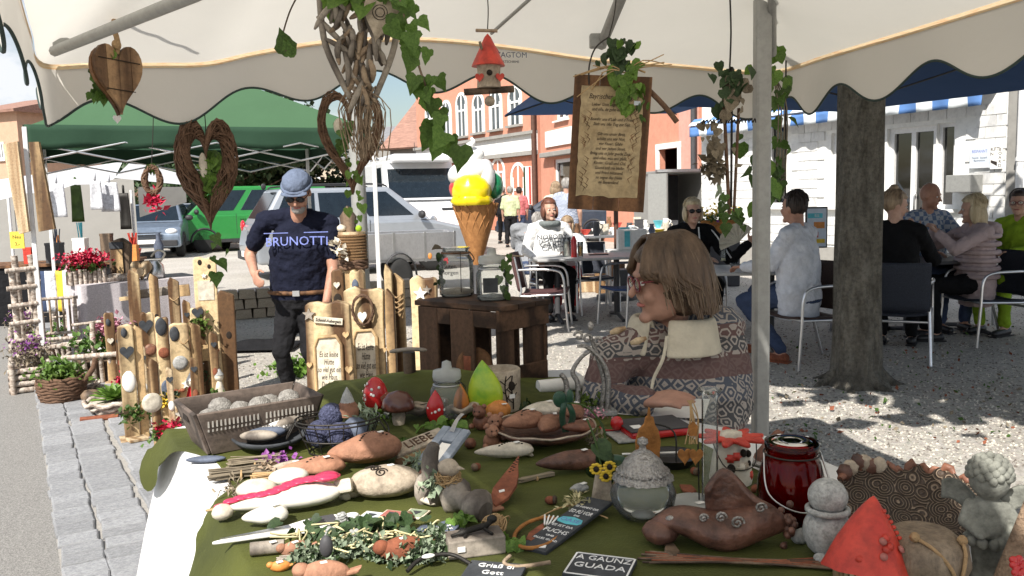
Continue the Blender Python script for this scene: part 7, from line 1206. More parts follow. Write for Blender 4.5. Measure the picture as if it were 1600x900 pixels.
# 16 rust feather, 17 wicker ring with rust bird
t, p = put('rust_feather', 'dark rusty metal feather with price tag', 'feather', 795, 775, R(0)); t.rotation_euler = (R(12), R(-6), R(-16)); T0 = Matrix.Translation((0, 0, .03)) @ Matrix.Rotation(-PI/2, 4, 'X'); MB().prism([(0, -.09), (.02, -.06), (.026, -.01), (.018, .04), (.008, .075), (.0, .12), (-.008, .07), (-.016, .03), (-.024, -.02), (-.018, -.065)], .006, T0).build('blade', 'rust_red', t); tagpaper(t, (.0, -.035, .034), .012)
for k in range(10): MB().box((.006*(k % 2)-.003, .045+.006*k, .0335), (.005, .0025, .001)).build('slit', 'hole', t)
t, p = put('wicker_ring', 'thin wicker ring with rusty bird on strings', 'ring ornament', 842, 838, R(-20)); rg = [(math.cos(a)*.042, math.sin(a)*.075, .008) for a in [2*PI*i/36 for i in range(36)]]; MB().tube(rg, .004, 7, closed=True).build('ring', 'rust', t); MB().prism([(-.012, -.04), (.0, -.045), (.006, -.02), (.018, -.005), (.012, .012), (.002, .025), (-.004, .045), (-.01, .02), (-.016, -.01)], .004, Matrix.Translation((0, 0, .008)) @ Matrix.Rotation(-PI/2, 4, 'X')).build('bird', 'rust_red', t); [MB().tube(bez([(s*.02, .068, .010), (s*.016+.02, .12, .012), (.045, .17, .010)], 5), .0018, 5).build('string', 'raffia', t) for s in (-1, 1)]; MB().tube(bez([(.045, .17, .010), (.06, .13, .012), (.11, .10, .010)], 5), .0016, 5).build('string', 'raffia', t); [MB().tube([(.002+.004*k, .03, .012), (-.006+.009*k, .058, .02)], .0018, 5).build('feather', 'paper', t) for k in range(4)]
t, p = put('twig_hook', 'bent pale twig lying by the slate signs', 'twig', 815, 890, 0); MB().tube(bez([(-.02, .03, .012), (-.03, 0, .012), (-.005, -.015, .012), (.05, .0, .012)], 5), .004, 6).build('twig', 'twig_light', t)
# 19 clay horns
clayheart('long white clay drop with dark stitched top', 790, 718, R(8), .155, .05, .045, 'cream_clay', 9, 8); clayheart('smooth mauve brown clay drop before the bowl of hearts', 892, 738, R(14), .17, .075, .055, 'clay_brown', 0, 9)
# 20 bowl of hearts
t, p = put('heart_bowl', 'shallow clay bowl with rough rim holding clay hearts', 'bowl', 850, 690, .1); MB().lathe([(.05, .002), (.11, .022), (.138, .042), (.132, .046), (.10, .03), (.04, .012)], 36, fn=lambda a, f: 1+.02*math.sin(5*a)).build('bowl', 'clay_brown', t); MB().tube([(math.cos(a)*.136, math.sin(a)*.136, .045+.002*math.sin(9*a)) for a in [2*PI*i/40 for i in range(40)]], .0028, 6, closed=True).build('rim', 'stone_tan', t)
for k, (dx, dy, dz, rz, l_, m, lab) in enumerate(((-.055, -.02, .035, 35, .13, 'terracotta', 'pierced terracotta heart at the left in the clay bowl'), (.012, -.035, .030, 70, .115, 'terracotta', 'plain terracotta heart at the front in the clay bowl'), (-.005, .05, .045, 20, .12, 'cream_clay', 'cream heart at the back of the clay bowl'), (.085, .03, .045, 100, .105, 'terracotta', 'slashed terracotta heart at the right in the clay bowl'), (.09, -.04, .03, 10, .09, 'terracotta_dark', 'dark heart half hidden by the green ribbon in the clay bowl'))):
    h = clayheart(lab, 850, 690, R(rz), l_, l_*.62, l_*.44, m, 9 if k == 0 else 0, k+12); h.location = p+V(dx, dy, dz)
t2 = thing('green_ribbon', 'dark green satin ribbon tied over the clay bowl', 'ribbon', p+V(.055, -.05, .075)); [MB().sheet(lambda a, b: V((b-.5)*.016+s*.03*math.sin(a*PI), -.01*math.sin(a*5), .05-.09*a), 10, 2).build('tail', 'satin', t2, solid=.001) for s in (-.3, .6)]; MB().ell((-.014, 0, .05), (.018, .007, .022)).build('loop', 'satin', t2); MB().ell((.012, 0, .055), (.010, .007, .02)).build('loop', 'satin', t2); MB().tube(bez([(0, 0, .04), (.05, -.02, .035), (.09, -.05, -.01), (.095, -.06, -.06)], 6), .005, 6, sq=.3).build('stem', 'leaf', t2)
# 21 clay bears
for k, (px, py, s, l) in enumerate(((752, 672, .028, 'small brown clay bear with dark nose at the left'), (775, 690, .03, 'plump terracotta clay bear at the right'), (768, 702, .026, 'terracotta clay bear nearest the white drop'))):
    t, p = put('clay_bear', l, 'clay bear', px, py, R(-20+20*k)); mm = 'terracotta' if k else 'terracotta_dark'; MB().ell((0, 0, s*.8), (s*.85, s*.75, s*.8)).build('body', mm, t); h = MB().ell((0, -s*.35, s*1.9), s*.68).build('head', mm, t); [MB().ell((x*s*.5, -s*.3, s*2.5), s*.25).build('ear', mm, h) for x in (-1, 1)]; MB().ell((0, -s*.98, s*1.8), (s*.3, s*.22, s*.25)).build('snout', mm, h); [MB().ell((x*s*.75, -s*.5, s*.5), (s*.3, s*.5, s*.28)).build('paw', mm, t) for x in (-1, 1)]; [MB().ell((x*s*.25, -s*.98, s*2.1), s*.08).build('eye', 'hole', h) for x in (-1, 1)]
# 22 mushrooms and drops on the mound
def dots(t, c, r, n, m='paper', sd=1):
    random.seed(sd)
    for k in range(n): a = random.uniform(-PI, 0); z = random.uniform(-.5, .75); w_ = math.sqrt(1-z*z); MB().ell((0, 0, 0), (.0045, .002, .0045), n=8, k=6).build('dot', m, t, (c[0]+r[0]*w_*math.cos(a)*.99, c[1]+r[1]*w_*math.sin(a)*.99, c[2]+r[2]*z*.99), (0, 0, a+PI/2))
t, p = put('dotted_egg', 'red clay egg with white dots on the mound', 'ornament', 587, 618); MB().ell((0, 0, .05), (.037, .035, .052), fn=lambda q, d: V(q.x*(1-.18*d.z), q.y*(1-.18*d.z), q.z)).build('egg', 'red_gloss', t); dots(t, (0, 0, .05), (.038, .036, .052), 16)
t, p = put('brown_mushroom', 'clay mushroom with brown glazed cap and pale stem', 'mushroom', 622, 632); MB().lathe([(.017, 0), (.02, .02), (.016, .05)], 16).build('stem', 'stone_tan', t); MB().lathe([(.012, .046), (.046, .044), (.048, .052), (.043, .072), (.028, .090), (.001, .098)], 26).build('cap', 'mush_brown', t)
t, p = put('second_stem', 'grey clay mushroom stem left of the brown cap', 'mushroom', 606, 622); MB().lathe([(.013, 0), (.015, .04), (.012, .05)], 14).build('stem', 'grey_stone', t); MB().lathe([(.02, .05), (.022, .06), (.001, .075)], 16).build('cap', 'rust_red', t)
t, p = put('driftwood_slice', 'pale driftwood slice lying over a log at the mound', 'driftwood', 640, 600); MB().tube(bez([(-.06, 0, .075), (0, 0, .082), (.06, 0, .078)], 4), [.006]+[.011]*7+[.005], 8, sq=.6).build('slice', 'grey_wood_x', t); MB().tube([(0, .02, 0), (0, .015, .07)], .02, 10).build('log', 'bark', t)
def drop(label, px, py, s, h, m, lean=0., rz=0, tip=None, nm='clay_flame', fl=.55):
    t, p = put(nm, label, 'ornament', px, py, rz); pts = []; 
    MB().sheet(lambda a, b: (lambda r, z: V(r*math.cos(a*2*PI)*1.0+lean*z*z/h, r*math.sin(a*2*PI)*fl, z))(s*math.sin(PI*min(1, .12+b*.88))**.85*(1-b*.25) if b < .999 else .0005, h*b), 28, 20).build('drop', m, t); return t
drop('red flame-shaped clay drop with white dots', 680, 634, .030, .095, 'red_gloss', .018, R(20)); t = bpy.data.objects['clay_flame']; dots(t, (.004, 0, .045), (.028, .016, .035), 6, sd=4)
drop('lime green pointed clay drop, the largest on the mound', 760, 650, .058, .165, 'glaze_green', -.05, R(-12))
drop('orange red clay flame left of the lime drop', 722, 652, .026, .10, 'orange_red', -.02, .1); t, p = put('orange_pumpkin', 'small orange clay pumpkin right of the lime drop', 'ornament', 778, 655); MB().ell((0, 0, .028), (.036, .03, .028), n=30, fn=lambda q, d: q*(1+.07*math.cos(8*math.atan2(d.y, d.x)))).build('pumpkin', 'orange', t); tagpaper(t, (.02, -.02, .05))
def clayleaf(label, px, py, rz, l, w_, m='stone_tan'):
    t, p = put('clay_leaf', label, 'clay leaf', px, py, rz); mb = MB(); mb.sheet(lambda a, b: V((a-.5)*l, (b-.5)*w_*math.sin(PI*min(.98, .05+a*.95))**.7, .014+.018*(b-.5)**2*4+.006*math.sin(a*9)+.012*a), 24, 10); mb.build('leaf', m, t, solid=.008)
    for k in range(4): MB().tube([(-l*.4+l*.8*i/10, w_*(.28-.16*k)*math.sin(PI*(.1+.8*i/10)), .022+.012*i/10+.018*(.28-.16*k)**2*4) for i in range(11)], .0013, 5).build('groove', 'hole', t)
clayleaf('cream clay leaf with dark grooves at the foot of the red flame', 668, 642, R(14), .12, .06); clayleaf('second cream clay leaf beneath the lime drop', 722, 655, R(-6), .10, .045); clayleaf('thin root shaped clay leaf under the grooved leaf', 655, 655, R(4), .10, .025, 'grey_wood')
# 24 lidded jar, tree lantern behind
def jar(name, label, px, py, r, h, loc=None, lid=True, fillm=None, fz=.3, wire=True):
    p = loc or T(px, py); t = thing(name, label, 'jar', p); prof = [(r*.86, 0), (r, h*.04), (r, h*.72), (r*.86, h*.82), (r*.74, h*.86), (r*.76, h)]; MB().lathe(prof, 32).build('glass', 'clear_glass', t); MB().lathe([(r*.8, .004), (r*.8, .007)], 24).build('glass_base', 'frosted', t)
    for z in (.86, .98): MB().tube([(math.cos(a)*r*.78, math.sin(a)*r*.78, h*z) for a in [2*PI*i/32 for i in range(32)]], .003, 6, closed=True).build('rim', 'clear_glass' if z > .9 else 'steel', t)
    if fillm: MB().lathe([(r*.9, .01), (r*.93, h*fz), (.001, h*fz+.01)], 24, fn=lambda a, f: 1+.06*math.sin(5*a)).build('filling', fillm, t)
    if lid: MB().lathe([(r*.8, h), (r*.84, h+.008), (r*.8, h+.025), (r*.3, h+.03), (r*.26, h+.05), (.001, h+.055)], 28).build('lid', 'frosted', t)
    if wire: MB().tube(bez([(r*.8, 0, h*.9), (r*1.06, 0, h*.75), (r*.8, -.02, h*.62)], 4), .002, 5).build('clip', 'wire', t)
    return t, p
jar('lidded_jar', 'lidded glass jar standing before the dark crate', 700, 640, .05, .11)
t, p = put('tree_lantern', 'clay lantern pot with dark tree and bird silhouettes', 'lantern', 785, 632); MB().lathe([(.052, 0), (.054, .01), (.056, .12), (.051, .125), (.05, .01)], 30, fn=lambda a, f: 1+.015*math.sin(3*a)).build('pot', 'stone_tan', t); mb = MB()
def onpot(a, z): return V(math.cos(a)*.0572, math.sin(a)*.0572, z)
for a0, brs in ((-1.35, 6), (-1.0, 4)): mb.tube([onpot(a0+.05*math.sin(z*60), z) for z in [.01+.1*i/10 for i in range(11)]], .002, 5); [mb.tube([onpot(a0, .03+.013*k), onpot(a0+(.3 if k % 2 else -.3), .045+.013*k)], .0014, 5) for k in range(brs)]
mb.build('silhouette', 'hole', t); MB().ell(onpot(-1.05, .08), (.011, .004, .014)).build('bird', 'hole', t); MB().tube(bez([(-.05, 0, .12), (-.07, -.01, .10), (-.058, -.02, .06)], 4), .0014, 5).build('wire', 'wire', t); tagpaper(t, (.03, -.052, .05), .018, (PI/2, 0, .5))
# 25 crate with jars
nc = V(-.045, 2.72, 0); lc = V(-.335, 2.95, 0); rc = V(.125, 2.90, 0); du = (nc-lc); dv = (rc-nc); H0 = .275; zc = TZ+.02
t = thing('dark_crate', 'dark brown wooden crate turned over at the back of the table', 'crate', (0, 0, 0)); bc = lc+dv
def slab(a, b, z0, z1, th, inn, m, nm='slat'):
    a, b = Vector(a), Vector(b); d = (b-a).normalized(); n_ = Vector(inn).normalized()*th; MB().add([a+V(0, 0, z0), b+V(0, 0, z0), b+V(0, 0, z1), a+V(0, 0, z1), a+n_+V(0, 0, z0), b+n_+V(0, 0, z0), b+n_+V(0, 0, z1), a+n_+V(0, 0, z1)], [(0, 1, 2, 3), (7, 6, 5, 4), (0, 4, 5, 1), (1, 5, 6, 2), (2, 6, 7, 3), (3, 7, 4, 0)]).build(nm, m, t, bevel=.003)
inx = dv.normalized(); iny = -du.normalized()
def along(a, d, f0, f1): return a+d*f0, a+d*f1
# long side (left face): vertical slats; end (right face): horizontal slats on uprights
for f0, f1 in ((.02, .26), (.42, .70)): slab(*along(lc, du, f0, f1), zc, zc+H0-.02, .012, inx, 'crate')
slab(*along(lc, du, .70, .99), zc+H0-.075, zc+H0-.02, .012, inx, 'crate_x'); slab(*along(lc, du, .26, .42), zc+H0-.075, zc+H0-.02, .010, inx, 'crate_x')
e_ = dv.normalized()*.0
for z0, z1 in ((.0, .065), (.115, .165), (.19, .262)): slab(*along(nc, dv, .0, .96 if z0 < .1 else 1.), zc+z0, zc+z1, .014, iny, 'crate_x') if z0 != .115 else None
slab(*along(nc+iny*.016, dv, .06, .36), zc, zc+H0-.02, .014, iny, 'crate'); slab(*along(nc+iny*.016, dv, .58, .96), zc, zc+H0-.02, .014, iny, 'crate'); slab(*along(nc+iny*.0165+dv*.0, dv, .97, 1.05), zc+.075, zc+.18, .014, iny, 'crate_x')
for f0, f1 in ((.05, .3), (.4, .65), (.72, .97)): slab(*along(bc, du, f0, f1), zc, zc+H0-.02, .012, -inx, 'crate')
slab(*along(lc, dv, .02, .98), zc+.02, zc+H0-.02, .012, -iny, 'crate_x')
for k in range(3):
    f0, f1 = k/3+.004, (k+1)/3-.004; a = lc+dv*f0-du*.03; b = nc+dv*f0+du*.03; c = nc+dv*f1+du*.03; d = lc+dv*f1-du*.03; z0 = zc+H0-.018; MB().add([q+V(0, 0, z0) for q in (a, b, c, d)]+[q+V(0, 0, z0+.018) for q in (a, b, c, d)], [(3, 2, 1, 0), (4, 5, 6, 7), (0, 1, 5, 4), (1, 2, 6, 5), (2, 3, 7, 6), (3, 0, 4, 7)]).build('top_board', 'crate_y', t, bevel=.003)
zt = zc+H0+.001; ja = G(714, 462, zt); jb = G(770, 468, zt)
t, p = jar('garland_jar', 'large open glass jar with leaf garland on the crate, left one', 0, 0, .062, .175, V(ja.x, ja.y, zt), lid=False, fillm='stone_tan', fz=.12); MB().tube([(math.cos(a)*.05, math.sin(a)*.05, .155) for a in [2*PI*i/28 for i in range(28)]], .004, 6, closed=True).build('twig_ring', 'twig', t); leaves(t, [V(-.055+random.gauss(0, .006), -.02, .16-.011*k) for k in range(12)], .024, 'dark', .006); mesh_part('leaf', LEAF['dry'], t, (-.05, -.02, .175), (0, .5, 1), .04); text('lettering', 'Guten\nMorgen', .022, 'slate', t, (-.02, -.064, .10), rot=(PI/2, 0, -.3)); MB().tube([(.02, -.066, .02), (.02, -.058, .165)], .0014, 5).build('string', 'wire', t)
t, p = jar('ivy_jar', 'wide clip-top glass jar with ivy on the crate, right one', 0, 0, .056, .125, V(jb.x, jb.y, zt), lid=True, fillm='grey_stone', fz=.1); leaves(t, [V(.045+random.gauss(0, .008), -.03, .165-.010*k) for k in range(15)], .026, 'heart', .007); MB().box((-.005, -.0585, .055), (.05, .002, .05)).build('print', 'slate', t); MB().tube([(0, 0, .14), (.02, 0, .15), (.11, .02, .145)], .003, 5).build('twig', 'twig_light', t)
for k, (px, py, m, l) in enumerate(((735, 590, 'rust_red', 'rusty tin inside the crate'), (742, 575, 'board_brown', 'brown round plate leaning inside the crate'))): p = P(px, py, 2.82); solo('tin' if k == 0 else 'round_plate', MB().lathe([(.022, 0), (.022, .10), (.02, .1), (.02, .01)], 18) if k == 0 else MB().lathe([(.01, 0), (.06, .004), (.062, .01), (.05, .008), (.001, .004)], 24, M=Matrix.Rotation(R(80), 4, 'X')), m, l, 'tin' if k == 0 else 'plate', (p.x, p.y, zc+(.001 if k == 0 else .065)))
# 26 twisted iron figure with moss, roll of paper
t, p = put('twisted_figure', 'twisted silver grey metal tree figure on mossy stone base', 'figurine', 925, 648, .1); MB().box((.02, 0, .008), (.10, .06, .016)).build('base', 'grey_stone', t, bevel=.004); foliage(t, (-.03, .01, .03), (.045, .03, .02), 160, 'moss', .02)
for q in (((.045, 0, .01), (.05, 0, .10), (.03, 0, .16), (-.01, 0, .20), (-.04, 0, .205)), ((.03, .01, .01), (.04, .01, .09), (.02, .01, .17), (-.0, .01, .235)), ((-.045, 0, .0), (-.04, 0, .09), (-.055, 0, .13), (-.03, 0, .17), (0, 0, .19)), ((-.07, .0, .03), (-.075, .0, .10), (-.09, 0, .125))): MB().tube(bez(q, 6), [.009*(1-.02*i) for i in range((len(q)-1)*6+1)], 8).build('branch', 'silver_clay', t)
for x, z, s in ((-.01, .225, 1), (-.035, .235, -1), (.02, .215, 1)): MB().tube([(x+s*math.cos(a)*.014*(1-a/9), 0, z+math.sin(a)*.014*(1-a/9)) for a in [i*.4 for i in range(16)]], .004, 6).build('curl', 'silver_clay', t)
MB().ell((0, 0, .262), (.010, .008, .014)).build('finial', 'silver_clay', t); [MB().box((-.01+.012*k, -.026, .022), (.004, .004, .018)).build('fence_picket', 'silver_clay', t) for k in range(7)]; flowers(t, (-.01, -.04, .012), (.05, .015, .012), 120, 'flower_pink', .010)
p = G(900, 605, TZ+.03); t = thing('paper_roll', 'white paper roll lying behind the bowl of hearts', 'paper roll', (p.x, p.y, tz(p.x, p.y)+.024), R(18)); MB().tube([(-.13, 0, 0), (.12, 0, 0)], .022, 20).build('roll', 'paper', t)
# 27 notebooks on the table, pen, string
p = G(1020, 668, TZ+.02); t = thing('red_notebook', 'black notebook with red edges beside the seller hand', 'notebook', (p.x, p.y, TZ+.005), R(14)); MB().box((0, 0, .013), (.17, .125, .022)).build('pages', 'red_gloss', t, bevel=.008); MB().box((0, .001, .0255), (.172, .127, .003)).build('cover', 'dark_grey', t); MB().box((-.055, -.02, .0275), (.028, .03, .001)).build('label', 'paper', t); MB().box((-.10, -.02, .004), (.05, .10, .006)).build('clipboard', 'grey_stone', t, bevel=.002); MB().ell((-.095, .02, .03), (.018, .014, .02)).build('red_cap', 'red_gloss', t)
p = G(1030, 640, TZ+.003); solo('paper_sheet', MB().sheet(lambda a, b: V((a-.5)*.28, (b-.5)*.2, .006+.01*a*b), 4, 4), 'paper', 'white paper sheet under the notebook', 'paper', (p.x, p.y, TZ+.003), R(-18)); p = G(985, 650, TZ+.01); t, _ = put('red_string', 'loop of red string beside the notebook', 'string', 955, 672); MB().tube(bez([(-.03, .01, .006), (-.02, -.02, .006), (.03, -.015, .006), (.06, .01, .02)], 5), .0025, 5).build('string', 'red_gloss', t)
# 28 rust tulip, 29 black pan, 30 glass tube and rust hearts
t, p = put('rust_flame', 'orange rusty metal flame standing behind the glass bowl', 'ornament', 1012, 735, .1); MB().prism([(-.012, 0), (.012, 0), (.028, .03), (.031, .07), (.026, .095), (.018, .108), (.014, .128), (.008, .128), (.006, .150), (.0025, .150), (.0, .130), (-.004, .128), (-.008, .112), (-.02, .10), (-.029, .07), (-.027, .03)], .008).build('flame', 'rust', t, bevel=.002); MB().lathe([(.03, 0), (.03, .004)], 20).build('foot', 'rust', t)
t, p = put('black_pan', 'black round candle pan with wire hoop', 'pan', 1050, 725); MB().lathe([(.045, 0), (.062, .022), (.066, .024), (.060, .02), (.04, .006)], 28).build('pan', 'black_plastic', t); MB().tube(bez([(.0, -.05, .02), (-.0, -.03, .085), (-.04, 0, .098), (-.075, 0, .09)], 6), .0022, 6).build('hoop', 'iron', t); MB().tube([(-.12, -.01, .03), (.02, -.02, .034)], .003, 6).build('white_rod', 'paper', t)
t, p = put('glass_tube', 'clear glass tube on a frosted round glass foot', 'glass tube', 1100, 788); MB().lathe([(.015, 0), (.0165, .01), (.0165, .225), (.026, .235), (.024, .237), (.0155, .227)], 24, c=(.012, 0, .006)).build('tube', 'clear_glass', t); MB().lathe([(.052, 0), (.056, .004), (.05, .008), (.001, .010)], 30, c=(-.02, 0, 0)).build('foot', 'frosted', t); MB().tube([(-.01, .0, .01), (-.012, 0, .12), (-.012, 0, .16)], .0016, 5).build('rod', 'iron', t); tagpaper(t, (-.012, -.02, .0115), .018)
for k, (dx, dz) in enumerate(((-.042, .105), (-.020, .105))): MB().prism(heart(.030, .034), .003).build('rust_heart', 'rust', t, (dx, -.012-.004*k, dz), (0, .1*k, .2))
mb = MB(); [mb.tube(bez([(-.028+random.gauss(0, .004), 0, .22), (-.024+random.gauss(0, .008), -.004, .18), (-.028+random.gauss(0, .006), -.006, .13)], 4), .0012, 4) for _ in range(9)]; mb.build('raffia_tassel', 'raffia', t); MB().prism([(-.008, 0), (.008, 0), (.010, .02), (0, .03), (-.010, .02)], .003).build('rust_tag', 'rust', t, (-.024, -.008, .148))
# 31 glass bonbonniere
t, p = put('glass_bowl', 'round clear glass bowl with ornate silver lid', 'glass bowl', 1005, 808); MB().lathe([(.025, 0), (.045, .006), (.062, .03), (.066, .052), (.056, .078), (.042, .092), (.040, .094)], 36).build('bowl', 'clear_glass', t); MB().lathe([(.022, .003), (.024, .006), (.001, .007)], 20).build('base', 'frosted', t); prof = [(.060, .080), (.058, .086), (.050, .092), (.051, .098), (.044, .103), (.036, .118), (.018, .134), (.008, .139), (.006, .146), (.011, .152), (.010, .160), (.001, .165)]; l_ = MB().lathe(prof, 40, fn=lambda a, f: 1+(.035*math.cos(20*a) if f < .3 else 0)).build('lid', 'silver_clay', t)
for k in range(26): a = 2*PI*k/26; MB().ell((math.cos(a)*.0505, math.sin(a)*.0505, .0955), .0035, n=8, k=5).build('lid_bead', 'silver_clay', l_)
# 32 clay house with red flower roof
t, p = put('flower_roof_house', 'clay bird house with red daisy roof', 'clay house', 1142, 752, .1); MB().lathe([(.046, 0), (.048, .01), (.040, .06), (.034, .098)], 28, fn=lambda a, f: 1+.02*math.sin(4*a+f*3)).build('wall', 'cream_clay', t); out = [(math.cos(a)*(.058+.018*math.cos(9*a)), math.sin(a)*(.058+.018*math.cos(9*a))) for a in [2*PI*i/90 for i in range(90)]]; MB().prism(out, .009, Matrix.Translation((0, 0, .101)) @ Matrix.Rotation(PI/2, 4, 'X')).build('flower_roof', 'hat_red', t, bevel=.003); MB().lathe([(.024, .104), (.022, .113), (.001, .117)], 24, c=(.0, 0, 0), fn=lambda a, f: 1+.12*math.cos(16*a)).build('roof_centre', 'cream_clay', t)
for a, z, r in ((-1.2, .075, .009), (-.75, .07, .008), (-.7, .048, .007), (-1.9, .04, .013)): MB().ell((math.cos(a)*.040, math.sin(a)*.040, z), (r*.8, .008, r)).build('hole', 'hole', t)
for a, z, m in ((-1.35, .045, 'cream_clay'), (-1.95, .065, 'hat_red'), (-1.65, .07, 'hat_red'), (-.6, .02, 'hat_red'), (-1.15, .045, 'stone_tan')): MB().lathe([(.010, 0), (.009, .004), (.001, .006)], 14, M=Matrix.Translation((math.cos(a)*.043, math.sin(a)*.043, z)) @ Matrix.Rotation(a+PI/2, 4, 'Z') @ Matrix.Rotation(PI/2, 4, 'X'), fn=lambda q, f: 1+.25*math.cos(6*q)).build('clay_flower', m, t)
MB().tube(bez([(-.05, -.02, .10), (-.03, -.055, .05), (.03, -.055, .05), (.05, -.02, .10)], 5), .0014, 5).build('wire', 'wire', t); MB().ell((.048, -.04, .104), (.010, .008, .006)).build('berry', 'hat_red', t)
# 33 brown clay fish
t, p = put('brown_clay_fish', 'large dark brown clay fish with curled spirals', 'clay fish', 1122, 850, R(-6))
def bf(q, d): f = (d.x+1)/2; return V(q.x, q.y*(.5+.5*math.sin(PI*min(1, .15+f*.8))), q.z*(.55+.55*f)+.010*math.sin(f*9))
MB().ell((0, 0, .036), (.125, .052, .042), n=30, k=20, fn=bf).build('body', 'clay_brown', t); mb = MB(); mb.sheet(lambda a, b: V(-.02+.13*a, .015+.015*math.sin(a*6)*b-.01*b, .055+(.065+.018*math.sin(a*7))*b*math.sin(PI*min(1, .25+a*.75))), 20, 8); mb.build('dorsal_fin', 'clay_brown', t, solid=.012); MB().ell((-.105, -.01, .026), (.034, .034, .022), fn=blob(1, 4, .12, 3)).build('head', 'clay_brown', t)
for x, y, z, r in ((.0, -.035, .066, .010), (.028, -.04, .058, .012), (.07, -.03, .082, .010), (-.03, -.03, .062, .008)): MB().tube([(x+r*(1-i/20)*math.cos(i*.55), y-.004, z+r*(1-i/20)*math.sin(i*.55)) for i in range(18)], .0026, 6).build('spiral', 'silver_clay', t)
mb = MB(); [mb.ell((.125+random.gauss(0, .006), random.gauss(0, .018), .038+random.gauss(0, .016)), .007, n=8, k=6) for _ in range(28)]; mb.build('tail_pearls', 'clay_brown', t); MB().ell((-.085, -.02, .055), (.012, .008, .006)).build('eye_plate', 'silver_clay', t)
# 34 red lantern
t, p = put('red_lantern', 'red glass lantern jar with wire handle', 'lantern', 1236, 812); t.scale = (1.2,)*3; MB().lathe([(.040, 0), (.050, .008), (.055, .04), (.053, .07), (.045, .10), (.039, .112), (.043, .118), (.043, .132), (.038, .132)], 36).build('glass', 'red_glass', t); MB().lathe([(.038, .003), (.047, .01), (.052, .04), (.05, .07), (.042, .10), (.036, .112)], 30).build('red_lining', 'red_lining', t); MB().tube([(math.cos(a)*.044, math.sin(a)*.044, .113) for a in [2*PI*i/32 for i in range(32)]], .0016, 6, closed=True).build('neck_wire', 'wire', t); MB().tube(bez([(-.045, -.0, .113), (-.05, -.045, .06), (0, -.063, .035), (.045, -.050, .06), (.046, 0, .113)], 8), .0016, 6).build('handle', 'steel', t)
MB().lathe([(.015, .133), (.025, .135), (.036, .130)], 24).build('lid_disc', 'red_glass', t)
# 35 crumpled clay roof piece
t, p = put('clay_cottage', 'crumpled reddish clay cottage roof behind the red lantern', 'clay piece', 1215, 722, .2); MB().lathe([(.055, 0), (.052, .02), (.03, .045), (.008, .075), (.001, .08)], 26, fn=lambda a, f: 1+.16*math.sin(4*a+f*4)+.08*math.sin(9*a)).build('roof', 'terracotta_dark', t); [MB().ell((-.05+.02*k, -.045, .022+.008*(k % 2)), (.014, .008, .009), fn=blob(1, k, .2, 4)).build('clay_flower', 'cement' if k % 2 else 'stone_tan', t) for k in range(5)]; MB().tube(bez([(-.08, -.03, .015), (-.04, -.055, .006), (.02, -.06, .006)], 4), .008, 8).build('scroll', 'silver_clay', t)
# 36 snowman
t, p = put('stone_snowman', 'grey speckled stone snowman of two round balls', 'figurine', 1292, 868); MB().ell((0, 0, .045), (.042, .040, .047)).build('belly', 'grey_stone', t); MB().ell((0, 0, .108), (.034, .033, .032)).build('head', 'grey_stone', t); MB().tube([(math.cos(a)*.033, math.sin(a)*.032, .084) for a in [2*PI*i/24 for i in range(24)]], .006, 6, closed=True).build('collar', 'grey_stone', t); [MB().ell((-.02+.03*k, -.03, .008), (.014, .016, .009)).build('foot', 'grey_stone', t) for k in range(2)]
# 37 red cone house
t, p = put('red_cone_house', 'little twig walled house with tall red clay cone roof', 'clay house', 1352, 920, .1); t.scale = (.88,)*3; MB().lathe([(.050, 0), (.050, .05)], 24).build('core', 'bark', t)
for k in range(30): a = 2*PI*k/30; MB().tube([(math.cos(a)*.052, math.sin(a)*.052, 0), (math.cos(a)*.052, math.sin(a)*.052, .056)], .0048, 6).build('twig', 'pale_wood', t)
def hatf(a, f): return 1+.05*math.sin(2*a+1)+.02*noise.noise(V(math.cos(a)*2, math.sin(a)*2, f*4))
MB().sheet(lambda a, b: (lambda r, z, q: V(r*math.cos(q)*hatf(q, b)*(1+.03*(1-b)**6*math.sin(9*q))+.012*b*b, r*math.sin(q)*hatf(q, b), z))(.075*(1-b)**.80+.0008, .050+.125*b+.006*(1-b)*math.sin(a*2*PI*2), a*2*PI), 48, 24).build('cone_roof', 'hat_red', t)
for k, (a, z, r) in enumerate(((-1.5, .108, .040), (-1.3, .112, .038), (-1.45, .095, .046), (-1.6, .085, .05), (-1.25, .098, .045), (-.6, .075, .058), (-.75, .088, .05), (-2.3, .08, .055))): r = .0765*(1-(z-.05)/.125)**.8; MB().lathe([(.007, 0), (.007, .003), (.001, .005)], 12, M=Matrix.Translation((math.cos(a)*r*hatf(a, .4)+.003, math.sin(a)*r*hatf(a, .4), z)) @ Matrix.Rotation(a+PI/2, 4, 'Z') @ Matrix.Rotation(R(55), 4, 'X')).build('clay_button', 'hat_red' if k % 3 else 'lips', t)
for k in range(9): MB().ell((.0765*(1-(.066+.0105*k-.05)/.125)**.8*.98+.005, -.012, .066+.0105*k), (.005, .004, .004), n=8, k=5).build('roof_edge_bead', 'hat_red', t)
MB().tube([(-.055, -.01, .03), (-.02, -.056, .035), (.03, -.05, .03)], .003, 6).build('twig_rail', 'twig_light', t)
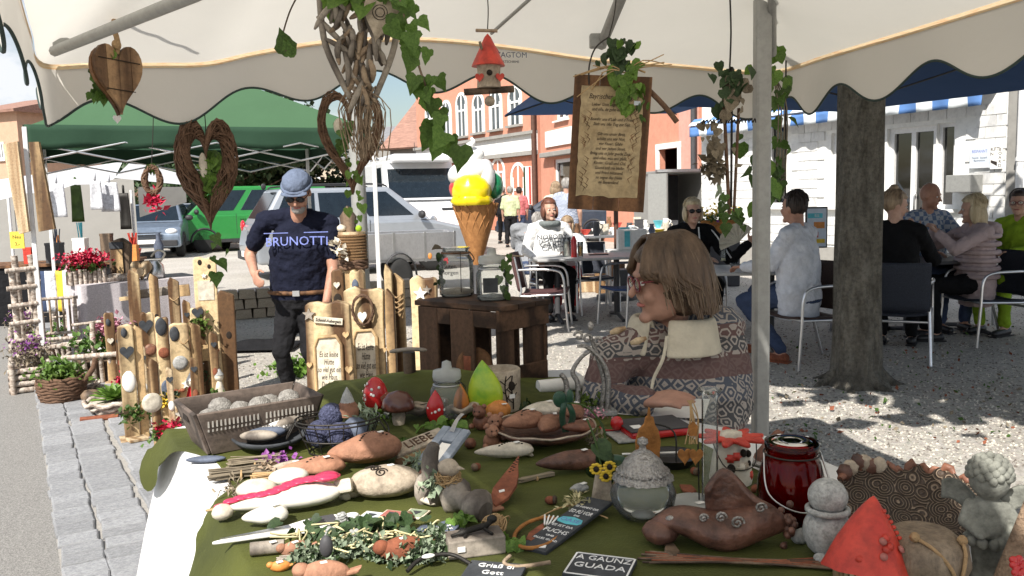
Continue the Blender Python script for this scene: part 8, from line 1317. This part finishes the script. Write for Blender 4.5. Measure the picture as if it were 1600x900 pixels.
# 38 patterned clay bowl and round pot
t, p = put('ring_bowl', 'boat-shaped clay bowl stamped with rings and frilled rim', 'bowl', 1420, 842, R(-14)); 
def shell(a, b): q = (a-.5)*2; bb = (b-.5)*2; k = max(.06, 1-.92*q*q)**.5; e = (bb+1)/2; return V(q*.128+.01*bb, bb*.068*k+.008*math.sin(q*6), .020+.012*bb*bb+.082*e**1.5*(.45+.55*k)+.016*q*q+.006*math.sin(q*16)*e**3)
def ringpat():
    m, t_, b = nodes('ringclay'); L = t_.links; N = t_.nodes; tc = N.new('ShaderNodeTexCoord'); vo_ = N.new('ShaderNodeTexVoronoi'); vo_.inputs['Scale'].default_value = 32; L.new(tc.outputs['Object'], vo_.inputs['Vector']); mu = N.new('ShaderNodeMath'); mu.operation = 'MULTIPLY'; mu.inputs[1].default_value = 42; sn = N.new('ShaderNodeMath'); sn.operation = 'SINE'; L.new(vo_.outputs['Distance'], mu.inputs[0]); L.new(mu.outputs[0], sn.inputs[0]); r = N.new('ShaderNodeValToRGB'); L.new(sn.outputs[0], r.inputs[0]); e = r.color_ramp.elements; e[0].position = .25; e[0].color = (.06, .04, .028, 1); e[1].position = .75; e[1].color = (.235, .175, .125, 1); L.new(r.outputs[0], b.inputs['Base Color']); b.inputs['Roughness'].default_value = .6; bp = N.new('ShaderNodeBump'); bp.inputs['Distance'].default_value = .003; L.new(sn.outputs[0], bp.inputs['Height']); L.new(bp.outputs[0], b.inputs['Normal']); MATS['ringclay'] = m
ringpat(); MB().sheet(shell, 44, 22).build('shell', 'ringclay', t, solid=.007); mb = MB(); mb.tube([shell(i/40, 1.)+V(0, 0, .006*math.sin(i*1.9)) for i in range(41)], [.006+.003*math.sin(i*1.3) for i in range(41)], 8); mb.build('frilled_rim', 'terracotta_dark', t); [MB().ell(shell(.04+.05*k, .98)+V(0, 0, .012), (.014, .010, .016), fn=blob(1, k, .25, 4)).build('clay_curl', 'stone_tan' if k % 2 else 'clay_brown', t) for k in range(6)]; MB().lathe([(.03, 0), (.035, .02), (.05, .032)], 20).build('foot', 'clay_brown', t); MB().ell(shell(.97, .4), (.016, .014, .012)).build('spout', 'rust_red', t)
t, p = put('rope_pot', 'round brown pot with rope handles beside the red cone', 'pot', 1440, 915); mat('potbrown', (.17, .125, .085), .55, col2=(.26, .20, .14), scale=50, stretch=(1, 1, .2), bump=.3); MB().lathe([(.035, 0), (.06, .015), (.072, .045), (.066, .075), (.045, .092), (.038, .094)], 34).build('pot', 'potbrown', t); MB().tube(bez([(-.03, -.035, .096), (-.01, -.055, .085), (.01, -.07, .06), (.02, -.074, .03)], 6), .0032, 6).build('rope', 'rope', t); MB().tube(bez([(.045, -.035, .088), (.04, -.055, .075), (.03, -.068, .05), (.022, -.074, .03)], 6), .0032, 6).build('rope', 'rope', t); [MB().ell(q, .008, fn=blob(1, 3, .2, 6)).build('knot', 'rope', t) for q in ((-.03, -.035, .097), (.045, -.035, .09))]
# 39 cherub
t, p = put('cherub_figure', 'grey cement cherub with wings and bowed curly head', 'figurine', 1540, 905, R(-25)); mb = MB(); mb.lathe([(.030, 0), (.030, .012), (.022, .02)], 20); mb.cap((-.008, 0, .02), (-.010, .0, .07), .012, .016); mb.cap((.012, 0, .02), (.012, 0, .07), .012, .016); mb.ell((0, 0, .105), (.030, .026, .040)); mb.ell((0, -.01, .095), (.028, .024, .022)); mb.ell((.0, -.004, .172), (.031, .033, .034)); mb.cap((.026, 0, .125), (.046, -.006, .095), .010, .009); mb.cap((.046, -.006, .095), (.030, -.030, .082), .009, .008); mb.cap((-.026, 0, .125), (-.036, -.015, .10), .010, .009); mb.cap((-.036, -.015, .10), (-.012, -.032, .085), .009, .008); mb.cap((0, 0, .135), (0, 0, .15), .014, .014); mb.cap((.02, -.02, .072), (.075, -.012, .078), .012, .007)
mb.build('body', 'cement', t, remesh=.0032, smooth_it=2); mb = MB(); [mb.ell((math.cos(i*2.4)*.030*math.sqrt(1-(i/60)**2), -.004+math.sin(i*2.4)*.032*math.sqrt(1-(i/60)**2), .176+.034*(i/60)), .0075, n=8, k=6) for i in range(56)]; mb.build('curls', 'cement', t)
for s in (-1, 1): MB().sheet(lambda a, b: V(s*(.012+.055*a), .024+.012*a, .125+.03*math.sin(a*2.2)-.045*b*(1-.3*a)), 10, 8).build('wing', 'cement', t, solid=.007)
for k in range(10): a = 2*PI*k/10; MB().ell((math.cos(a)*.028, math.sin(a)*.024-.004, .070), (.009, .008, .010), n=10, k=6).build('skirt_petal', 'cement', t)
# 40 driftwood at the right edge with red rose
t, p = put('bark_piece', 'pitted brown driftwood piece with red rose at the right edge', 'driftwood', 1592, 935, R(10)); MB().sheet(lambda a, b: (lambda q: V(math.cos(q)*(.045-.036*b)*(1+.2*math.sin(3*q))+.018*b, math.sin(q)*(.035-.028*b), .165*b))(a*2*PI), 30, 16).build('wood', 'drift', t)
mb = MB(); [mb.ell((-.036+.010*math.cos(i*2.4)*(.4+i/16), -.040+.006*math.sin(i*2.4), .072+.010*math.sin(i*2.4)*(.4+i/16)), (.007, .005, .006), n=8, k=6) for i in range(16)]; mb.build('rose', 'red_gloss', t); tagpaper(t, (-.014, -.040, .045), .020, (PI/2, .9, 0)); [MB().ell((.02*math.cos(k*2.1), -.028, .03+.02*k), (.004, .004, .003)).build('pit', 'hole', t) for k in range(5)]
# 41 sunflowers, 42 twigs
t, p = put('sunflower_posy', 'small posy of yellow daisies in a cream clay pocket', 'posy', 940, 785); MB().prism([(-.022, 0), (.024, .0), (.02, .05), (.008, .075), (-.012, .06)], .02).build('pocket', 'stone_tan', t, (0, 0, .003), bevel=.005)
for k, (x, z) in enumerate(((-.012, .078), (.008, .062), (.016, .082))): f = MB().lathe([(.006, 0), (.006, .003), (.001, .005)], 12, M=Matrix.Rotation(PI/2, 4, 'X')).build('flower_centre', 'hole', t, (x, -.016, z)); [MB().ell((math.cos(a)*.0095, 0, math.sin(a)*.0095), (.0055, .0015, .0035), n=8, k=5, rot=None).build('petal', 'flower_yellow', f) for a in [2*PI*i/9 for i in range(9)]]
leaves(t, [V(.02+random.gauss(0, .02), .02, .08+random.gauss(0, .02)) for _ in range(10)], .04, 'dark', .004); MB().tube(bez([(0, 0, .08), (-.01, .02, .13), (-.025, .04, .17)], 5), .0022, 5).build('stem', 'leaf', t)
t, p = put('satin_bow', 'dark green satin bow behind the silver lidded bowl', 'ribbon', 975, 735); MB().ell((-.02, 0, .02), (.03, .014, .018)).build('loop', 'satin', t); MB().ell((.025, .01, .018), (.026, .012, .016)).build('loop', 'satin', t)
t, p = put('twig_bundle', 'thin brown twigs lying along the front of the velvet', 'twigs', 1160, 885, R(-9)); [MB().tube(bez([(-.16+random.uniform(-.02, .02), random.gauss(0, .010), .008), (0, random.gauss(0, .008), .010), (.16+random.uniform(-.03, .03), random.gauss(0, .012), .010)], 4), .0022, 5).build('twig', 'bark' if k % 2 else 'rust_red', t) for k in range(16)]
sprig('green sprig beside the large terracotta heart', 628, 700, 16, .016, .024, 'heart'); sprig('bright sprig at the slate heart sign', 720, 822, 16, .014, .022); sprig('dark sprig behind the bowl of hearts', 812, 640, 18, .02, .026, 'dark'); sprig('yellow green sprig near the wicker ring', 800, 858, 14, .012, .02)
clayheart('little terracotta heart at the driftwood nest', 665, 748, R(40), .05, .04, .026, 'terracotta_dark', 3, 21); clayheart('small cream heart right of the picture cards', 672, 790, R(-10), .045, .035, .022, 'cream_clay', 0, 22); clayheart('small grey stone heart in front of the posy', 905, 770, R(20), .045, .035, .022, 'grey_stone', 0, 23)
bundle('reed_bundle', 'thin reed bundle behind the rusty feather', 838, 750, .5, .09, .007, 'leaf_dry', 16); bundle('straw_bundle', 'straw bundle under the slate heart sign', 655, 845, -.2, .08, .008, 'raffia_pale', 18)
for k, (px, py) in enumerate(((668, 690), (745, 735), (1085, 742), (860, 788), (1180, 770), (640, 815))): t, p = put('acorn', ['brown acorn by the word plaque', 'brown acorn left of the white clay drop', 'brown acorn by the glass tube', 'brown acorn above the slate sign', 'brown acorn by the daisy roof house', 'brown acorn by the picture cards'][k], 'acorn', px, py, k); MB().ell((0, 0, .009), (.012, .009, .009)).build('nut', 'rust_red', t); MB().ell((-.009, 0, .010), (.006, .0095, .0095)).build('cap', 'bark', t)
for k, (px, py, kd_, m, lab) in enumerate(((560, 690, 0, 'stone_tan', 'rough tan pebble between wire basket and terracotta heart'), (648, 735, 1, 'leaf_silver', 'grey green tuft beside the mirror frame'), (735, 700, 0, 'terracotta_dark', 'dark clay pebble left of the clay bears'), (820, 712, 2, 'cream_clay', 'cream clay shard behind the rusty feather'), (700, 655, 2, 'stone_tan', 'tan clay shard above the mirror frame'), (930, 700, 1, 'leaf_dry', 'dry tuft behind the mauve clay drop'), (1000, 718, 0, 'slate', 'dark pebble left of the rusty flame'), (1075, 770, 2, 'rust_red', 'rusty shard by the frosted glass foot'), (900, 800, 1, 'raffia_pale', 'straw tuft beside the long slate sign'), (765, 800, 2, 'terracotta', 'terracotta shard left of the rusty feather'), (1250, 848, 0, 'grey_stone', 'grey pebble in front of the red lantern'), (1050, 868, 2, 'bark', 'bark shard before the brown clay fish'), (540, 780, 0, 'cream_clay', 'cream pebble left of the engraved stone'), (365, 775, 1, 'leaf_dry', 'dry flower tuft on the white cloth'), (620, 660, 1, 'moss', 'moss tuft before the brown mushroom'), (860, 640, 2, 'grey_wood', 'grey wood shard before the paper roll'))):
    t, p = put(('pebble', 'dried_tuft', 'clay_shard')[kd_], lab, ('pebble', 'tuft', 'shard')[kd_], px, py, k*.7)
    if kd_ == 0: MB().ell((0, 0, .012), (.02, .015, .013), fn=blob(1, k, .22, 3)).build('stone', m, t)
    elif kd_ == 1: mb = MB(); leafmass(mb, [V(random.gauss(0, .014), random.gauss(0, .01), .012+abs(random.gauss(0, .01))) for _ in range(60)], .022, .003, 'long'); mb.build('leaves', m, t)
    else: MB().prism([(-.03, -.008), (.0, -.014), (.032, -.004), (.02, .012), (-.012, .014)], .008, Matrix.Translation((0, 0, .008)) @ Matrix.Rotation(-PI/2+.15, 4, 'X')).build('shard', m, t, bevel=.003)
# ================================================================ things hanging from the canopy
def hang(a, b, t, m='wire', r=.0018): MB().tube(bez([a, (Vector(a)+Vector(b))/2+V(.004, 0, 0), b], 4), r, 5).build('hanger', m, t)
Y = 2.55; c = P(186, 125, Y); t = thing('plank_heart', 'wooden plank heart on a thick rope at the upper left', 'hanging heart', c, R(56)); out = heart(.150, .20); 
for k in range(4):
    x0, x1 = -.076+k*.038, -.076+(k+1)*.038-.0012; 
    def clip(o, x0, x1):
        for s, xv in ((1, x0), (-1, x1)):
            r_ = []
            for i in range(len(o)):
                a, b = o[i], o[(i+1) % len(o)]; ia, ib = s*(a[0]-xv) >= 0, s*(b[0]-xv) >= 0
                if ia: r_.append(a)
                if ia != ib: f = (xv-a[0])/(b[0]-a[0]); r_.append((xv, a[1]+f*(b[1]-a[1])))
            o = r_
            if len(o) < 3: return o
        return o
    q = clip(out, x0, x1)
    if len(q) > 2: MB().prism(q, .016, y0=-.008).build('strip', 'heart_wood', t, (0, random.uniform(-.002, .002), 0), bevel=.0015)
for z in (.055, -.03): MB().box((0, -.0095, z), (.13 if z > 0 else .09, .002, .0025), ry=.06).build('saw_line', 'hole', t)
MB().prism([(x*1.02, z-.006) for x, z in out], .014, y0=.010).build('back_heart', 'board_brown', t, bevel=.002); rp_ = [V(.004*math.sin(i*1.1), .004*math.cos(i*1.1), .075+.016*i) for i in range(24)]; MB().tube(rp_, .008, 8).build('rope', 'rope', t); MB().ell((0, 0, .10), (.014, .012, .016)).build('knot', 'rope', t); leaves(t, [V(-.05+random.gauss(0, .008), .03, -.01+random.gauss(0, .03)) for _ in range(26)], .030, 'ivy', .006); leaves(t, [V(-.02+random.gauss(0, .01), .0, .08) for _ in range(6)], .028, 'bright', .006)
MB().prism(heart(.024, .024), .004).build('silver_heart', 'alu', t, (-.015, 0, -.115))
def vine(name, label, c, w_, h_, thick, m, n=60, seed=1, rz=0, pt=True, r=.0028):
    random.seed(seed); t = thing(name, label, 'vine heart', c, rz); o = [V(x, 0, z) for x, z in heart(w_, h_, 36)] if pt else [V(math.sin(2*PI*i/36)*w_/2, 0, math.cos(2*PI*i/36)*h_/2) for i in range(36)]; mb = MB()
    for k in range(n):
        ph = random.uniform(0, 6.28); tw = random.choice((2, 3, -2, 4)); rr = thick*random.uniform(.3, 1.0); i0 = random.randint(0, 35); L_ = random.randint(14, 36); pts = []
        for i in range(L_):
            p_ = o[(i0+i) % 36]; rad = p_.normalized() if p_.length > 1e-6 else V(0, 0, 1); a = ph+tw*2*PI*i/36; pts.append(p_+rad*rr*math.cos(a)+V(0, rr*math.sin(a), 0))
        mb.tube(pts, r*random.uniform(.6, 1.2), 5)
    mb.build('vines', m, t); return t
c = P(324, 272, 2.95); t = vine('vine_heart', 'big dark brown vine heart with green leaves and white drop', c, .150, .31, .036, 'twig', 210, 2, R(20)); leaves(t, [V(random.gauss(.01, .02), -.01, -.0+random.gauss(-.01, .045)) for _ in range(34)], .042, 'bright', .006); leaves(t, [V(.03+random.gauss(0, .015), -.01, random.gauss(0, .04)) for _ in range(14)], .045, 'ivy', .006); MB().ell((-.012, -.02, .03), (.014, .008, .042)).build('white_drop', 'cream_clay', t); hang((0, 0, .07), (0, 0, .27), t); leaves(t, [V(.02, 0, -.20-.02*k) for k in range(8)], .045, 'ivy', .014)
c = P(238, 282, 3.4); t = vine('small_wreath', 'small dark wreath with red ribbon left of the vine heart', c, .055, .10, .012, 'twig', 60, 4, .3, pt=False); flowers(t, (0, 0, -.085), (.03, .01, .04), 60, 'flower_red', .03); leaves(t, [V(random.gauss(0, .012), 0, .06) for _ in range(8)], .03, 'ivy', .004); hang((0, 0, .05), P(238, 100, 3.4)-c, t)
c = P(548, 222, 2.75); t = vine('willow_heart', 'slim willow heart hanging below the driftwood heart', c, .185, .30, .016, 'twig', 70, 6, R(-4)); hang((0, 0, .08), (0, 0, .26), t, 'bark', .003); leaves(t, [V(random.gauss(-.02, .012), -.01, .02+random.gauss(0, .03)) for _ in range(14)], .035, 'ivy', .006); leaves(t, [V(.01+random.gauss(0, .012), -.01, -.06-.012*k) for k in range(16)], .026, 'bright', .006); MB().ell((-.035, -.01, .05), (.016, .008, .025)).build('cream_shard', 'cream_clay', t)
c = P(563, 72, 2.2); t = thing('driftwood_heart', 'large driftwood and raffia heart at the top of the picture', 'driftwood heart', c, .15); random.seed(77)
def inh(): 
    while True:
        x, z = random.uniform(-.095, .095), random.uniform(-.14, .12)
        if abs(x) < .092*max(0, (z+.15)/.27)**.7: return x, z
for k in range(70):
    x, z = inh(); a = random.gauss(0, .45); l = random.uniform(.04, .11); MB().tube(bez([V(x-math.sin(a)*l/2, random.uniform(-.02, .02), z-math.cos(a)*l/2), V(x+random.gauss(0, .006), random.uniform(-.025, .02), z), V(x+math.sin(a)*l/2, random.uniform(-.02, .02), z+math.cos(a)*l/2)], 3), [.003, .006, .0075, .008, .0075, .006, .003], 7).build('stick', ('grey_wood', 'twig_light', 'grey_wood')[k % 3], t)
for s in (-1, 1): MB().tube(bez([(s*.095, 0, .12), (s*.085, 0, .0), (s*.03, 0, -.13)], 6), .008, 8).build('side_stick', 'grey_wood', t)
mb = MB()
for k in range(70): a = random.gauss(0, .25); mb.tube(bez([V(random.gauss(0, .018), random.gauss(0, .012), -.10), V(random.gauss(0, .02)+a*.05, random.gauss(0, .012), -.16), V(random.gauss(0, .012)+a*.06, random.gauss(0, .01), -.25-random.random()*.04)], 3), .0014, 4)
mb.build('raffia_tail', 'twig_light', t); MB().prism([(x, z) for x, z in heart(.09, .12)], .010).build('clay_heart', 'stone_tan', t, (.052, -.03, .06), (.1, .25, 0), bevel=.002); [MB().tube([(.052+math.cos(a)*r_, -.038, .075+math.sin(a)*r_) for a in [2*PI*i/20 for i in range(20)]], .001, 5, closed=True).build('engraved_ring', 'hole', t) for r_ in (.018, .011)]; hang((0, 0, .12), (0, 0, .35), t, 'rope', .004)
leaves(t, [V(random.uniform(-.09, .09), -.02, .13+random.gauss(0, .012)) for _ in range(16)], .06, 'bright', .008)
pts = bez([P(622, -10, 2.15), P(642, 60, 2.15), P(660, 120, 2.14), P(682, 175, 2.13), P(698, 228, 2.12)], 8); t = thing('ivy_strand', 'long ivy strand trailing right of the driftwood heart', 'ivy', pts[0]); MB().tube([q-pts[0] for q in pts], .0028, 6).build('stem', 'bark', t); random.seed(12); leaves(t, [q-pts[0]+V(random.gauss(0, .016), -.012, random.gauss(0, .006)) for q in pts for _ in range(1)], .052, 'ivy_lit', .012, V(0, -1, .15), .5)
c = P(448, 80, 2.3); t = thing('single_ivy_leaf', 'single ivy leaf hanging on a bent wire', 'leaf', c); MB().tube(bez([V(0, 0, 0), P(440, 65, 2.3)-c, P(452, 20, 2.3)-c, P(470, -15, 2.3)-c], 5), .0022, 5).build('wire', 'bark', t); mesh_part('leaf', LEAF['ivy'], t, (0, 0, 0), (R(80), R(12), R(185)), .062); [mesh_part('leaf', LEAF['ivy'], t, (.006*k, .003, -.01), (R(70), R(-20+30*k), R(175)), .045) for k in (0, 1)]
# birdhouse with red cone
c = P(763, 100, 2.6); t = thing('hanging_bird_house', 'little clay bird house with red cone roof on a twig', 'bird house', c, .1); MB().lathe([(.036, -.070), (.034, -.03), (.036, .002)], 24, fn=lambda a, f: 1+.03*math.sin(3*a+f*2)).build('wall', 'stone_tan', t); MB().lathe([(.050, -.006), (.048, .0), (.026, .045), (.010, .078), (.001, .088)], 28, fn=lambda a, f: 1+.04*math.sin(3*a)).build('roof', 'hat_red', t); MB().lathe([(.009, 0), (.008, .006), (.001, .007)], 12, M=Matrix.Translation((0, -.036, -.03)) @ Matrix.Rotation(PI/2, 4, 'X')).build('entrance', 'hole', t)
[MB().prism(heart(.026, .026), .006).build('red_heart', 'hat_red', t, (x, -.032, -.045)) for x in (-.030, .031)]; MB().tube(bez([(-.075, 0, -.082), (0, 0, -.078), (.075, 0, -.074)], 4), .0105, 9).build('perch_twig', 'bark', t); MB().lathe([(.016, 0), (.014, .006), (.001, .008)], 16, M=Matrix.Translation((0, -.01, -.11)) @ Matrix.Rotation(PI/2, 4, 'X')).build('clay_pendant', 'stone_tan', t); MB().tube([(0, -.01, -.095), (0, -.01, -.08)], .001, 4).build('string', 'wire', t); MB().tube([(-.035, 0, .098), (.03, 0, .096)], .005, 7).build('top_twig', 'twig_light', t); hang((0, 0, .095), (0, 0, .23), t); MB().tube([(-.02, -.02, .04), (-.026, -.03, .06)], .004, 6).build('roof_leaf', 'leaf_dry', t)
# poem board
c = P(952, 225, 2.5); t = thing('poem_board', 'brown hanging board with parchment poem in dark script', 'sign', c, rot=(R(2), R(4.2), R(-6))); w_, h_ = .222, .385
for k in range(3): MB().box((-w_/2+w_*(k+.5)/3, 0, 0), (w_/3-.0006, .018, h_)).build('plank', 'board_brown', t, bevel=.0012)
pw, ph = .178, .315; po = []
for i in range(20): po.append((-pw/2+random.uniform(-.002, .002), -ph/2+ph*i/19))
for i in range(12): po.append((-pw/2+pw*i/11, ph/2+random.uniform(-.003, .001)))
for i in range(20): po.append((pw/2+random.uniform(-.002, .002), ph/2-ph*i/19))
for i in range(12): po.append((pw/2-pw*i/11, -ph/2+random.uniform(-.003, .003)))
mat('poem_paper', (.42, .31, .17), .8, col2=(.52, .41, .25), scale=12, bump=.1); pp = MB().prism(po, .0018).build('parchment', 'poem_paper', t, (0, -.0105, .005)); text('lettering', 'Bayrischer Haussegen', .021, 'ink', pp, (.004, -.0012, .128), shear=.3, fit=.14)
L9 = ['Lieber Gott, segn unser Haus,', 'und olle, de gehn ein und aus.', '', 'Bewahr uns d’Liab und d’Freid,', 'Steh uns olle Tog zur Seit.', '', 'Gib uns unser Brot,', 'schütz uns vor Not,', 'vor Feuer, Gfahr', 'und vor jedem Streit.', 'Bring uns oi Johr guade Zeit,', 'und olles, was uns gfallt,', 'Kinder, Groß und Oid.', 'Gsund soll ma bleibn', 'und Fried mitanand,', 'so segne des Heim', 'im Bayernland.']
text('lettering', '\n'.join(L9), .0128, 'ink', pp, (.004, -.0012, -.005), shear=.3, space=1.08, fit=.125)
for k in range(46):
    s = -1 if k % 2 else 1; y0 = random.uniform(-.15, .09); x0 = s*random.uniform(.060, .080); MB().tube([(x0, -.0012, y0), (x0-s*.006, -.0014, y0+.012), (x0-s*.004+s*.012, -.0012, y0+.022)], [.0003, .0012, .0002], 4).build('reed_print', 'board_brown', pp)
MB().tube(bez([(-.10, -.004, .19), (-.05, -.02, .205), (.02, -.012, .222), (.09, -.004, .205)], 5), .0028, 6).build('cord', 'raffia', t); MB().tube(bez([(-.068, -.012, .165), (-.07, -.01, .22), (-.055, 0, .27), (-.02, 0, .30)], 6), .0024, 6).build('wire_hook', 'wire', t); MB().tube(bez([(-.03, -.012, .20), (-.06, -.014, .15)], 4), .002, 5).build('cord_end', 'raffia', t); hang((-.02, 0, .30), (-.005, 0, .42), t)
for k in range(9): MB().tube(bez([(.03, -.02, .20), (-.02+random.gauss(0, .03), -.03, .215+random.gauss(0, .012)), (-.06+random.gauss(0, .08), -.03, .20+random.gauss(0, .025))] if k % 2 else [(.03, -.02, .20), (.08, -.03, .225+random.gauss(0, .01)), (.13+random.gauss(0, .015), -.02, .24+random.gauss(0, .015))], 4), .0016, 5).build('raffia_bow', 'raffia', t)
leaves(t, [V(.04+random.gauss(0, .018), -.025, .175+random.gauss(0, .045)) for _ in range(34)], .034, 'bright', .005); leaves(t, [V(.01+random.gauss(0, .025), -.015, .255+random.gauss(0, .018)) for _ in range(30)], .030, 'dark', .005); leaves(t, [V(.09+random.gauss(0, .008), -.015, .12+random.gauss(0, .03)) for _ in range(8)], .03, 'darklong', .004); MB().box((.072, -.013, .118), (.018, .001, .012)).build('price_tag', 'sign_blue', t)
MB().tube(bez([(.095, .012, .165), (.15, .012, .115), (.19, .01, .07)], 4), .008, 7).build('feather_twig', 'twig', t)
# dried bundle on wire beside the pole
c = P(1140, 120, 2.8); t = thing('dried_bouquet', 'hanging dried rose and ivy bouquet on a black iron rod', 'bouquet', c); hang((0, 0, .02), (0, 0, .26), t, 'iron', .003); MB().tube([(.008, 0, .03), (.006, .0, -.42)], .004, 6).build('iron_rod', 'iron', t); MB().tube([(.03, .0, -.1), (.015, .0, -.44)], .005, 6).build('stem', 'twig', t); MB().tube([(-.02, .0, -.05), (.0, 0, -.44)], .006, 6).build('stem', 'twig', t); random.seed(44)
leaves(t, [V(random.gauss(.0, .03), -.012, random.gauss(-.01, .04)) for _ in range(30)], .042, 'dark', .006); leaves(t, [V(random.gauss(.02, .015), -.015, random.gauss(-.07, .03)) for _ in range(16)], .04, 'dry', .006); leaves(t, [V(random.gauss(-.05, .02), -.01, random.gauss(-.20, .03)) for _ in range(26)], .030, 'dry', .006); leaves(t, [V(random.gauss(.0, .02), -.01, random.gauss(-.44, .03)) for _ in range(18)], .036, 'ivy', .006)
mb = MB(); leafmass(mb, [V(random.gauss(-.055, .016), random.gauss(0, .012), random.gauss(-.29, .016)) for _ in range(160)], .030, .004); mb.build('dried_hydrangea', 'leaf_dry', t); mb = MB(); [mb.tube(bez([V(-.09+.011*k, -.004, -.145+random.gauss(0, .004)), V(-.085+.011*k, -.008, -.135), V(-.08+.011*k, 0, -.147)], 3), .0022, 5) for k in range(16)]; mb.build('twisted_wire', 'iron', t)
[leaves(t, [V(-.02+random.gauss(0, .012), 0, -.34-.015*k)], .04, 'silver', .005) for k in range(5)]
# ivy and block on the pole
c = P(1188, 150, 3.13); t = thing('pole_vase', 'reddish wooden tube vase with ivy tied to the canopy pole', 'vase', c); MB().tube([(0, -.01, -.09), (0, -.01, .08)], .030, 14).build('tube', 'board_brown', t); random.seed(50); leaves(t, [V(random.gauss(.02, .025), -.04, .09+random.gauss(0, .03)) for _ in range(16)], .05, 'bright', .008); leaves(t, [V(.06+random.gauss(0, .012), -.03, .06-.022*k) for k in range(20)], .045, 'ivy', .012); leaves(t, [V(-.02+random.gauss(0, .02), -.045, -.10-.03*k) for k in range(9)], .052, 'heart', .010); leaves(t, [V(.02+random.gauss(0, .03), -.045, -.26-.02*k) for k in range(8)], .058, 'bright', .012); [MB().tube(bez([(.03, -.035, .08), (.055+.01*k, -.035, -.05), (.05+.01*k, -.03, -.25-.03*k)], 5), .0025, 5).build('stem', 'leaf_dry', t) for k in range(4)]; MB().tube([(.085, -.02, .12), (.088, -.02, -.36)], .003, 6).build('iron_rod', 'iron', t)
